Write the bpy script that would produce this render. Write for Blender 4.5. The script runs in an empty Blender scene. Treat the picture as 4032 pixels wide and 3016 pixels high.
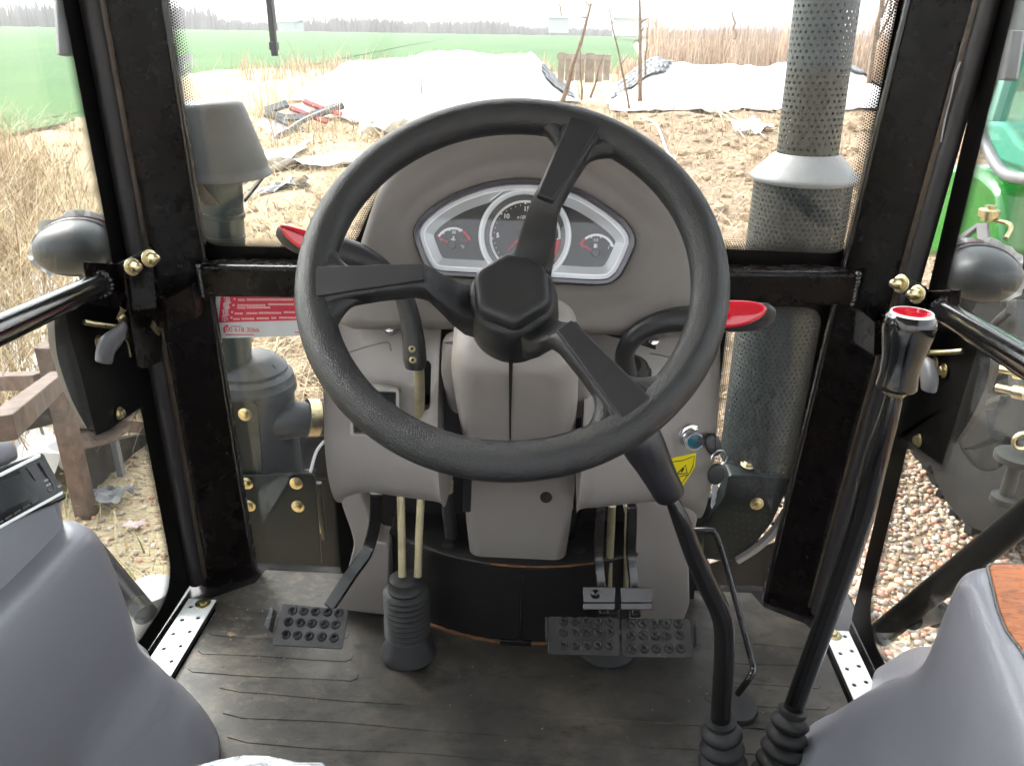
import bpy, bmesh, math, random
from mathutils import Vector as V, Matrix as M4, noise as mnoise

rnd = random.Random(7)
R = math.radians
sc = bpy.context.scene
COL = sc.collection

# ------------------------------------------------------------------ camera
FPX, CXP, CYP = 3172.0, 2016.0, 1508.0          # focal length and centre of the 4032 x 3016 photograph
PITCH, YAW, ROLL = R(23.9), R(2.9), R(0.9)
CAM = V((0.05, 0.0, 1.0))                      # cab floor is z = 0
cam_d = bpy.data.cameras.new('camera')
cam_d.sensor_fit = 'HORIZONTAL'
cam_d.sensor_width = 36.0
cam_d.lens = 36.0 * FPX / 4032.0
cam_d.clip_start = 0.02
cam_d.clip_end = 2000.0
cam = bpy.data.objects.new('camera', cam_d)
COL.objects.link(cam)
cam.location = CAM
cam.rotation_euler = (M4.Rotation(YAW, 3, 'Z') @ M4.Rotation(R(90) - PITCH, 3, 'X') @ M4.Rotation(ROLL, 3, 'Z')).to_euler()
sc.camera = cam

# ------------------------------------------------------------------ sky, sun, exposure
SUN_EL, SUN_AZ = R(42), R(-52)                  # azimuth measured from +Y towards +X
wd = bpy.data.worlds.new('World')
sc.world = wd
wd.use_nodes = True
wn = wd.node_tree
wn.nodes.clear()
w_out = wn.nodes.new('ShaderNodeOutputWorld')
w_bg = wn.nodes.new('ShaderNodeBackground')
w_hs = wn.nodes.new('ShaderNodeHueSaturation')
w_sky = wn.nodes.new('ShaderNodeTexSky')
w_sky.sky_type = 'NISHITA'
w_sky.sun_disc = False
w_sky.sun_elevation = SUN_EL
w_sky.sun_rotation = SUN_AZ
w_sky.air_density = 1.0
w_sky.dust_density = 4.0
w_sky.ozone_density = 1.0
w_hs.inputs['Saturation'].default_value = 0.22   # overcast: the blue is washed out
w_bg.inputs['Strength'].default_value = 0.15
w_mix = wn.nodes.new('ShaderNodeMix')            # even cloud veil over the clear sky
w_mix.data_type = 'RGBA'
w_mix.inputs['Factor'].default_value = 0.65
w_mix.inputs['B'].default_value = (1.95, 1.97, 2.02, 1)
wn.links.new(w_sky.outputs[0], w_hs.inputs['Color'])
wn.links.new(w_hs.outputs[0], w_mix.inputs['A'])
wn.links.new(w_mix.outputs['Result'], w_bg.inputs['Color'])
wn.links.new(w_bg.outputs[0], w_out.inputs['Surface'])

sun_d = bpy.data.lights.new('sun', 'SUN')
sun_d.energy = 0.75
sun_d.angle = R(30)
sun_d.color = (1.0, 0.96, 0.90)
sun = bpy.data.objects.new('sun', sun_d)
COL.objects.link(sun)
sdir = V((math.sin(SUN_AZ) * math.cos(SUN_EL), math.cos(SUN_AZ) * math.cos(SUN_EL), math.sin(SUN_EL)))
sun.rotation_euler = sdir.to_track_quat('Z', 'Y').to_euler()
sun.location = sdir * 50

sc.view_settings.view_transform = 'Standard'
sc.view_settings.look = 'None'
sc.view_settings.exposure = 2.95
sc.view_settings.gamma = 1.0
sc.view_settings.use_curve_mapping = False
sc.cycles.max_bounces = 7
sc.cycles.diffuse_bounces = 3
sc.cycles.glossy_bounces = 3
sc.cycles.transmission_bounces = 6
sc.cycles.volume_bounces = 0
sc.cycles.transparent_max_bounces = 16
sc.cycles.sample_clamp_indirect = 6.0
sc.cycles.use_denoising = True
sc.cycles.use_adaptive_sampling = True
sc.cycles.adaptive_threshold = 0.035
sc.cycles.adaptive_min_samples = 16

# ------------------------------------------------------------------ where things stand
c_fw = V((-math.sin(YAW) * math.cos(PITCH), math.cos(YAW) * math.cos(PITCH), -math.sin(PITCH)))
c_rt = V((math.cos(YAW), math.sin(YAW), 0))
c_up = c_rt.cross(c_fw)
c_rt, c_up = c_rt * math.cos(ROLL) + c_up * math.sin(ROLL), c_up * math.cos(ROLL) - c_rt * math.sin(ROLL)


def ray(x, y):
    return c_fw + c_rt * ((x - CXP) / FPX) - c_up * ((y - CYP) / FPX)


def P(x, y, X=None, Y=None, Z=None, pl=None, d=None):
    """survey: the point of the place seen at photo pixel (x, y) on a known plane or at a known distance"""
    r = ray(x, y)
    if X is not None:
        t = (X - CAM.x) / r.x
    elif Y is not None:
        t = (Y - CAM.y) / r.y
    elif Z is not None:
        t = (Z - CAM.z) / r.z
    elif d is not None:
        t = d
    else:
        t = (pl[0] - CAM).dot(pl[1]) / r.dot(pl[1])
    return CAM + r * t


class Frame:
    """a local drawing plane: origin, right, up, normal"""
    def __init__(s, o, n, up=V((0, 0, 1)), roll=0.0):
        s.o = V(o)
        s.n = V(n).normalized()
        up = V(up)
        s.y = (up - s.n * up.dot(s.n)).normalized()
        s.x = s.y.cross(s.n).normalized()
        if roll:
            c, k = math.cos(roll), math.sin(roll)
            s.x, s.y = s.x * c + s.y * k, s.y * c - s.x * k

    def w(s, u, v, h=0.0):
        return s.o + s.x * u + s.y * v + s.n * h

    def pix(s, x, y, h=0.0):
        p = P(x, y, pl=(s.o + s.n * h, s.n)) - s.o
        return (p.dot(s.x), p.dot(s.y))

    def mat(s, u=0, v=0, h=0, rot=0.0):
        o = s.w(u, v, h)
        c, k = math.cos(rot), math.sin(rot)
        x = s.x * c + s.y * k
        y = s.y * c - s.x * k
        return M4(((x.x, y.x, s.n.x, o.x), (x.y, y.y, s.n.y, o.y), (x.z, y.z, s.n.z, o.z), (0, 0, 0, 1)))


# ------------------------------------------------------------------ mesh building
def catmull(pts, k=6, closed=False):
    pts = [V(p) for p in pts]
    n = len(pts)
    out = []
    rng = range(n) if closed else range(n - 1)
    for i in rng:
        if closed:
            a, b, c, d = pts[(i - 1) % n], pts[i], pts[(i + 1) % n], pts[(i + 2) % n]
        else:
            a, b, c, d = pts[max(i - 1, 0)], pts[i], pts[i + 1], pts[min(i + 2, n - 1)]
        for j in range(k):
            t = j / k
            out.append(0.5 * ((2 * b) + (c - a) * t + (2 * a - 5 * b + 4 * c - d) * t * t + (3 * b - a - 3 * c + d) * t ** 3))
    if not closed:
        out.append(pts[-1])
    return out


def lerp_list(vals, n):
    """resample a list of numbers to n entries"""
    out = []
    m = len(vals) - 1
    for i in range(n):
        t = i / (n - 1) * m
        a = min(int(t), m - 1)
        out.append(vals[a] + (vals[a + 1] - vals[a]) * (t - a))
    return out


def offset2(poly, d):
    """inset (d > 0) a counter-clockwise 2-D outline"""
    n = len(poly)
    out = []
    for i in range(n):
        a, b, c = V(poly[i - 1]), V(poly[i]), V(poly[(i + 1) % n])
        e1 = (b - a).normalized()
        e2 = (c - b).normalized()
        n1, n2 = V((-e1.y, e1.x)), V((-e2.y, e2.x))
        m = (n1 + n2)
        if m.length < 1e-6:
            m = n1
        m.normalize()
        k = max(0.35, m.dot(n1))
        out.append(b + m * (d / k))
    return out


def rrect(w, h, r, k=5):
    """rounded rectangle outline, counter-clockwise, centred"""
    out = []
    for cx, cy, a0 in ((w / 2 - r, h / 2 - r, 0), (-w / 2 + r, h / 2 - r, 90), (-w / 2 + r, -h / 2 + r, 180), (w / 2 - r, -h / 2 + r, 270)):
        for j in range(k + 1):
            a = R(a0 + 90 * j / k)
            out.append(V((cx + r * math.cos(a), cy + r * math.sin(a))))
    return out


def circle2(r, n=24, cx=0, cy=0):
    return [V((cx + r * math.cos(2 * math.pi * i / n), cy + r * math.sin(2 * math.pi * i / n))) for i in range(n)]


def roundpoly(pts, r, k=4):
    """round the corners of a 2-D polygon"""
    n = len(pts)
    out = []
    for i in range(n):
        a, b, c = V(pts[i - 1]), V(pts[i]), V(pts[(i + 1) % n])
        d1, d2 = (a - b), (c - b)
        t = min(r, d1.length * 0.45, d2.length * 0.45)
        p, q = b + d1.normalized() * t, b + d2.normalized() * t
        for j in range(k + 1):
            s = j / k
            out.append((1 - s) ** 2 * p + 2 * s * (1 - s) * b + s * s * q)
    return out


class MB:
    def __init__(s):
        s.v, s.f, s.mi, s.uv = [], [], [], {}

    def add(s, vs, fs, mi=0):
        o = len(s.v)
        s.v.extend([V(p) for p in vs])
        for f in fs:
            s.f.append([i + o for i in f])
            s.mi.append(mi)
        return s

    def box(s, c, size, mat=None, mi=0):
        x, y, z = [k / 2 for k in size]
        vs = [V((a * x, b * y, e * z)) for a in (-1, 1) for b in (-1, 1) for e in (-1, 1)]
        if mat is not None:
            vs = [mat @ p for p in vs]
        vs = [p + V(c) for p in vs]
        return s.add(vs, [(0, 1, 3, 2), (4, 6, 7, 5), (0, 4, 5, 1), (2, 3, 7, 6), (0, 2, 6, 4), (1, 5, 7, 3)], mi)

    def prism(s, poly, fr, h0, h1, mi=0, taper=0.0, cap0=True, cap1=True):
        """outline poly (u, v) on Frame fr, from height h0 to h1 along its normal"""
        n = len(poly)
        top = offset2(poly, taper) if taper else poly
        vs = [fr.w(p[0], p[1], h0) for p in poly] + [fr.w(p[0], p[1], h1) for p in top]
        fs = [(i, (i + 1) % n, n + (i + 1) % n, n + i) for i in range(n)]
        if cap0:
            fs.append(tuple(range(n - 1, -1, -1)))
        if cap1:
            fs.append(tuple(range(n, 2 * n)))
        return s.add(vs, fs, mi)

    def ring(s, outer, inner, fr, h0, h1, mi=0):
        """closed band between two outlines with as many points each"""
        n = len(outer)
        vs = [fr.w(p[0], p[1], h) for h in (h0, h1) for o in (outer, inner) for p in o]
        fs = []
        for i in range(n):
            j = (i + 1) % n
            fs += [(2 * n + i, 2 * n + j, 3 * n + j, 3 * n + i), (i, j, 2 * n + j, 2 * n + i),
                   (n + j, n + i, 3 * n + i, 3 * n + j), (j, i, n + i, n + j)]
        return s.add(vs, fs, mi)

    def loft(s, loops, cap0=True, cap1=True, mi=0, closed=True):
        n = len(loops[0])
        vs = [p for l in loops for p in l]
        fs = []
        for a in range(len(loops) - 1):
            for i in range(n if closed else n - 1):
                j = (i + 1) % n
                fs.append((a * n + i, a * n + j, (a + 1) * n + j, (a + 1) * n + i))
        if cap0:
            fs.append(tuple(range(n - 1, -1, -1)))
        if cap1:
            k = (len(loops) - 1) * n
            fs.append(tuple(range(k, k + n)))
        return s.add(vs, fs, mi)

    def grid(s, rows, mi=0):
        return s.loft(rows, False, False, mi, closed=False)

    def tube(s, path, r, n=14, caps=True, mi=0, flat=None, up=None):
        """round (or flat = (a, b) factors) section swept along a path"""
        path = [V(p) for p in path]
        m = len(path)
        rs = [r] * m if isinstance(r, (int, float)) else (list(r) if len(r) == m else lerp_list(list(r), m))
        t0 = (path[1] - path[0]).normalized()
        if up is not None:
            nx = (V(up) - t0 * V(up).dot(t0)).normalized()
        else:
            nx = t0.orthogonal().normalized()
        loops = []
        prev = t0
        for i in range(m):
            if i == 0:
                t = t0
            elif i == m - 1:
                t = (path[-1] - path[-2]).normalized()
            else:
                t = ((path[i] - path[i - 1]).normalized() + (path[i + 1] - path[i]).normalized()).normalized()
            ax = prev.cross(t)
            if ax.length > 1e-7:
                nx = M4.Rotation(prev.angle(t), 3, ax.normalized()) @ nx
            nx = (nx - t * nx.dot(t)).normalized()
            ny = t.cross(nx)
            prev = t
            fa, fb = flat if flat else (1, 1)
            loops.append([path[i] + nx * (rs[i] * fa * math.cos(2 * math.pi * k / n)) + ny * (rs[i] * fb * math.sin(2 * math.pi * k / n)) for k in range(n)])
        return s.loft(loops, caps, caps, mi)

    def bar(s, path, w, h, up, mi=0, cap=True):
        """rectangular section w x h swept along a path; w measured along 'up'"""
        path = [V(p) for p in path]
        m = len(path)
        loops = []
        for i in range(m):
            a = path[max(i - 1, 0)]
            b = path[min(i + 1, m - 1)]
            t = (b - a).normalized()
            u = (V(up) - t * V(up).dot(t)).normalized()
            q = t.cross(u)
            loops.append([path[i] + u * (x * w / 2) + q * (y * h / 2) for x, y in ((-1, -1), (1, -1), (1, 1), (-1, 1))])
        return s.loft(loops, cap, cap, mi)

    def lathe(s, prof, o, axis, n=32, mi=0, cap0=True, cap1=True, a0=0.0):
        """profile of (radius, height) turned about axis from o"""
        o, ax = V(o), V(axis).normalized()
        e1 = ax.orthogonal().normalized()
        e2 = ax.cross(e1)
        loops = [[o + ax * h + e1 * (r * math.cos(a0 + 2 * math.pi * k / n)) + e2 * (r * math.sin(a0 + 2 * math.pi * k / n)) for k in range(n)] for r, h in prof]
        return s.loft(loops, cap0, cap1, mi)

    def mesh(s, name):
        me = bpy.data.meshes.new(name)
        me.from_pydata([tuple(p) for p in s.v], [], s.f)
        me.validate(clean_customdata=False)
        if any(s.mi):
            me.polygons.foreach_set('material_index', s.mi[:len(me.polygons)])
        return me


WORLD = {}


def hook(o, parent, mat=None):
    mat = mat if mat is not None else M4.Identity(4)
    if parent is not None:
        o.parent = parent
        o.matrix_parent_inverse = WORLD[parent.name].inverted()
    o.matrix_basis = mat
    WORLD[o.name] = mat
    return o


def tag(o, label=None, cat=None, group=None, kind=None):
    for k, val in (('label', label), ('category', cat), ('group', group), ('kind', kind)):
        if val:
            o[k] = val
    return o


def thing(name, loc, label, cat, group=None):
    o = bpy.data.objects.new(name, None)
    o.empty_display_size = 0.05
    COL.objects.link(o)
    hook(o, None, M4.Translation(V(loc)))
    return tag(o, label, cat, group)


def finish(me, mats, smooth=40):
    for m in (mats if isinstance(mats, (list, tuple)) else [mats]):
        me.materials.append(m)
    if smooth:
        if smooth >= 180:
            me.polygons.foreach_set('use_smooth', [True] * len(me.polygons))
        else:
            me.polygons.foreach_set('use_smooth', [True] * len(me.polygons))
            bm = bmesh.new()
            bm.from_mesh(me)
            lim = R(smooth)
            for e in bm.edges:
                if len(e.link_faces) == 2 and e.calc_face_angle(0) > lim:
                    e.smooth = False
            bm.to_mesh(me)
            bm.free()


def build(name, mb, mats, parent=None, smooth=40, bevel=0.0, seg=2, mat=None, fixn=True, sub=0, bang=30):
    me = mb.mesh(name)
    if fixn:
        bm = bmesh.new()
        bm.from_mesh(me)
        bmesh.ops.recalc_face_normals(bm, faces=bm.faces)
        bm.to_mesh(me)
        bm.free()
    finish(me, mats, smooth)
    o = bpy.data.objects.new(name, me)
    COL.objects.link(o)
    hook(o, parent, mat)
    if bevel:
        b = o.modifiers.new('bevel', 'BEVEL')
        b.width = bevel
        b.segments = seg
        b.limit_method = 'ANGLE'
        b.angle_limit = R(bang)
        b.harden_normals = False
    if sub:
        b = o.modifiers.new('sub', 'SUBSURF')
        b.levels = b.render_levels = sub
    return o


def place(name, me, parent, mat):
    o = bpy.data.objects.new(name, me)
    COL.objects.link(o)
    return hook(o, parent, mat)


def cut(o, mb):
    """carve the closed solid mb out of object o for good"""
    me = mb.mesh('cutter')
    bm = bmesh.new()
    bm.from_mesh(me)
    bmesh.ops.recalc_face_normals(bm, faces=bm.faces)
    bm.to_mesh(me)
    bm.free()
    t = bpy.data.objects.new('cutter', me)
    COL.objects.link(t)
    md = o.modifiers.new('cut', 'BOOLEAN')
    md.operation = 'DIFFERENCE'
    md.solver = 'EXACT'
    md.object = t
    dg = bpy.context.evaluated_depsgraph_get()
    new = bpy.data.meshes.new_from_object(o.evaluated_get(dg))
    o.modifiers.remove(md)
    o.data = new
    bpy.data.objects.remove(t)
    bpy.data.meshes.remove(me)
    bm = bmesh.new()
    bm.from_mesh(new)
    for f in bm.faces:
        f.smooth = True
    for e in bm.edges:
        e.smooth = not (len(e.link_faces) == 2 and e.calc_face_angle(0) > R(35))
    bm.to_mesh(new)
    bm.free()


def text(body, fr, u, v, size, h, mat, parent, name='lettering', rot=0.0, ext=0.0002, align='CENTER', bold=0.0, shear=0.0):
    cu = bpy.data.curves.new(name, 'FONT')
    cu.body = body
    cu.size = size
    cu.align_x = align
    cu.align_y = 'CENTER'
    cu.extrude = ext
    cu.offset = bold
    cu.shear = shear
    cu.materials.append(mat)
    t = bpy.data.objects.new(name, cu)
    COL.objects.link(t)
    dg = bpy.context.evaluated_depsgraph_get()
    me = bpy.data.meshes.new_from_object(t.evaluated_get(dg))
    me.name = name
    bpy.data.objects.remove(t)
    bpy.data.curves.remove(cu)
    if not me.materials:
        me.materials.append(mat)
    o = bpy.data.objects.new(name, me)
    COL.objects.link(o)
    return hook(o, parent, fr.mat(u, v, h, rot))

# ------------------------------------------------------------------ materials
def nodes(name):
    m = bpy.data.materials.new(name)
    m.use_nodes = True
    nt = m.node_tree
    return m, nt, nt.nodes['Principled BSDF'], nt.nodes['Material Output']


def nd(nt, kind, **kw):
    n = nt.nodes.new(kind)
    for k, val in kw.items():
        if k.startswith('i_'):
            key = k[2:]
            n.inputs[int(key) if key.isdigit() else key.replace('_', ' ')].default_value = val
        else:
            setattr(n, k, val)
    return n


def mth(nt, op, a, b=None, c=None):
    n = nt.nodes.new('ShaderNodeMath')
    n.operation = op
    for i, x in enumerate((a, b, c)):
        if x is None:
            continue
        if isinstance(x, (int, float)):
            n.inputs[i].default_value = x
        else:
            nt.links.new(x, n.inputs[i])
    return n.outputs[0]


def ramp(nt, fac, stops, interp='LINEAR'):
    n = nt.nodes.new('ShaderNodeValToRGB')
    n.color_ramp.interpolation = interp
    el = n.color_ramp.elements
    while len(el) < len(stops):
        el.new(0.5)
    for e, (p, c) in zip(el, stops):
        e.position = p
        e.color = (c[0], c[1], c[2], 1) if not isinstance(c, (int, float)) else (c, c, c, 1)
    nt.links.new(fac, n.inputs[0])
    return n.outputs[0]


def mixc(nt, fac, a, b):
    n = nt.nodes.new('ShaderNodeMix')
    n.data_type = 'RGBA'
    for s, x in ((n.inputs['Factor'], fac), (n.inputs['A'], a), (n.inputs['B'], b)):
        if isinstance(x, (int, float)):
            s.default_value = x
        elif isinstance(x, tuple):
            s.default_value = (x[0], x[1], x[2], 1)
        else:
            nt.links.new(x, s)
    return n.outputs['Result']


def noise(nt, scale, detail=4, rough=0.55, vec=None, dist=0.0):
    n = nd(nt, 'ShaderNodeTexNoise')
    n.inputs['Scale'].default_value = scale
    n.inputs['Detail'].default_value = detail
    n.inputs['Roughness'].default_value = rough
    n.inputs['Distortion'].default_value = dist
    if vec is not None:
        nt.links.new(vec, n.inputs['Vector'])
    return n.outputs['Fac']


def objco(nt, scale=None):
    t = nt.nodes.new('ShaderNodeTexCoord')
    if scale is None:
        return t.outputs['Object']
    m = nt.nodes.new('ShaderNodeMapping')
    m.inputs['Scale'].default_value = scale
    nt.links.new(t.outputs['Object'], m.inputs['Vector'])
    return m.outputs[0]


def bump(nt, bsdf, hgt, strength=0.2, dist=0.001):
    b = nt.nodes.new('ShaderNodeBump')
    b.inputs['Strength'].default_value = strength
    b.inputs['Distance'].default_value = dist
    nt.links.new(hgt, b.inputs['Height'])
    nt.links.new(b.outputs[0], bsdf.inputs['Normal'])


def plain(name, col, rough=0.5, metal=0.0, var=0.12, vscale=14, rvar=0.10, grain=None, gstr=0.25, dust=None, coat=0.0, spec=None, dist=0.001):
    """painted / moulded surface: a little mottling, uneven gloss, fine relief, optional dust (colour, amount, scale)"""
    m, nt, b, out = nodes(name)
    co = objco(nt)
    n1 = noise(nt, vscale, 5, 0.6, co)
    lo = tuple(c * (1 - var) for c in col)
    hi = tuple(min(1, c * (1 + var)) for c in col)
    c = ramp(nt, n1, [(0.3, lo), (0.7, hi)])
    r_out = mth(nt, 'MULTIPLY_ADD', noise(nt, vscale * 2.7, 6, 0.65, co), rvar * 2, rough - rvar)
    if dust:
        dc, amt, ds = dust
        dm = ramp(nt, noise(nt, ds, 8, 0.7, co, 0.6), [(0.62 - amt * 0.3, 0.0), (0.75, 1.0)])
        dm = mth(nt, 'MULTIPLY', dm, min(1, amt * 1.6))
        c = mixc(nt, dm, c, dc)
        r_out = mth(nt, 'ADD', r_out, mth(nt, 'MULTIPLY', dm, 0.3))
    nt.links.new(c, b.inputs['Base Color'])
    nt.links.new(r_out, b.inputs['Roughness'])
    b.inputs['Metallic'].default_value = metal
    if coat:
        b.inputs['Coat Weight'].default_value = coat
        b.inputs['Coat Roughness'].default_value = 0.08
    if spec is not None:
        b.inputs['Specular IOR Level'].default_value = spec
    if grain:
        bump(nt, b, noise(nt, grain, 3, 0.6, co), gstr, dist)
    return m


def leather(name, col, rough=0.42, scale=480):
    """moulded rubber with a leather grain"""
    m, nt, b, out = nodes(name)
    co = objco(nt)
    dn = nd(nt, 'ShaderNodeTexNoise')
    dn.inputs['Scale'].default_value = scale * 0.9
    nt.links.new(co, dn.inputs['Vector'])
    mx = nd(nt, 'ShaderNodeVectorMath', operation='MULTIPLY_ADD')
    nt.links.new(dn.outputs['Color'], mx.inputs[0])
    mx.inputs[1].default_value = (0.0014, 0.0014, 0.0014)
    nt.links.new(co, mx.inputs[2])
    vo = nd(nt, 'ShaderNodeTexVoronoi', feature='DISTANCE_TO_EDGE')
    vo.inputs['Scale'].default_value = scale
    nt.links.new(mx.outputs[0], vo.inputs['Vector'])
    h = ramp(nt, vo.outputs['Distance'], [(0.0, 0.0), (0.22, 1.0)])
    c = mixc(nt, h, tuple(k * 0.75 for k in col), tuple(k * 1.1 for k in col))
    big = noise(nt, 9, 5, 0.6, co)
    c = mixc(nt, ramp(nt, big, [(0.45, 0.0), (0.8, 0.35)]), c, tuple(k * 1.8 + 0.01 for k in col))
    nt.links.new(c, b.inputs['Base Color'])
    nt.links.new(mth(nt, 'MULTIPLY_ADD', big, 0.2, rough - 0.1), b.inputs['Roughness'])
    bump(nt, b, h, 0.42, 0.0007)
    return m


MT = {}
MT['taupe'] = plain('taupe_plastic', (0.150, 0.132, 0.120), 0.46, var=0.06, vscale=7, grain=700, gstr=0.14, dust=((0.30, 0.28, 0.26), 0.05, 70))
MT['taupe_low'] = plain('light_taupe_plastic', (0.262, 0.236, 0.221), 0.43, var=0.06, vscale=7, grain=700, gstr=0.14, dust=((0.31, 0.285, 0.27), 0.16, 14))
MT['console'] = plain('blue_grey_plastic', (0.232, 0.235, 0.270), 0.29, var=0.015, vscale=3, grain=520, gstr=0.30, rvar=0.02, dust=((0.30, 0.30, 0.32), 0.03, 110))
MT['rim'] = leather('grained_black_rubber', (0.0075, 0.0074, 0.0086), 0.42)
MT['rubber'] = plain('black_rubber', (0.022, 0.022, 0.024), 0.55, var=0.2, grain=300, gstr=0.12, dust=((0.10, 0.095, 0.09), 0.16, 16))
MT['inlay'] = plain('smooth_black_inlay', (0.015, 0.0145, 0.017), 0.44, var=0.15, vscale=30, grain=700, gstr=0.05, dust=((0.07, 0.07, 0.07), 0.05, 60))
MT['blackpl'] = plain('black_plastic', (0.020, 0.020, 0.022), 0.38, var=0.15, grain=500, gstr=0.06)
MT['glossblack'] = plain('gloss_black_plastic', (0.0055, 0.0055, 0.0065), 0.14, var=0.1, rvar=0.04, coat=0.4)
MT['paint'] = plain('black_paint', (0.0030, 0.0019, 0.0017), 0.27, var=0.3, vscale=14, rvar=0.045, spec=0.17, dust=((0.022, 0.017, 0.016), 0.05, 40))
MT['tubepaint'] = plain('gloss_black_paint', (0.0060, 0.0058, 0.0062), 0.17, var=0.15, rvar=0.07, coat=0.3)
MT['frit'] = plain('black_glass_print', (0.0020, 0.0017, 0.0017), 0.3, var=0.1, rvar=0.05, spec=0.12)
MT['seal'] = plain('rubber_seal', (0.014, 0.012, 0.014), 0.5, var=0.2, vscale=30, dust=((0.10, 0.09, 0.085), 0.10, 40))
MT['red'] = plain('red_glossy_plastic', (0.52, 0.008, 0.022), 0.12, var=0.05, rvar=0.05, coat=0.6)
MT['zinc'] = plain('yellow_zinc', (0.58, 0.50, 0.29), 0.30, metal=1.0, var=0.18, vscale=60, rvar=0.12)
MT['steel'] = plain('bright_steel', (0.72, 0.72, 0.74), 0.18, metal=1.0, var=0.1, vscale=40, rvar=0.08)
MT['chrome'] = plain('chrome', (0.82, 0.83, 0.85), 0.07, metal=1.0, var=0.04, rvar=0.03)
MT['alu'] = plain('galvanised_sheet', (0.80, 0.83, 0.83), 0.42, metal=0.25, var=0.07, vscale=50, dust=((0.5, 0.47, 0.42), 0.06, 50))
MT['darkhole'] = plain('dark_inside', (0.008, 0.007, 0.007), 0.7, var=0.2)
MT['blacksteel'] = plain('black_steel', (0.014, 0.013, 0.014), 0.22, var=0.3, vscale=20, rvar=0.12, dust=((0.10, 0.075, 0.055), 0.12, 30))
MT['drum'] = plain('rust_touched_black_steel', (0.011, 0.010, 0.010), 0.32, var=0.3, vscale=14, rvar=0.12, dust=((0.085, 0.045, 0.025), 0.10, 18))
MT['rust'] = plain('rust', (0.16, 0.07, 0.03), 0.85, var=0.5, vscale=60, grain=200, gstr=0.4)
MT['rod'] = plain('zinc_rod', (0.50, 0.44, 0.28), 0.42, metal=0.7, var=0.2, vscale=40, dust=((0.25, 0.2, 0.12), 0.15, 40))
MT['silver'] = plain('silver_plastic', (0.62, 0.64, 0.67), 0.32, metal=0.3, var=0.03)
MT['silverline'] = plain('bright_trim', (0.94, 0.95, 0.97), 0.2, metal=0.1, var=0.02)
MT['bezel'] = plain('smoky_bezel', (0.045, 0.040, 0.052), 0.12, var=0.1, coat=0.5)
MT['dial'] = plain('charcoal_dial', (0.030, 0.030, 0.034), 0.55, var=0.15, vscale=40)
MT['print_white'] = plain('white_print', (0.82, 0.82, 0.84), 0.5, var=0.02)
MT['print_grey'] = plain('grey_print', (0.30, 0.30, 0.33), 0.5, var=0.02)
MT['print_red'] = plain('red_print', (0.62, 0.02, 0.04), 0.5, var=0.03)
MT['print_black'] = plain('black_print', (0.015, 0.015, 0.015), 0.5, var=0.03)
MT['yellow'] = plain('yellow_sticker', (0.80, 0.66, 0.02), 0.35, var=0.04)
MT['sticker_red'] = plain('red_sticker', (0.66, 0.03, 0.07), 0.42, var=0.08, vscale=30)
MT['sticker_pale'] = plain('pale_sticker', (0.62, 0.65, 0.66), 0.5, var=0.06, vscale=30)
MT['sticker_pink'] = plain('faded_white_print', (0.80, 0.50, 0.50), 0.5, var=0.05)
MT['teal'] = plain('teal_plastic', (0.006, 0.085, 0.125), 0.3, var=0.1)
MT['greypl'] = plain('grey_handle_plastic', (0.085, 0.085, 0.095), 0.45, var=0.08, grain=300, gstr=0.08)
MT['guard'] = plain('grey_green_painted_sheet', (0.024, 0.031, 0.030), 0.40, var=0.16, vscale=18, metal=0.0, dust=((0.28, 0.27, 0.24), 0.12, 22))
MT['guard_in'] = plain('muffler_inside', (0.012, 0.013, 0.012), 0.7, var=0.3)
MT['lampshell'] = plain('matt_black_shell', (0.030, 0.033, 0.036), 0.46, var=0.12, vscale=12, dust=((0.16, 0.16, 0.16), 0.16, 14))
MT['outblack'] = plain('black_moulded_housing', (0.021, 0.025, 0.027), 0.45, var=0.18, vscale=14, dust=((0.12, 0.12, 0.11), 0.18, 9))
MT['outpipe'] = plain('grey_green_pipe', (0.026, 0.040, 0.038), 0.42, var=0.2, vscale=10, dust=((0.30, 0.30, 0.27), 0.10, 12))
MT['outgreen'] = plain('dark_green_painted_plate', (0.0042, 0.0080, 0.0082), 0.32, var=0.25, vscale=10, spec=0.25, dust=((0.022, 0.026, 0.023), 0.2, 12))
MT['tractorgreen'] = plain('green_body_paint', (0.006, 0.135, 0.012), 0.25, var=0.08, coat=0.4)
MT['tyre'] = plain('tyre_rubber', (0.012, 0.0115, 0.0115), 0.65, var=0.2, spec=0.25, dust=((0.05, 0.042, 0.035), 0.22, 9))
MT['greymetal'] = plain('grey_painted_metal', (0.17, 0.17, 0.18), 0.4, var=0.12)
MT['rustbeam'] = plain('brown_rusty_steel', (0.105, 0.068, 0.052), 0.75, var=0.45, vscale=16, grain=120, gstr=0.4, dust=((0.20, 0.15, 0.125), 0.3, 22))
MT['boardblack'] = plain('weathered_black_board', (0.032, 0.027, 0.024), 0.7, var=0.4, vscale=7, dust=((0.14, 0.11, 0.085), 0.25, 14))
MT['whiteplastic'] = plain('white_sheet_plastic', (0.84, 0.85, 0.86), 0.35, var=0.03, vscale=3)
MT['darkplastic'] = plain('dark_sheet_plastic', (0.065, 0.078, 0.088), 0.35, var=0.5, vscale=4)
MT['clayjar'] = plain('weathered_boards', (0.27, 0.22, 0.17), 0.8, var=0.3, vscale=6)
MT['redframe'] = plain('red_painted_frame', (0.33, 0.05, 0.06), 0.5, var=0.3, vscale=10)
MT['panel'] = plain('grimy_white_panel', (0.62, 0.58, 0.55), 0.5, var=0.12, vscale=5)
MT['bark'] = plain('dry_stem', (0.17, 0.12, 0.08), 0.9, var=0.4, vscale=20, grain=40, gstr=0.4)
MT['straw'] = plain('dry_straw', (0.52, 0.42, 0.26), 0.8, var=0.25, vscale=1.5)
MT['brick'] = plain('pale_wall', (0.55, 0.55, 0.56), 0.8, var=0.08)
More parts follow.
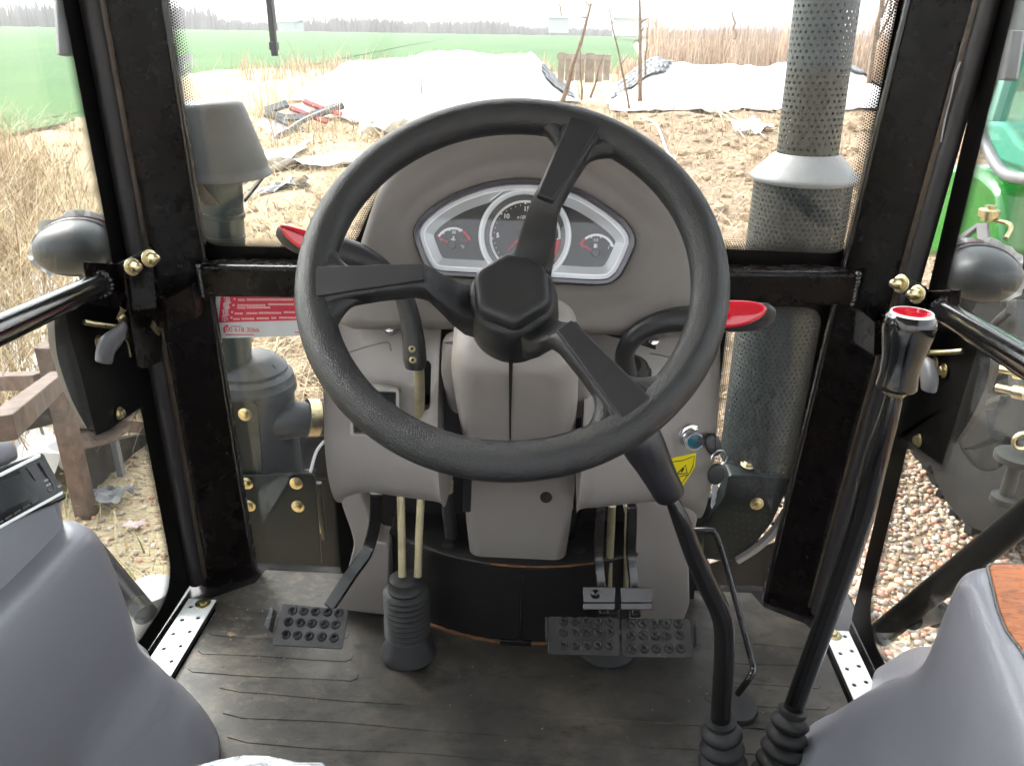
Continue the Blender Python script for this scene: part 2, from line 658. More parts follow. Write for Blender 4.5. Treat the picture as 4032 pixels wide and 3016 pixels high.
MT['blueroof'] = plain('blue_roof', (0.10, 0.22, 0.38), 0.5, var=0.1)
MT['film'] = plain('clear_wrap', (0.72, 0.74, 0.80), 0.15, var=0.1, vscale=60, grain=60, gstr=0.5, dist=0.004)
MT['seat'] = plain('seat_cloth', (0.03, 0.03, 0.034), 0.7, var=0.2)
MT['liner'] = plain('headliner', (0.33, 0.33, 0.33), 0.8, var=0.05)


def wood():
    m, nt, b, out = nodes('orange_wood_veneer')
    co = objco(nt, (1, 1, 1))
    mp = nd(nt, 'ShaderNodeMapping')
    mp.inputs['Rotation'].default_value = (0, 0, R(28))
    mp.inputs['Scale'].default_value = (9, 60, 30)
    nt.links.new(co, mp.inputs['Vector'])
    w1 = noise(nt, 2.2, 6, 0.6, mp.outputs[0], 1.2)
    band = mth(nt, 'FRACT', mth(nt, 'MULTIPLY', w1, 5.0))
    c = ramp(nt, band, [(0.0, (0.06, 0.016, 0.006)), (0.12, (0.34, 0.092, 0.018)), (0.6, (0.42, 0.125, 0.026)), (0.92, (0.30, 0.078, 0.015)), (1.0, (0.07, 0.02, 0.007))])
    nt.links.new(c, b.inputs['Base Color'])
    b.inputs['Roughness'].default_value = 0.38
    b.inputs['Specular IOR Level'].default_value = 0.35
    return m


MT['display'] = plain('dark_display', (0.035, 0.038, 0.042), 0.12, var=0.1)
MT['oldyellow'] = plain('faded_yellow_label', (0.30, 0.27, 0.05), 0.5, var=0.15)
MT['collar'] = plain('pale_grey_collar', (0.20, 0.21, 0.215), 0.4, var=0.1, dust=((0.3, 0.3, 0.28), 0.15, 20))
MT['mint'] = plain('pale_green_cab_plastic', (0.22, 0.42, 0.36), 0.5, var=0.06)
MT['pinkscrap'] = plain('pink_wrapper', (0.66, 0.50, 0.50), 0.5, var=0.3, vscale=40)
MT['gripblack'] = plain('worn_black_grip', (0.012, 0.012, 0.015), 0.36, var=0.2, vscale=30, rvar=0.12, dust=((0.07, 0.07, 0.075), 0.12, 30))
MT['blacklever'] = plain('satin_black_lever', (0.008, 0.0075, 0.008), 0.22, var=0.2, rvar=0.1)
MT['hubcap'] = plain('worn_hub_cap', (0.013, 0.013, 0.0145), 0.46, var=0.12, vscale=40, rvar=0.08, grain=700, gstr=0.06, dust=((0.06, 0.06, 0.06), 0.10, 40))
MT['clod'] = plain('soil_clod', (0.29, 0.215, 0.14), 0.95, var=0.3, vscale=3, grain=30, gstr=0.5, dist=0.01)
MT['darkgrime'] = plain('grimy_black_metal', (0.010, 0.010, 0.0095), 0.5, var=0.4, vscale=12, spec=0.25, dust=((0.05, 0.043, 0.035), 0.15, 12))
MT['dullmetal'] = plain('dull_grey_metal', (0.045, 0.044, 0.042), 0.45, metal=0.3, var=0.25)
MT['railblack'] = plain('dull_black_rail', (0.0025, 0.0022, 0.0022), 0.35, var=0.2, spec=0.05)
MT['pedalsteel'] = plain('worn_black_pedal_steel', (0.090, 0.090, 0.095), 0.24, metal=0.6, var=0.3, vscale=26, rvar=0.1, dust=((0.13, 0.105, 0.085), 0.16, 30))
MT['wood'] = wood()


def glass(name, tint=(0.93, 0.97, 0.95), dirt=0.035, refl=1.0):
    m, nt, b, out = nodes(name)
    nt.nodes.remove(b)
    tr = nd(nt, 'ShaderNodeBsdfTransparent')
    tr.inputs['Color'].default_value = (*tint, 1)
    gl = nd(nt, 'ShaderNodeBsdfGlossy')
    gl.inputs['Roughness'].default_value = 0.02
    df = nd(nt, 'ShaderNodeBsdfDiffuse')
    df.inputs['Color'].default_value = (0.55, 0.53, 0.50, 1)
    co = objco(nt)
    geo_ = nd(nt, 'ShaderNodeNewGeometry')
    dt = nd(nt, 'ShaderNodeVectorMath', operation='DOT_PRODUCT')
    nt.links.new(geo_.outputs['Incoming'], dt.inputs[0])
    nt.links.new(geo_.outputs['Normal'], dt.inputs[1])
    cs = mth(nt, 'SUBTRACT', 1.0, mth(nt, 'ABSOLUTE', dt.outputs['Value']))
    f5 = mth(nt, 'MULTIPLY_ADD', mth(nt, 'POWER', cs, 5.0), 0.97, 0.03)
    mx = nd(nt, 'ShaderNodeMixShader')
    nt.links.new(mth(nt, 'MULTIPLY', f5, refl), mx.inputs[0])
    nt.links.new(tr.outputs[0], mx.inputs[1])
    nt.links.new(gl.outputs[0], mx.inputs[2])
    n1 = noise(nt, 5, 7, 0.7, co)
    spk = nd(nt, 'ShaderNodeTexVoronoi')
    spk.inputs['Scale'].default_value = 130
    nt.links.new(co, spk.inputs['Vector'])
    dots = ramp(nt, spk.outputs['Distance'], [(0.05, 1.0), (0.10, 0.0)])
    dm = mth(nt, 'ADD', mth(nt, 'MULTIPLY', ramp(nt, n1, [(0.4, 0.15), (0.8, 1.0)]), dirt), mth(nt, 'MULTIPLY', dots, dirt * 2.0))
    m2 = nd(nt, 'ShaderNodeMixShader')
    nt.links.new(dm, m2.inputs[0])
    nt.links.new(mx.outputs[0], m2.inputs[1])
    nt.links.new(df.outputs[0], m2.inputs[2])
    nt.links.new(m2.outputs[0], out.inputs['Surface'])
    return m


def film():
    m, nt, b, out = nodes('crinkled_clear_film')
    co = objco(nt)
    b.inputs['Base Color'].default_value = (0.80, 0.84, 0.92, 1)
    b.inputs['Roughness'].default_value = 0.12
    bump(nt, b, noise(nt, 55, 5, 0.6, co, 1.0), 1.0, 0.006)
    tr = nd(nt, 'ShaderNodeBsdfTransparent')
    mx = nd(nt, 'ShaderNodeMixShader')
    nt.links.new(ramp(nt, noise(nt, 38, 5, 0.6, co, 1.5), [(0.35, 0.25), (0.62, 0.85)]), mx.inputs[0])
    nt.links.new(tr.outputs[0], mx.inputs[1])
    nt.links.new(b.outputs[0], mx.inputs[2])
    nt.links.new(mx.outputs[0], out.inputs['Surface'])
    return m


MT['wrapfilm'] = film() if True else glass('clear_wrap_film', (0.90, 0.92, 0.96), 0.42, 2.2)
MT['glass'] = glass('windscreen_glass', (0.972, 0.982, 0.976), 0.011)
MT['glass_side'] = glass('side_glass', (0.955, 0.978, 0.968), 0.014)
MT['lens'] = glass('clear_lens', (0.97, 0.97, 0.97), 0.012, 1.0)
MT['cabglass'] = glass('green_tinted_glass', (0.45, 0.78, 0.70), 0.12)


def frit_dots():
    """printed dot border: UV u = metres along the edge, v = metres away from it; dots shrink outwards"""
    m, nt, b, out = nodes('printed_dot_border')
    b.inputs['Base Color'].default_value = (0.006, 0.006, 0.006, 1)
    b.inputs['Roughness'].default_value = 0.3
    uv = nd(nt, 'ShaderNodeUVMap')
    sp = nd(nt, 'ShaderNodeSeparateXYZ')
    nt.links.new(uv.outputs[0], sp.inputs[0])
    p = 0.0042
    vv = mth(nt, 'DIVIDE', sp.outputs[1], p * 0.80)
    row = mth(nt, 'FLOOR', vv)
    uu = mth(nt, 'ADD', mth(nt, 'DIVIDE', sp.outputs[0], p), mth(nt, 'MULTIPLY', mth(nt, 'MODULO', row, 2.0), 0.5))
    du = mth(nt, 'SUBTRACT', mth(nt, 'FRACT', uu), 0.5)
    dv = mth(nt, 'MULTIPLY', mth(nt, 'SUBTRACT', mth(nt, 'FRACT', vv), 0.5), 0.8)
    dist = mth(nt, 'SQRT', mth(nt, 'ADD', mth(nt, 'MULTIPLY', du, du), mth(nt, 'MULTIPLY', dv, dv)))
    rad = mth(nt, 'SUBTRACT', 0.44, mth(nt, 'MULTIPLY', row, 0.055))
    a = mth(nt, 'LESS_THAN', dist, rad)
    tr = nd(nt, 'ShaderNodeBsdfTransparent')
    mx = nd(nt, 'ShaderNodeMixShader')
    nt.links.new(a, mx.inputs[0])
    nt.links.new(tr.outputs[0], mx.inputs[1])
    nt.links.new(b.outputs[0], mx.inputs[2])
    nt.links.new(mx.outputs[0], out.inputs['Surface'])
    return m


MT['dots'] = frit_dots()


def vcol(name, rough=0.85, grain=None, var=0.0):
    """colour from the per-piece attribute 'tone'"""
    m, nt, b, out = nodes(name)
    at = nd(nt, 'ShaderNodeAttribute', attribute_name='tone')
    c = at.outputs['Color']
    if var:
        c = mixc(nt, mth(nt, 'MULTIPLY', noise(nt, 60, 5, 0.6, objco(nt)), var), c, (0.5, 0.45, 0.4))
    nt.links.new(c, b.inputs['Base Color'])
    b.inputs['Roughness'].default_value = rough
    if grain:
        bump(nt, b, noise(nt, grain, 4, 0.6, objco(nt)), 0.3, 0.004)
    return m


MT['pebble'] = vcol('mixed_pebbles', 0.7, 90, 0.2)
MT['grasscol'] = vcol('grass_tones', 0.75)


def rubber_mat():
    m, nt, b, out = nodes('worn_rubber_mat')
    co = objco(nt)
    n1 = noise(nt, 6, 8, 0.65, co, 0.4)
    n2 = noise(nt, 15, 10, 0.75, objco(nt, (0.6, 1.2, 1)), 0.25)
    c = ramp(nt, n1, [(0.3, (0.018, 0.0165, 0.0150)), (0.5, (0.046, 0.041, 0.035)), (0.68, (0.098, 0.085, 0.069))])
    c = mixc(nt, ramp(nt, n2, [(0.50, 0.0), (0.62, 0.85)]), c, (0.012, 0.0115, 0.0118))
    # dried mud and pale scuffs, thicker on the left by the door step
    sp = nd(nt, 'ShaderNodeSeparateXYZ')
    nt.links.new(co, sp.inputs[0])
    left = ramp(nt, mth(nt, 'MULTIPLY_ADD', sp.outputs[0], -1.6, 0.05), [(0.40, 0.0), (0.80, 1.0)])
    mud = ramp(nt, noise(nt, 34, 11, 0.78, objco(nt, (0.8, 1.3, 1)), 0.25), [(0.50, 0.0), (0.66, 1.0)])
    c = mixc(nt, mth(nt, 'MULTIPLY', mth(nt, 'MULTIPLY', mud, left), 0.65), c, (0.20, 0.165, 0.125))
    clod = ramp(nt, noise(nt, 13, 4, 0.5, co, 0.3), [(0.70, 0.0), (0.73, 1.0)])
    c = mixc(nt, mth(nt, 'MULTIPLY', clod, mth(nt, 'MULTIPLY_ADD', left, 0.7, 0.05)), c, (0.38, 0.27, 0.16))
    spk = nd(nt, 'ShaderNodeTexVoronoi')
    spk.inputs['Scale'].default_value = 55
    nt.links.new(co, spk.inputs['Vector'])
    dots = ramp(nt, spk.outputs['Distance'], [(0.035, 1.0), (0.06, 0.0)])
    c = mixc(nt, mth(nt, 'MULTIPLY', dots, 0.35), c, (0.24, 0.22, 0.20))
    nt.links.new(c, b.inputs['Base Color'])
    nt.links.new(mth(nt, 'MULTIPLY_ADD', n2, 0.4, 0.24), b.inputs['Roughness'])
    bump(nt, b, noise(nt, 160, 6, 0.7, co), 0.18, 0.0015)
    return m


MT['mat'] = rubber_mat()


def soil():
    m, nt, b, out = nodes('dry_soil')
    co = objco(nt)
    big = noise(nt, 0.35, 6, 0.6, co)
    c = ramp(nt, noise(nt, 2.2, 9, 0.7, co), [(0.3, (0.20, 0.140, 0.088)), (0.5, (0.30, 0.220, 0.145)), (0.72, (0.42, 0.325, 0.22))])
    cr = nd(nt, 'ShaderNodeTexVoronoi', feature='DISTANCE_TO_EDGE')
    cr.inputs['Scale'].default_value = 9
    wv = nd(nt, 'ShaderNodeTexNoise')
    wv.inputs['Scale'].default_value = 5.0
    wv.inputs['Detail'].default_value = 5
    nt.links.new(co, wv.inputs['Vector'])
    wm = nd(nt, 'ShaderNodeVectorMath', operation='MULTIPLY_ADD')
    nt.links.new(wv.outputs['Color'], wm.inputs[0])
    wm.inputs[1].default_value = (0.35, 0.35, 0.35)
    nt.links.new(co, wm.inputs[2])
    nt.links.new(wm.outputs[0], cr.inputs['Vector'])
    crack = ramp(nt, cr.outputs['Distance'], [(0.0, 0.35), (0.10, 1.0)])
    c = mixc(nt, crack, (0.15, 0.105, 0.07), c)
    st = noise(nt, 26, 8, 0.75, objco(nt, (0.5, 1.4, 1)), 1.5)
    straw = mth(nt, 'MULTIPLY', ramp(nt, st, [(0.52, 0.0), (0.64, 1.0)]), ramp(nt, big, [(0.42, 0.15), (0.6, 1.0)]))
    c = mixc(nt, straw, c, (0.50, 0.40, 0.25))
    # straw lies thick over the soil on the left of the bank
    sx = nd(nt, 'ShaderNodeSeparateXYZ')
    nt.links.new(co, sx.inputs[0])
    side = mth(nt, 'ADD', mth(nt, 'MULTIPLY_ADD', sx.outputs[1], 0.045, 0.0), mth(nt, 'MULTIPLY', sx.outputs[0], -0.42))
    cov = mth(nt, 'ADD', side, mth(nt, 'MULTIPLY', noise(nt, 1.3, 7, 0.65, co), 1.1))
    cov = ramp(nt, cov, [(0.55, 0.0), (0.95, 1.0)])
    fib = noise(nt, 30, 9, 0.75, objco(nt, (0.35, 1.6, 1)), 2.0)
    sc2 = ramp(nt, fib, [(0.34, (0.26, 0.19, 0.11)), (0.5, (0.50, 0.40, 0.25)), (0.66, (0.66, 0.56, 0.38))])
    c = mixc(nt, mth(nt, 'MULTIPLY', cov, 0.9), c, sc2)
    nt.links.new(c, b.inputs['Base Color'])
    b.inputs['Roughness'].default_value = 0.95
    h = mth(nt, 'ADD', mth(nt, 'MULTIPLY', crack, 0.5), noise(nt, 14, 8, 0.7, co))
    bump(nt, b, h, 0.7, 0.05)
    return m


MT['soil'] = soil()


def field():
    m, nt, b, out = nodes('young_wheat')
    co = objco(nt)
    c = ramp(nt, noise(nt, 0.22, 10, 0.75, objco(nt, (1, 0.35, 1))), [(0.3, (0.017, 0.082, 0.005)), (0.55, (0.032, 0.115, 0.009)), (0.8, (0.058, 0.135, 0.022))])
    nt.links.new(c, b.inputs['Base Color'])
    b.inputs['Roughness'].default_value = 0.9
    bump(nt, b, noise(nt, 6, 8, 0.7, co), 0.6, 0.1)
    return m


MT['field'] = field()

# ------------------------------------------------------------------ cab shell
fl = MB()
fl.box((0, 0.36, -0.022), (1.30, 1.92, 0.036))
tag(build('floor', fl, MT['blacksteel'], bevel=0.004), kind='structure')

cabf = thing('cab_frame', (0, 1.27, 0), 'black steel cab frame with two front pillars, a cross rail and panes', 'cab frame')


def quad_prism(mb, p0, p1, z0, z1):
    n = len(p0)
    a = [V((x, y, z0)) for x, y in p0]
    b = [V((x, y, z1)) for x, y in p1]
    mb.loft([a, b])


def pillar(sgn, bx0, bx1, tx0, tx1, label):
    """section: the driver's face runs slantwise from the door side (x1) to the windscreen side (x0)"""
    def sec(x0, x1):
        s = [(x1, 1.232), (x0, 1.272), (x0 + sgn * 0.002, 1.292), (x1 - sgn * 0.012, 1.292), (x1 + sgn * 0.030, 1.262), (x1 + sgn * 0.030, 1.245)]
        return [tuple(p) for p in roundpoly(s, 0.009, 3)]
    top = 1.6
    k = top / 1.03
    q0 = sec(bx0, bx1)
    q1 = sec(bx0 + (tx0 - bx0) * k, bx1 + (tx1 - bx1) * k)
    mb = MB()
    quad_prism(mb, q0, q1, -0.003, top)
    o = build('pillar', mb, MT['paint'], cabf, smooth=50)
    o['label'] = label
    # rubber door seal running up the pillar
    sb = MB()
    ex = 0.018 * sgn
    sb.tube([(bx1 + ex, 1.222, 0.015), (tx1 + (tx1 - bx1) * (k - 1) + ex, 1.222, top)], 0.0135, 14)
    build('door_seal', sb, MT['seal'], o)
    # strip beside the seal: daylight on the pillar edge put into its brown colour
    lb = MB()
    ex2 = 0.006 * sgn
    lb.tube([(bx1 + ex2, 1.2335, 0.02), (tx1 + (tx1 - bx1) * (k - 1) + ex2, 1.2335, top)], 0.0055, 8)
    build('lip', lb, MT['litedge'], o)
    eb = MB()  # glossy bead added to give the pillar's windscreen edge a highlight
    eb.tube([(bx0 + 0.003 * sgn, 1.2715, 0.0), (bx0 + (tx0 - bx0) * k + 0.003 * sgn, 1.2715, top)], 0.0045, 10)
    build('highlight_bead', eb, MT['tubepaint'], o)
    return o


MT['litedge'] = plain('daylit_edge_brown', (0.055, 0.040, 0.028), 0.34, metal=0.3, var=0.5, vscale=30, dust=((0.05, 0.022, 0.012), 0.35, 30))  # brown tone of the daylit pillar edge, painted as colour
pillar(-1, -0.514, -0.594, -0.531, -0.600, 'left front pillar')
pillar(1, 0.474, 0.545, 0.527, 0.600, 'right front pillar with scraped paint')

# paint chip scratch on the right pillar
mb = MB()
q = [P(x, y, pl=(V((0.56, 1.243, 0.8)), V((-0.5, -0.87, 0)))) for x, y in ((3782, 245), (3765, 290), (3745, 380), (3722, 470), (3706, 560))]
mb.tube([p + V((-0.001, -0.002, 0)) for p in q], [0.0012, 0.0016, 0.0008, 0.0013, 0.0012], 6)
build('paint_scratch', mb, MT['print_grey'], cabf)

# cross rail below the upper pane
mb = MB()
mb.loft([[V((x, 1.242, 0.592 + dz)), V((x, 1.242, 0.640 + dz)), V((x, 1.247, 0.645 + dz)), V((x, 1.290, 0.645 + dz)), V((x, 1.290, 0.592 + dz))] for x, dz in ((-0.527, -0.008), (0.527, 0.012))])
o = build('cross_rail', mb, MT['paint'], cabf, bevel=0.003)
mb = MB()
for sx, dz in ((-0.526, -0.008), (0.524, 0.012)):
    for k in range(9):
        mb.lathe([(0.001, 0), (0.005, 0.002), (0.004, 0.005), (0.001, 0.006)], (sx, 1.243 + 0.002 * rnd.random(), 0.594 + dz + 0.006 * k), (0, -1, 0.3), 7)
tag(build('weld_bead', mb, MT['tubepaint'], o), kind='stuff')

# lower sill rail, roof and rear posts
mb = MB()
mb.box((0, 1.296, -0.045), (1.06, 0.05, 0.05))
build('sill_rail', mb, MT['paint'], cabf, bevel=0.003)
mb = MB()
mb.loft([[V((x * w, y0 + (y1 - y0) * t, z)) for x, t in ((-1, 0), (1, 0), (1, 1), (-1, 1))] for w, y0, y1, z in ((0.66, -0.72, 1.30, 1.52), (0.70, -0.78, 1.38, 1.57), (0.68, -0.76, 1.36, 1.66), (0.50, -0.6, 1.2, 1.70))])
build('roof', mb, MT['liner'], cabf, bevel=0.01)
for sx in (-1, 1):
    mb = MB()
    mb.box((sx * 0.625, -0.68, 0.74), (0.07, 0.07, 1.57))
    build('rear_pillar', mb, MT['paint'], cabf, bevel=0.008)
mb = MB()
mb.box((0, -0.70, 0.25), (1.16, 0.03, 0.52))
build('rear_wall', mb, MT['taupe'], cabf, bevel=0.004)

# ------------------------------------------------------------------ windscreen panes with printed borders
WS = Frame((0, 1.300, 0), (0, -1, 0))


def poly_sheet(mb, poly, fr, h, mi=0):
    mb.add([fr.w(p[0], p[1], h) for p in poly], [tuple(range(len(poly)))], mi)


def dots(path, inner, fr, h, parent, closed=True):
    """strip of printed dots between two matching outlines; uv in metres"""
    n = len(path)
    mb = MB()
    vs = [fr.w(p[0], p[1], h) for p in path] + [fr.w(p[0], p[1], h) for p in inner]
    fs, uvs = [], []
    s = 0.0
    for i in range(n if closed else n - 1):
        j = (i + 1) % n
        l = (V(path[j]) - V(path[i])).length
        w0 = (V(inner[i]) - V(path[i])).length
        w1 = (V(inner[j]) - V(path[j])).length
        fs.append((i, j, n + j, n + i))
        uvs += [(s, 0), (s + l, 0), (s + l, w1), (s, w0)]
        s += l
    mb.add(vs, fs)
    me = mb.mesh('dot_border')
    uvl = me.uv_layers.new(name='UVMap')
    for k, val in enumerate(uvs):
        uvl.data[k].uv = val
    finish(me, MT['dots'], 0)
    o = bpy.data.objects.new('dot_border', me)
    COL.objects.link(o)
    return hook(o, parent)


def densify(poly, step=0.03):
    out = []
    n = len(poly)
    for i in range(n):
        a, b = V(poly[i]), V(poly[(i + 1) % n])
        k = max(1, int((b - a).length / step))
        for j in range(k):
            out.append(a + (b - a) * (j / k))
    return out


def pane(outline, fr, grow, parent, mat, dotw=0.0205, r=0.045, name='window_pane'):
    inn = roundpoly(outline, r, 6)
    out = offset2(inn, -grow)
    big = [(min(p[0] for p in out), min(p[1] for p in out)), (max(p[0] for p in out), max(p[1] for p in out))]
    g = MB()
    g.prism([(big[0][0], big[0][1]), (big[1][0], big[0][1]), (big[1][0], big[1][1]), (big[0][0], big[1][1])], fr, -0.0045, 0.0)
    o = build(name, g, mat, parent, smooth=0)
    f = MB()
    f.ring(out, inn, fr, 0.0004, 0.0012)
    build('black_border', f, MT['frit'], o, smooth=0)
    d0 = densify(inn)
    dots(d0, offset2(d0, dotw), fr, 0.0008, o)
    return o


def wspx(*q):
    return [tuple(WS.pix(x, y)) for x, y in q]


up_out = wspx((846, 968), (1395, 975), (1452, 830), (1560, 640)) + [(-0.16, 0.80), (0.22, 0.80), (0.30, 0.675)] + wspx((3335, 1000)) + [(0.527, 1.03), (0.530, 1.50), (-0.54, 1.50)]
up_out[0] = (-0.537, up_out[0][1])
pane(up_out, WS, 0.03, cabf, MT['glass'], r=0.03, name='upper_windscreen')
lowl = pane([(-0.530, -0.03), (-0.352, -0.03), (-0.345, 0.566), (-0.540, 0.566)], WS, 0.03, cabf, MT['glass'], r=0.035, name='lower_windscreen')
pane([(0.352, -0.03), (0.494, -0.03), (0.500, 0.580), (0.345, 0.580)], WS, 0.03, cabf, MT['glass'], r=0.035, name='lower_windscreen')

# etched glass marks on the upper pane
gm = WS.pix(1065, 822, -0.006)
text(')))', WS, gm[0], gm[1], 0.008, 0.0010, MT['print_grey'], cabf, 'glass_mark')
gm = WS.pix(1112, 824)
text('ЭHC', WS, gm[0], gm[1], 0.0075, 0.0010, MT['print_black'], cabf, 'glass_mark')

# ------------------------------------------------------------------ red notice on the lower left pane
stk = thing('notice_sticker', WS.w(*WS.pix(1020, 1240), 0.002), 'red and white printed notice stuck to the lower left windscreen pane', 'sticker')
SK = Frame(WS.w(*WS.pix(1020, 1240), 0.0016), (0, -1, 0), roll=R(1.0))


def spx(x, y):          # coordinates read from a close-up of the notice (2212 x 1229 over 800..1250, 1100..1350)
    return SK.pix(800 + x * 450 / 2212, 1100 + y * 450 / 2212)


def sq(mb, x0, y0, x1, y1, h0, h1, skew=0):
    mb.prism([spx(x0 + skew, y1), spx(x1 + skew, y1), spx(x1, y0), spx(x0, y0)], SK, h0, h1)


b_ = MB()
b_.prism(roundpoly([spx(245, 1145), spx(2000, 1085), spx(2000, 235), spx(245, 250)], 0.006), SK, 0, 0.0004)
build('backing', b_, MT['sticker_pale'], stk, smooth=0)
b_ = MB()
b_.prism(roundpoly([spx(300, 835), spx(2000, 785), spx(2000, 270), spx(345, 315)], 0.004), SK, 0.0005, 0.0008)
build('red_field', b_, MT['sticker_red'], stk, smooth=0)
b_ = MB()
for y0, y1, xs in ((360, 400, ((680, 820), (850, 1750))), (465, 500, ((665, 1225), (1265, 1780))), (515, 550, ((665, 830), (845, 1320))),
                   (625, 660, ((615, 780), (840, 1060), (1080, 1520), (1565, 1800))), (730, 765, ((585, 720), (745, 1010), (1040, 1300), (1325, 1440), (1475, 1900)))):
    for x0, x1 in xs:
        k = (0.028 * (x0 - 600))
        x = x0
        while x < x1 - 20:
            wd_ = min(rnd.uniform(26, 46), x1 - x)
            sq(b_, x, y0 + 18 - k, x + wd_ - 7, y1 + 18 - k, 0.0009, 0.0011)
            x += wd_
for x, y in ((612, 378), (592, 497), (565, 632), (550, 738)):
    b_.prism([spx(x + 24 * math.cos(-a), y + 20 * math.sin(-a)) for a in [2 * math.pi * j / 10 for j in range(10)]], SK, 0.0009, 0.0011)
tag(build('printed_lines', b_, MT['sticker_pink'], stk, smooth=0), kind='stuff')
for ch, x, y in (('温', 470, 410), ('馨', 455, 527), ('提', 440, 645), ('示', 425, 760)):
    c0 = spx(x, y)
    text(ch, SK, c0[0], c0[1], 0.0128, 0.0010, MT['print_white'], stk, 'heading_character')
c0 = spx(735, 975)
text('400 618 3066', SK, c0[0], c0[1], 0.0118, 0.0007, MT['print_red'], stk, 'phone_number')
b_ = MB()
hp = [spx(x, y) for x, y in ((490, 895), (430, 910), (405, 960), (425, 1025))]
b_.tube([SK.w(u, v, 0.0006) for u, v in catmull([V((p[0], p[1])) for p in hp], 5)], [0.0022, 0.0015, 0.0015, 0.0022], 6)
sq(b_, 535, 900, 745, 915, 0.0005, 0.0007)
sq(b_, 430, 1060, 985, 1078, 0.0005, 0.0007)
sq(b_, 1770, 1015, 1960, 1035, 0.0005, 0.0007)
tag(build('handset_mark', b_, MT['sticker_red'], stk, smooth=0), kind='stuff')

# ------------------------------------------------------------------ doors
MT_bolt = None


def bolt_mesh(name, r=0.010, h=0.008, washer=1.5, dome=0.0, mat=None, hexa=True, socket=False):
    mb = MB()
    z = 0.0
    if washer:
        mb.lathe([(r * washer, 0), (r * washer, r * 0.16), (r * washer * 0.96, r * 0.2)], (0, 0, 0), (0, 0, 1), 18)
        z = r * 0.2
    mb.lathe([(r, z), (r, z + h * 0.9), (r * 0.88, z + h)], (0, 0, 0), (0, 0, 1), 6 if hexa else 18)
    if dome:
        mb.lathe([(r * 0.86, z + h), (r * 0.82, z + h + dome * 0.45), (r * 0.6, z + h + dome * 0.8), (r * 0.15, z + h + dome)], (0, 0, 0), (0, 0, 1), 16)
    if socket:
        mb.lathe([(r * 0.5, z + h * 1.002), (r * 0.5, z + h * 1.01)], (0, 0, 0), (0, 0, 1), 6, mi=1)
    me = mb.mesh(name)
    finish(me, [mat or MT['zinc'], MT['darkhole']], 35)
    return me


BOLT = bolt_mesh('bolt', 0.0072, 0.006, 1.45)
CAPNUT = bolt_mesh('cap_nut', 0.0088, 0.007, 1.5, dome=0.013)
SCREW = bolt_mesh('screw', 0.0042, 0.0022, 0, hexa=False)
ALLEN = bolt_mesh('socket_screw', 0.0042, 0.005, 0, hexa=False, socket=True)
OUTBOLT = bolt_mesh('bolt', 0.0092, 0.006, 1.6)


def along(p, direction, roll=0.0):
    """placement matrix: local z along direction"""
    q = V(direction).to_track_quat('Z', 'Y').to_matrix().to_4x4()
    return M4.Translation(V(p)) @ q @ M4.Rotation(roll, 4, 'Z')


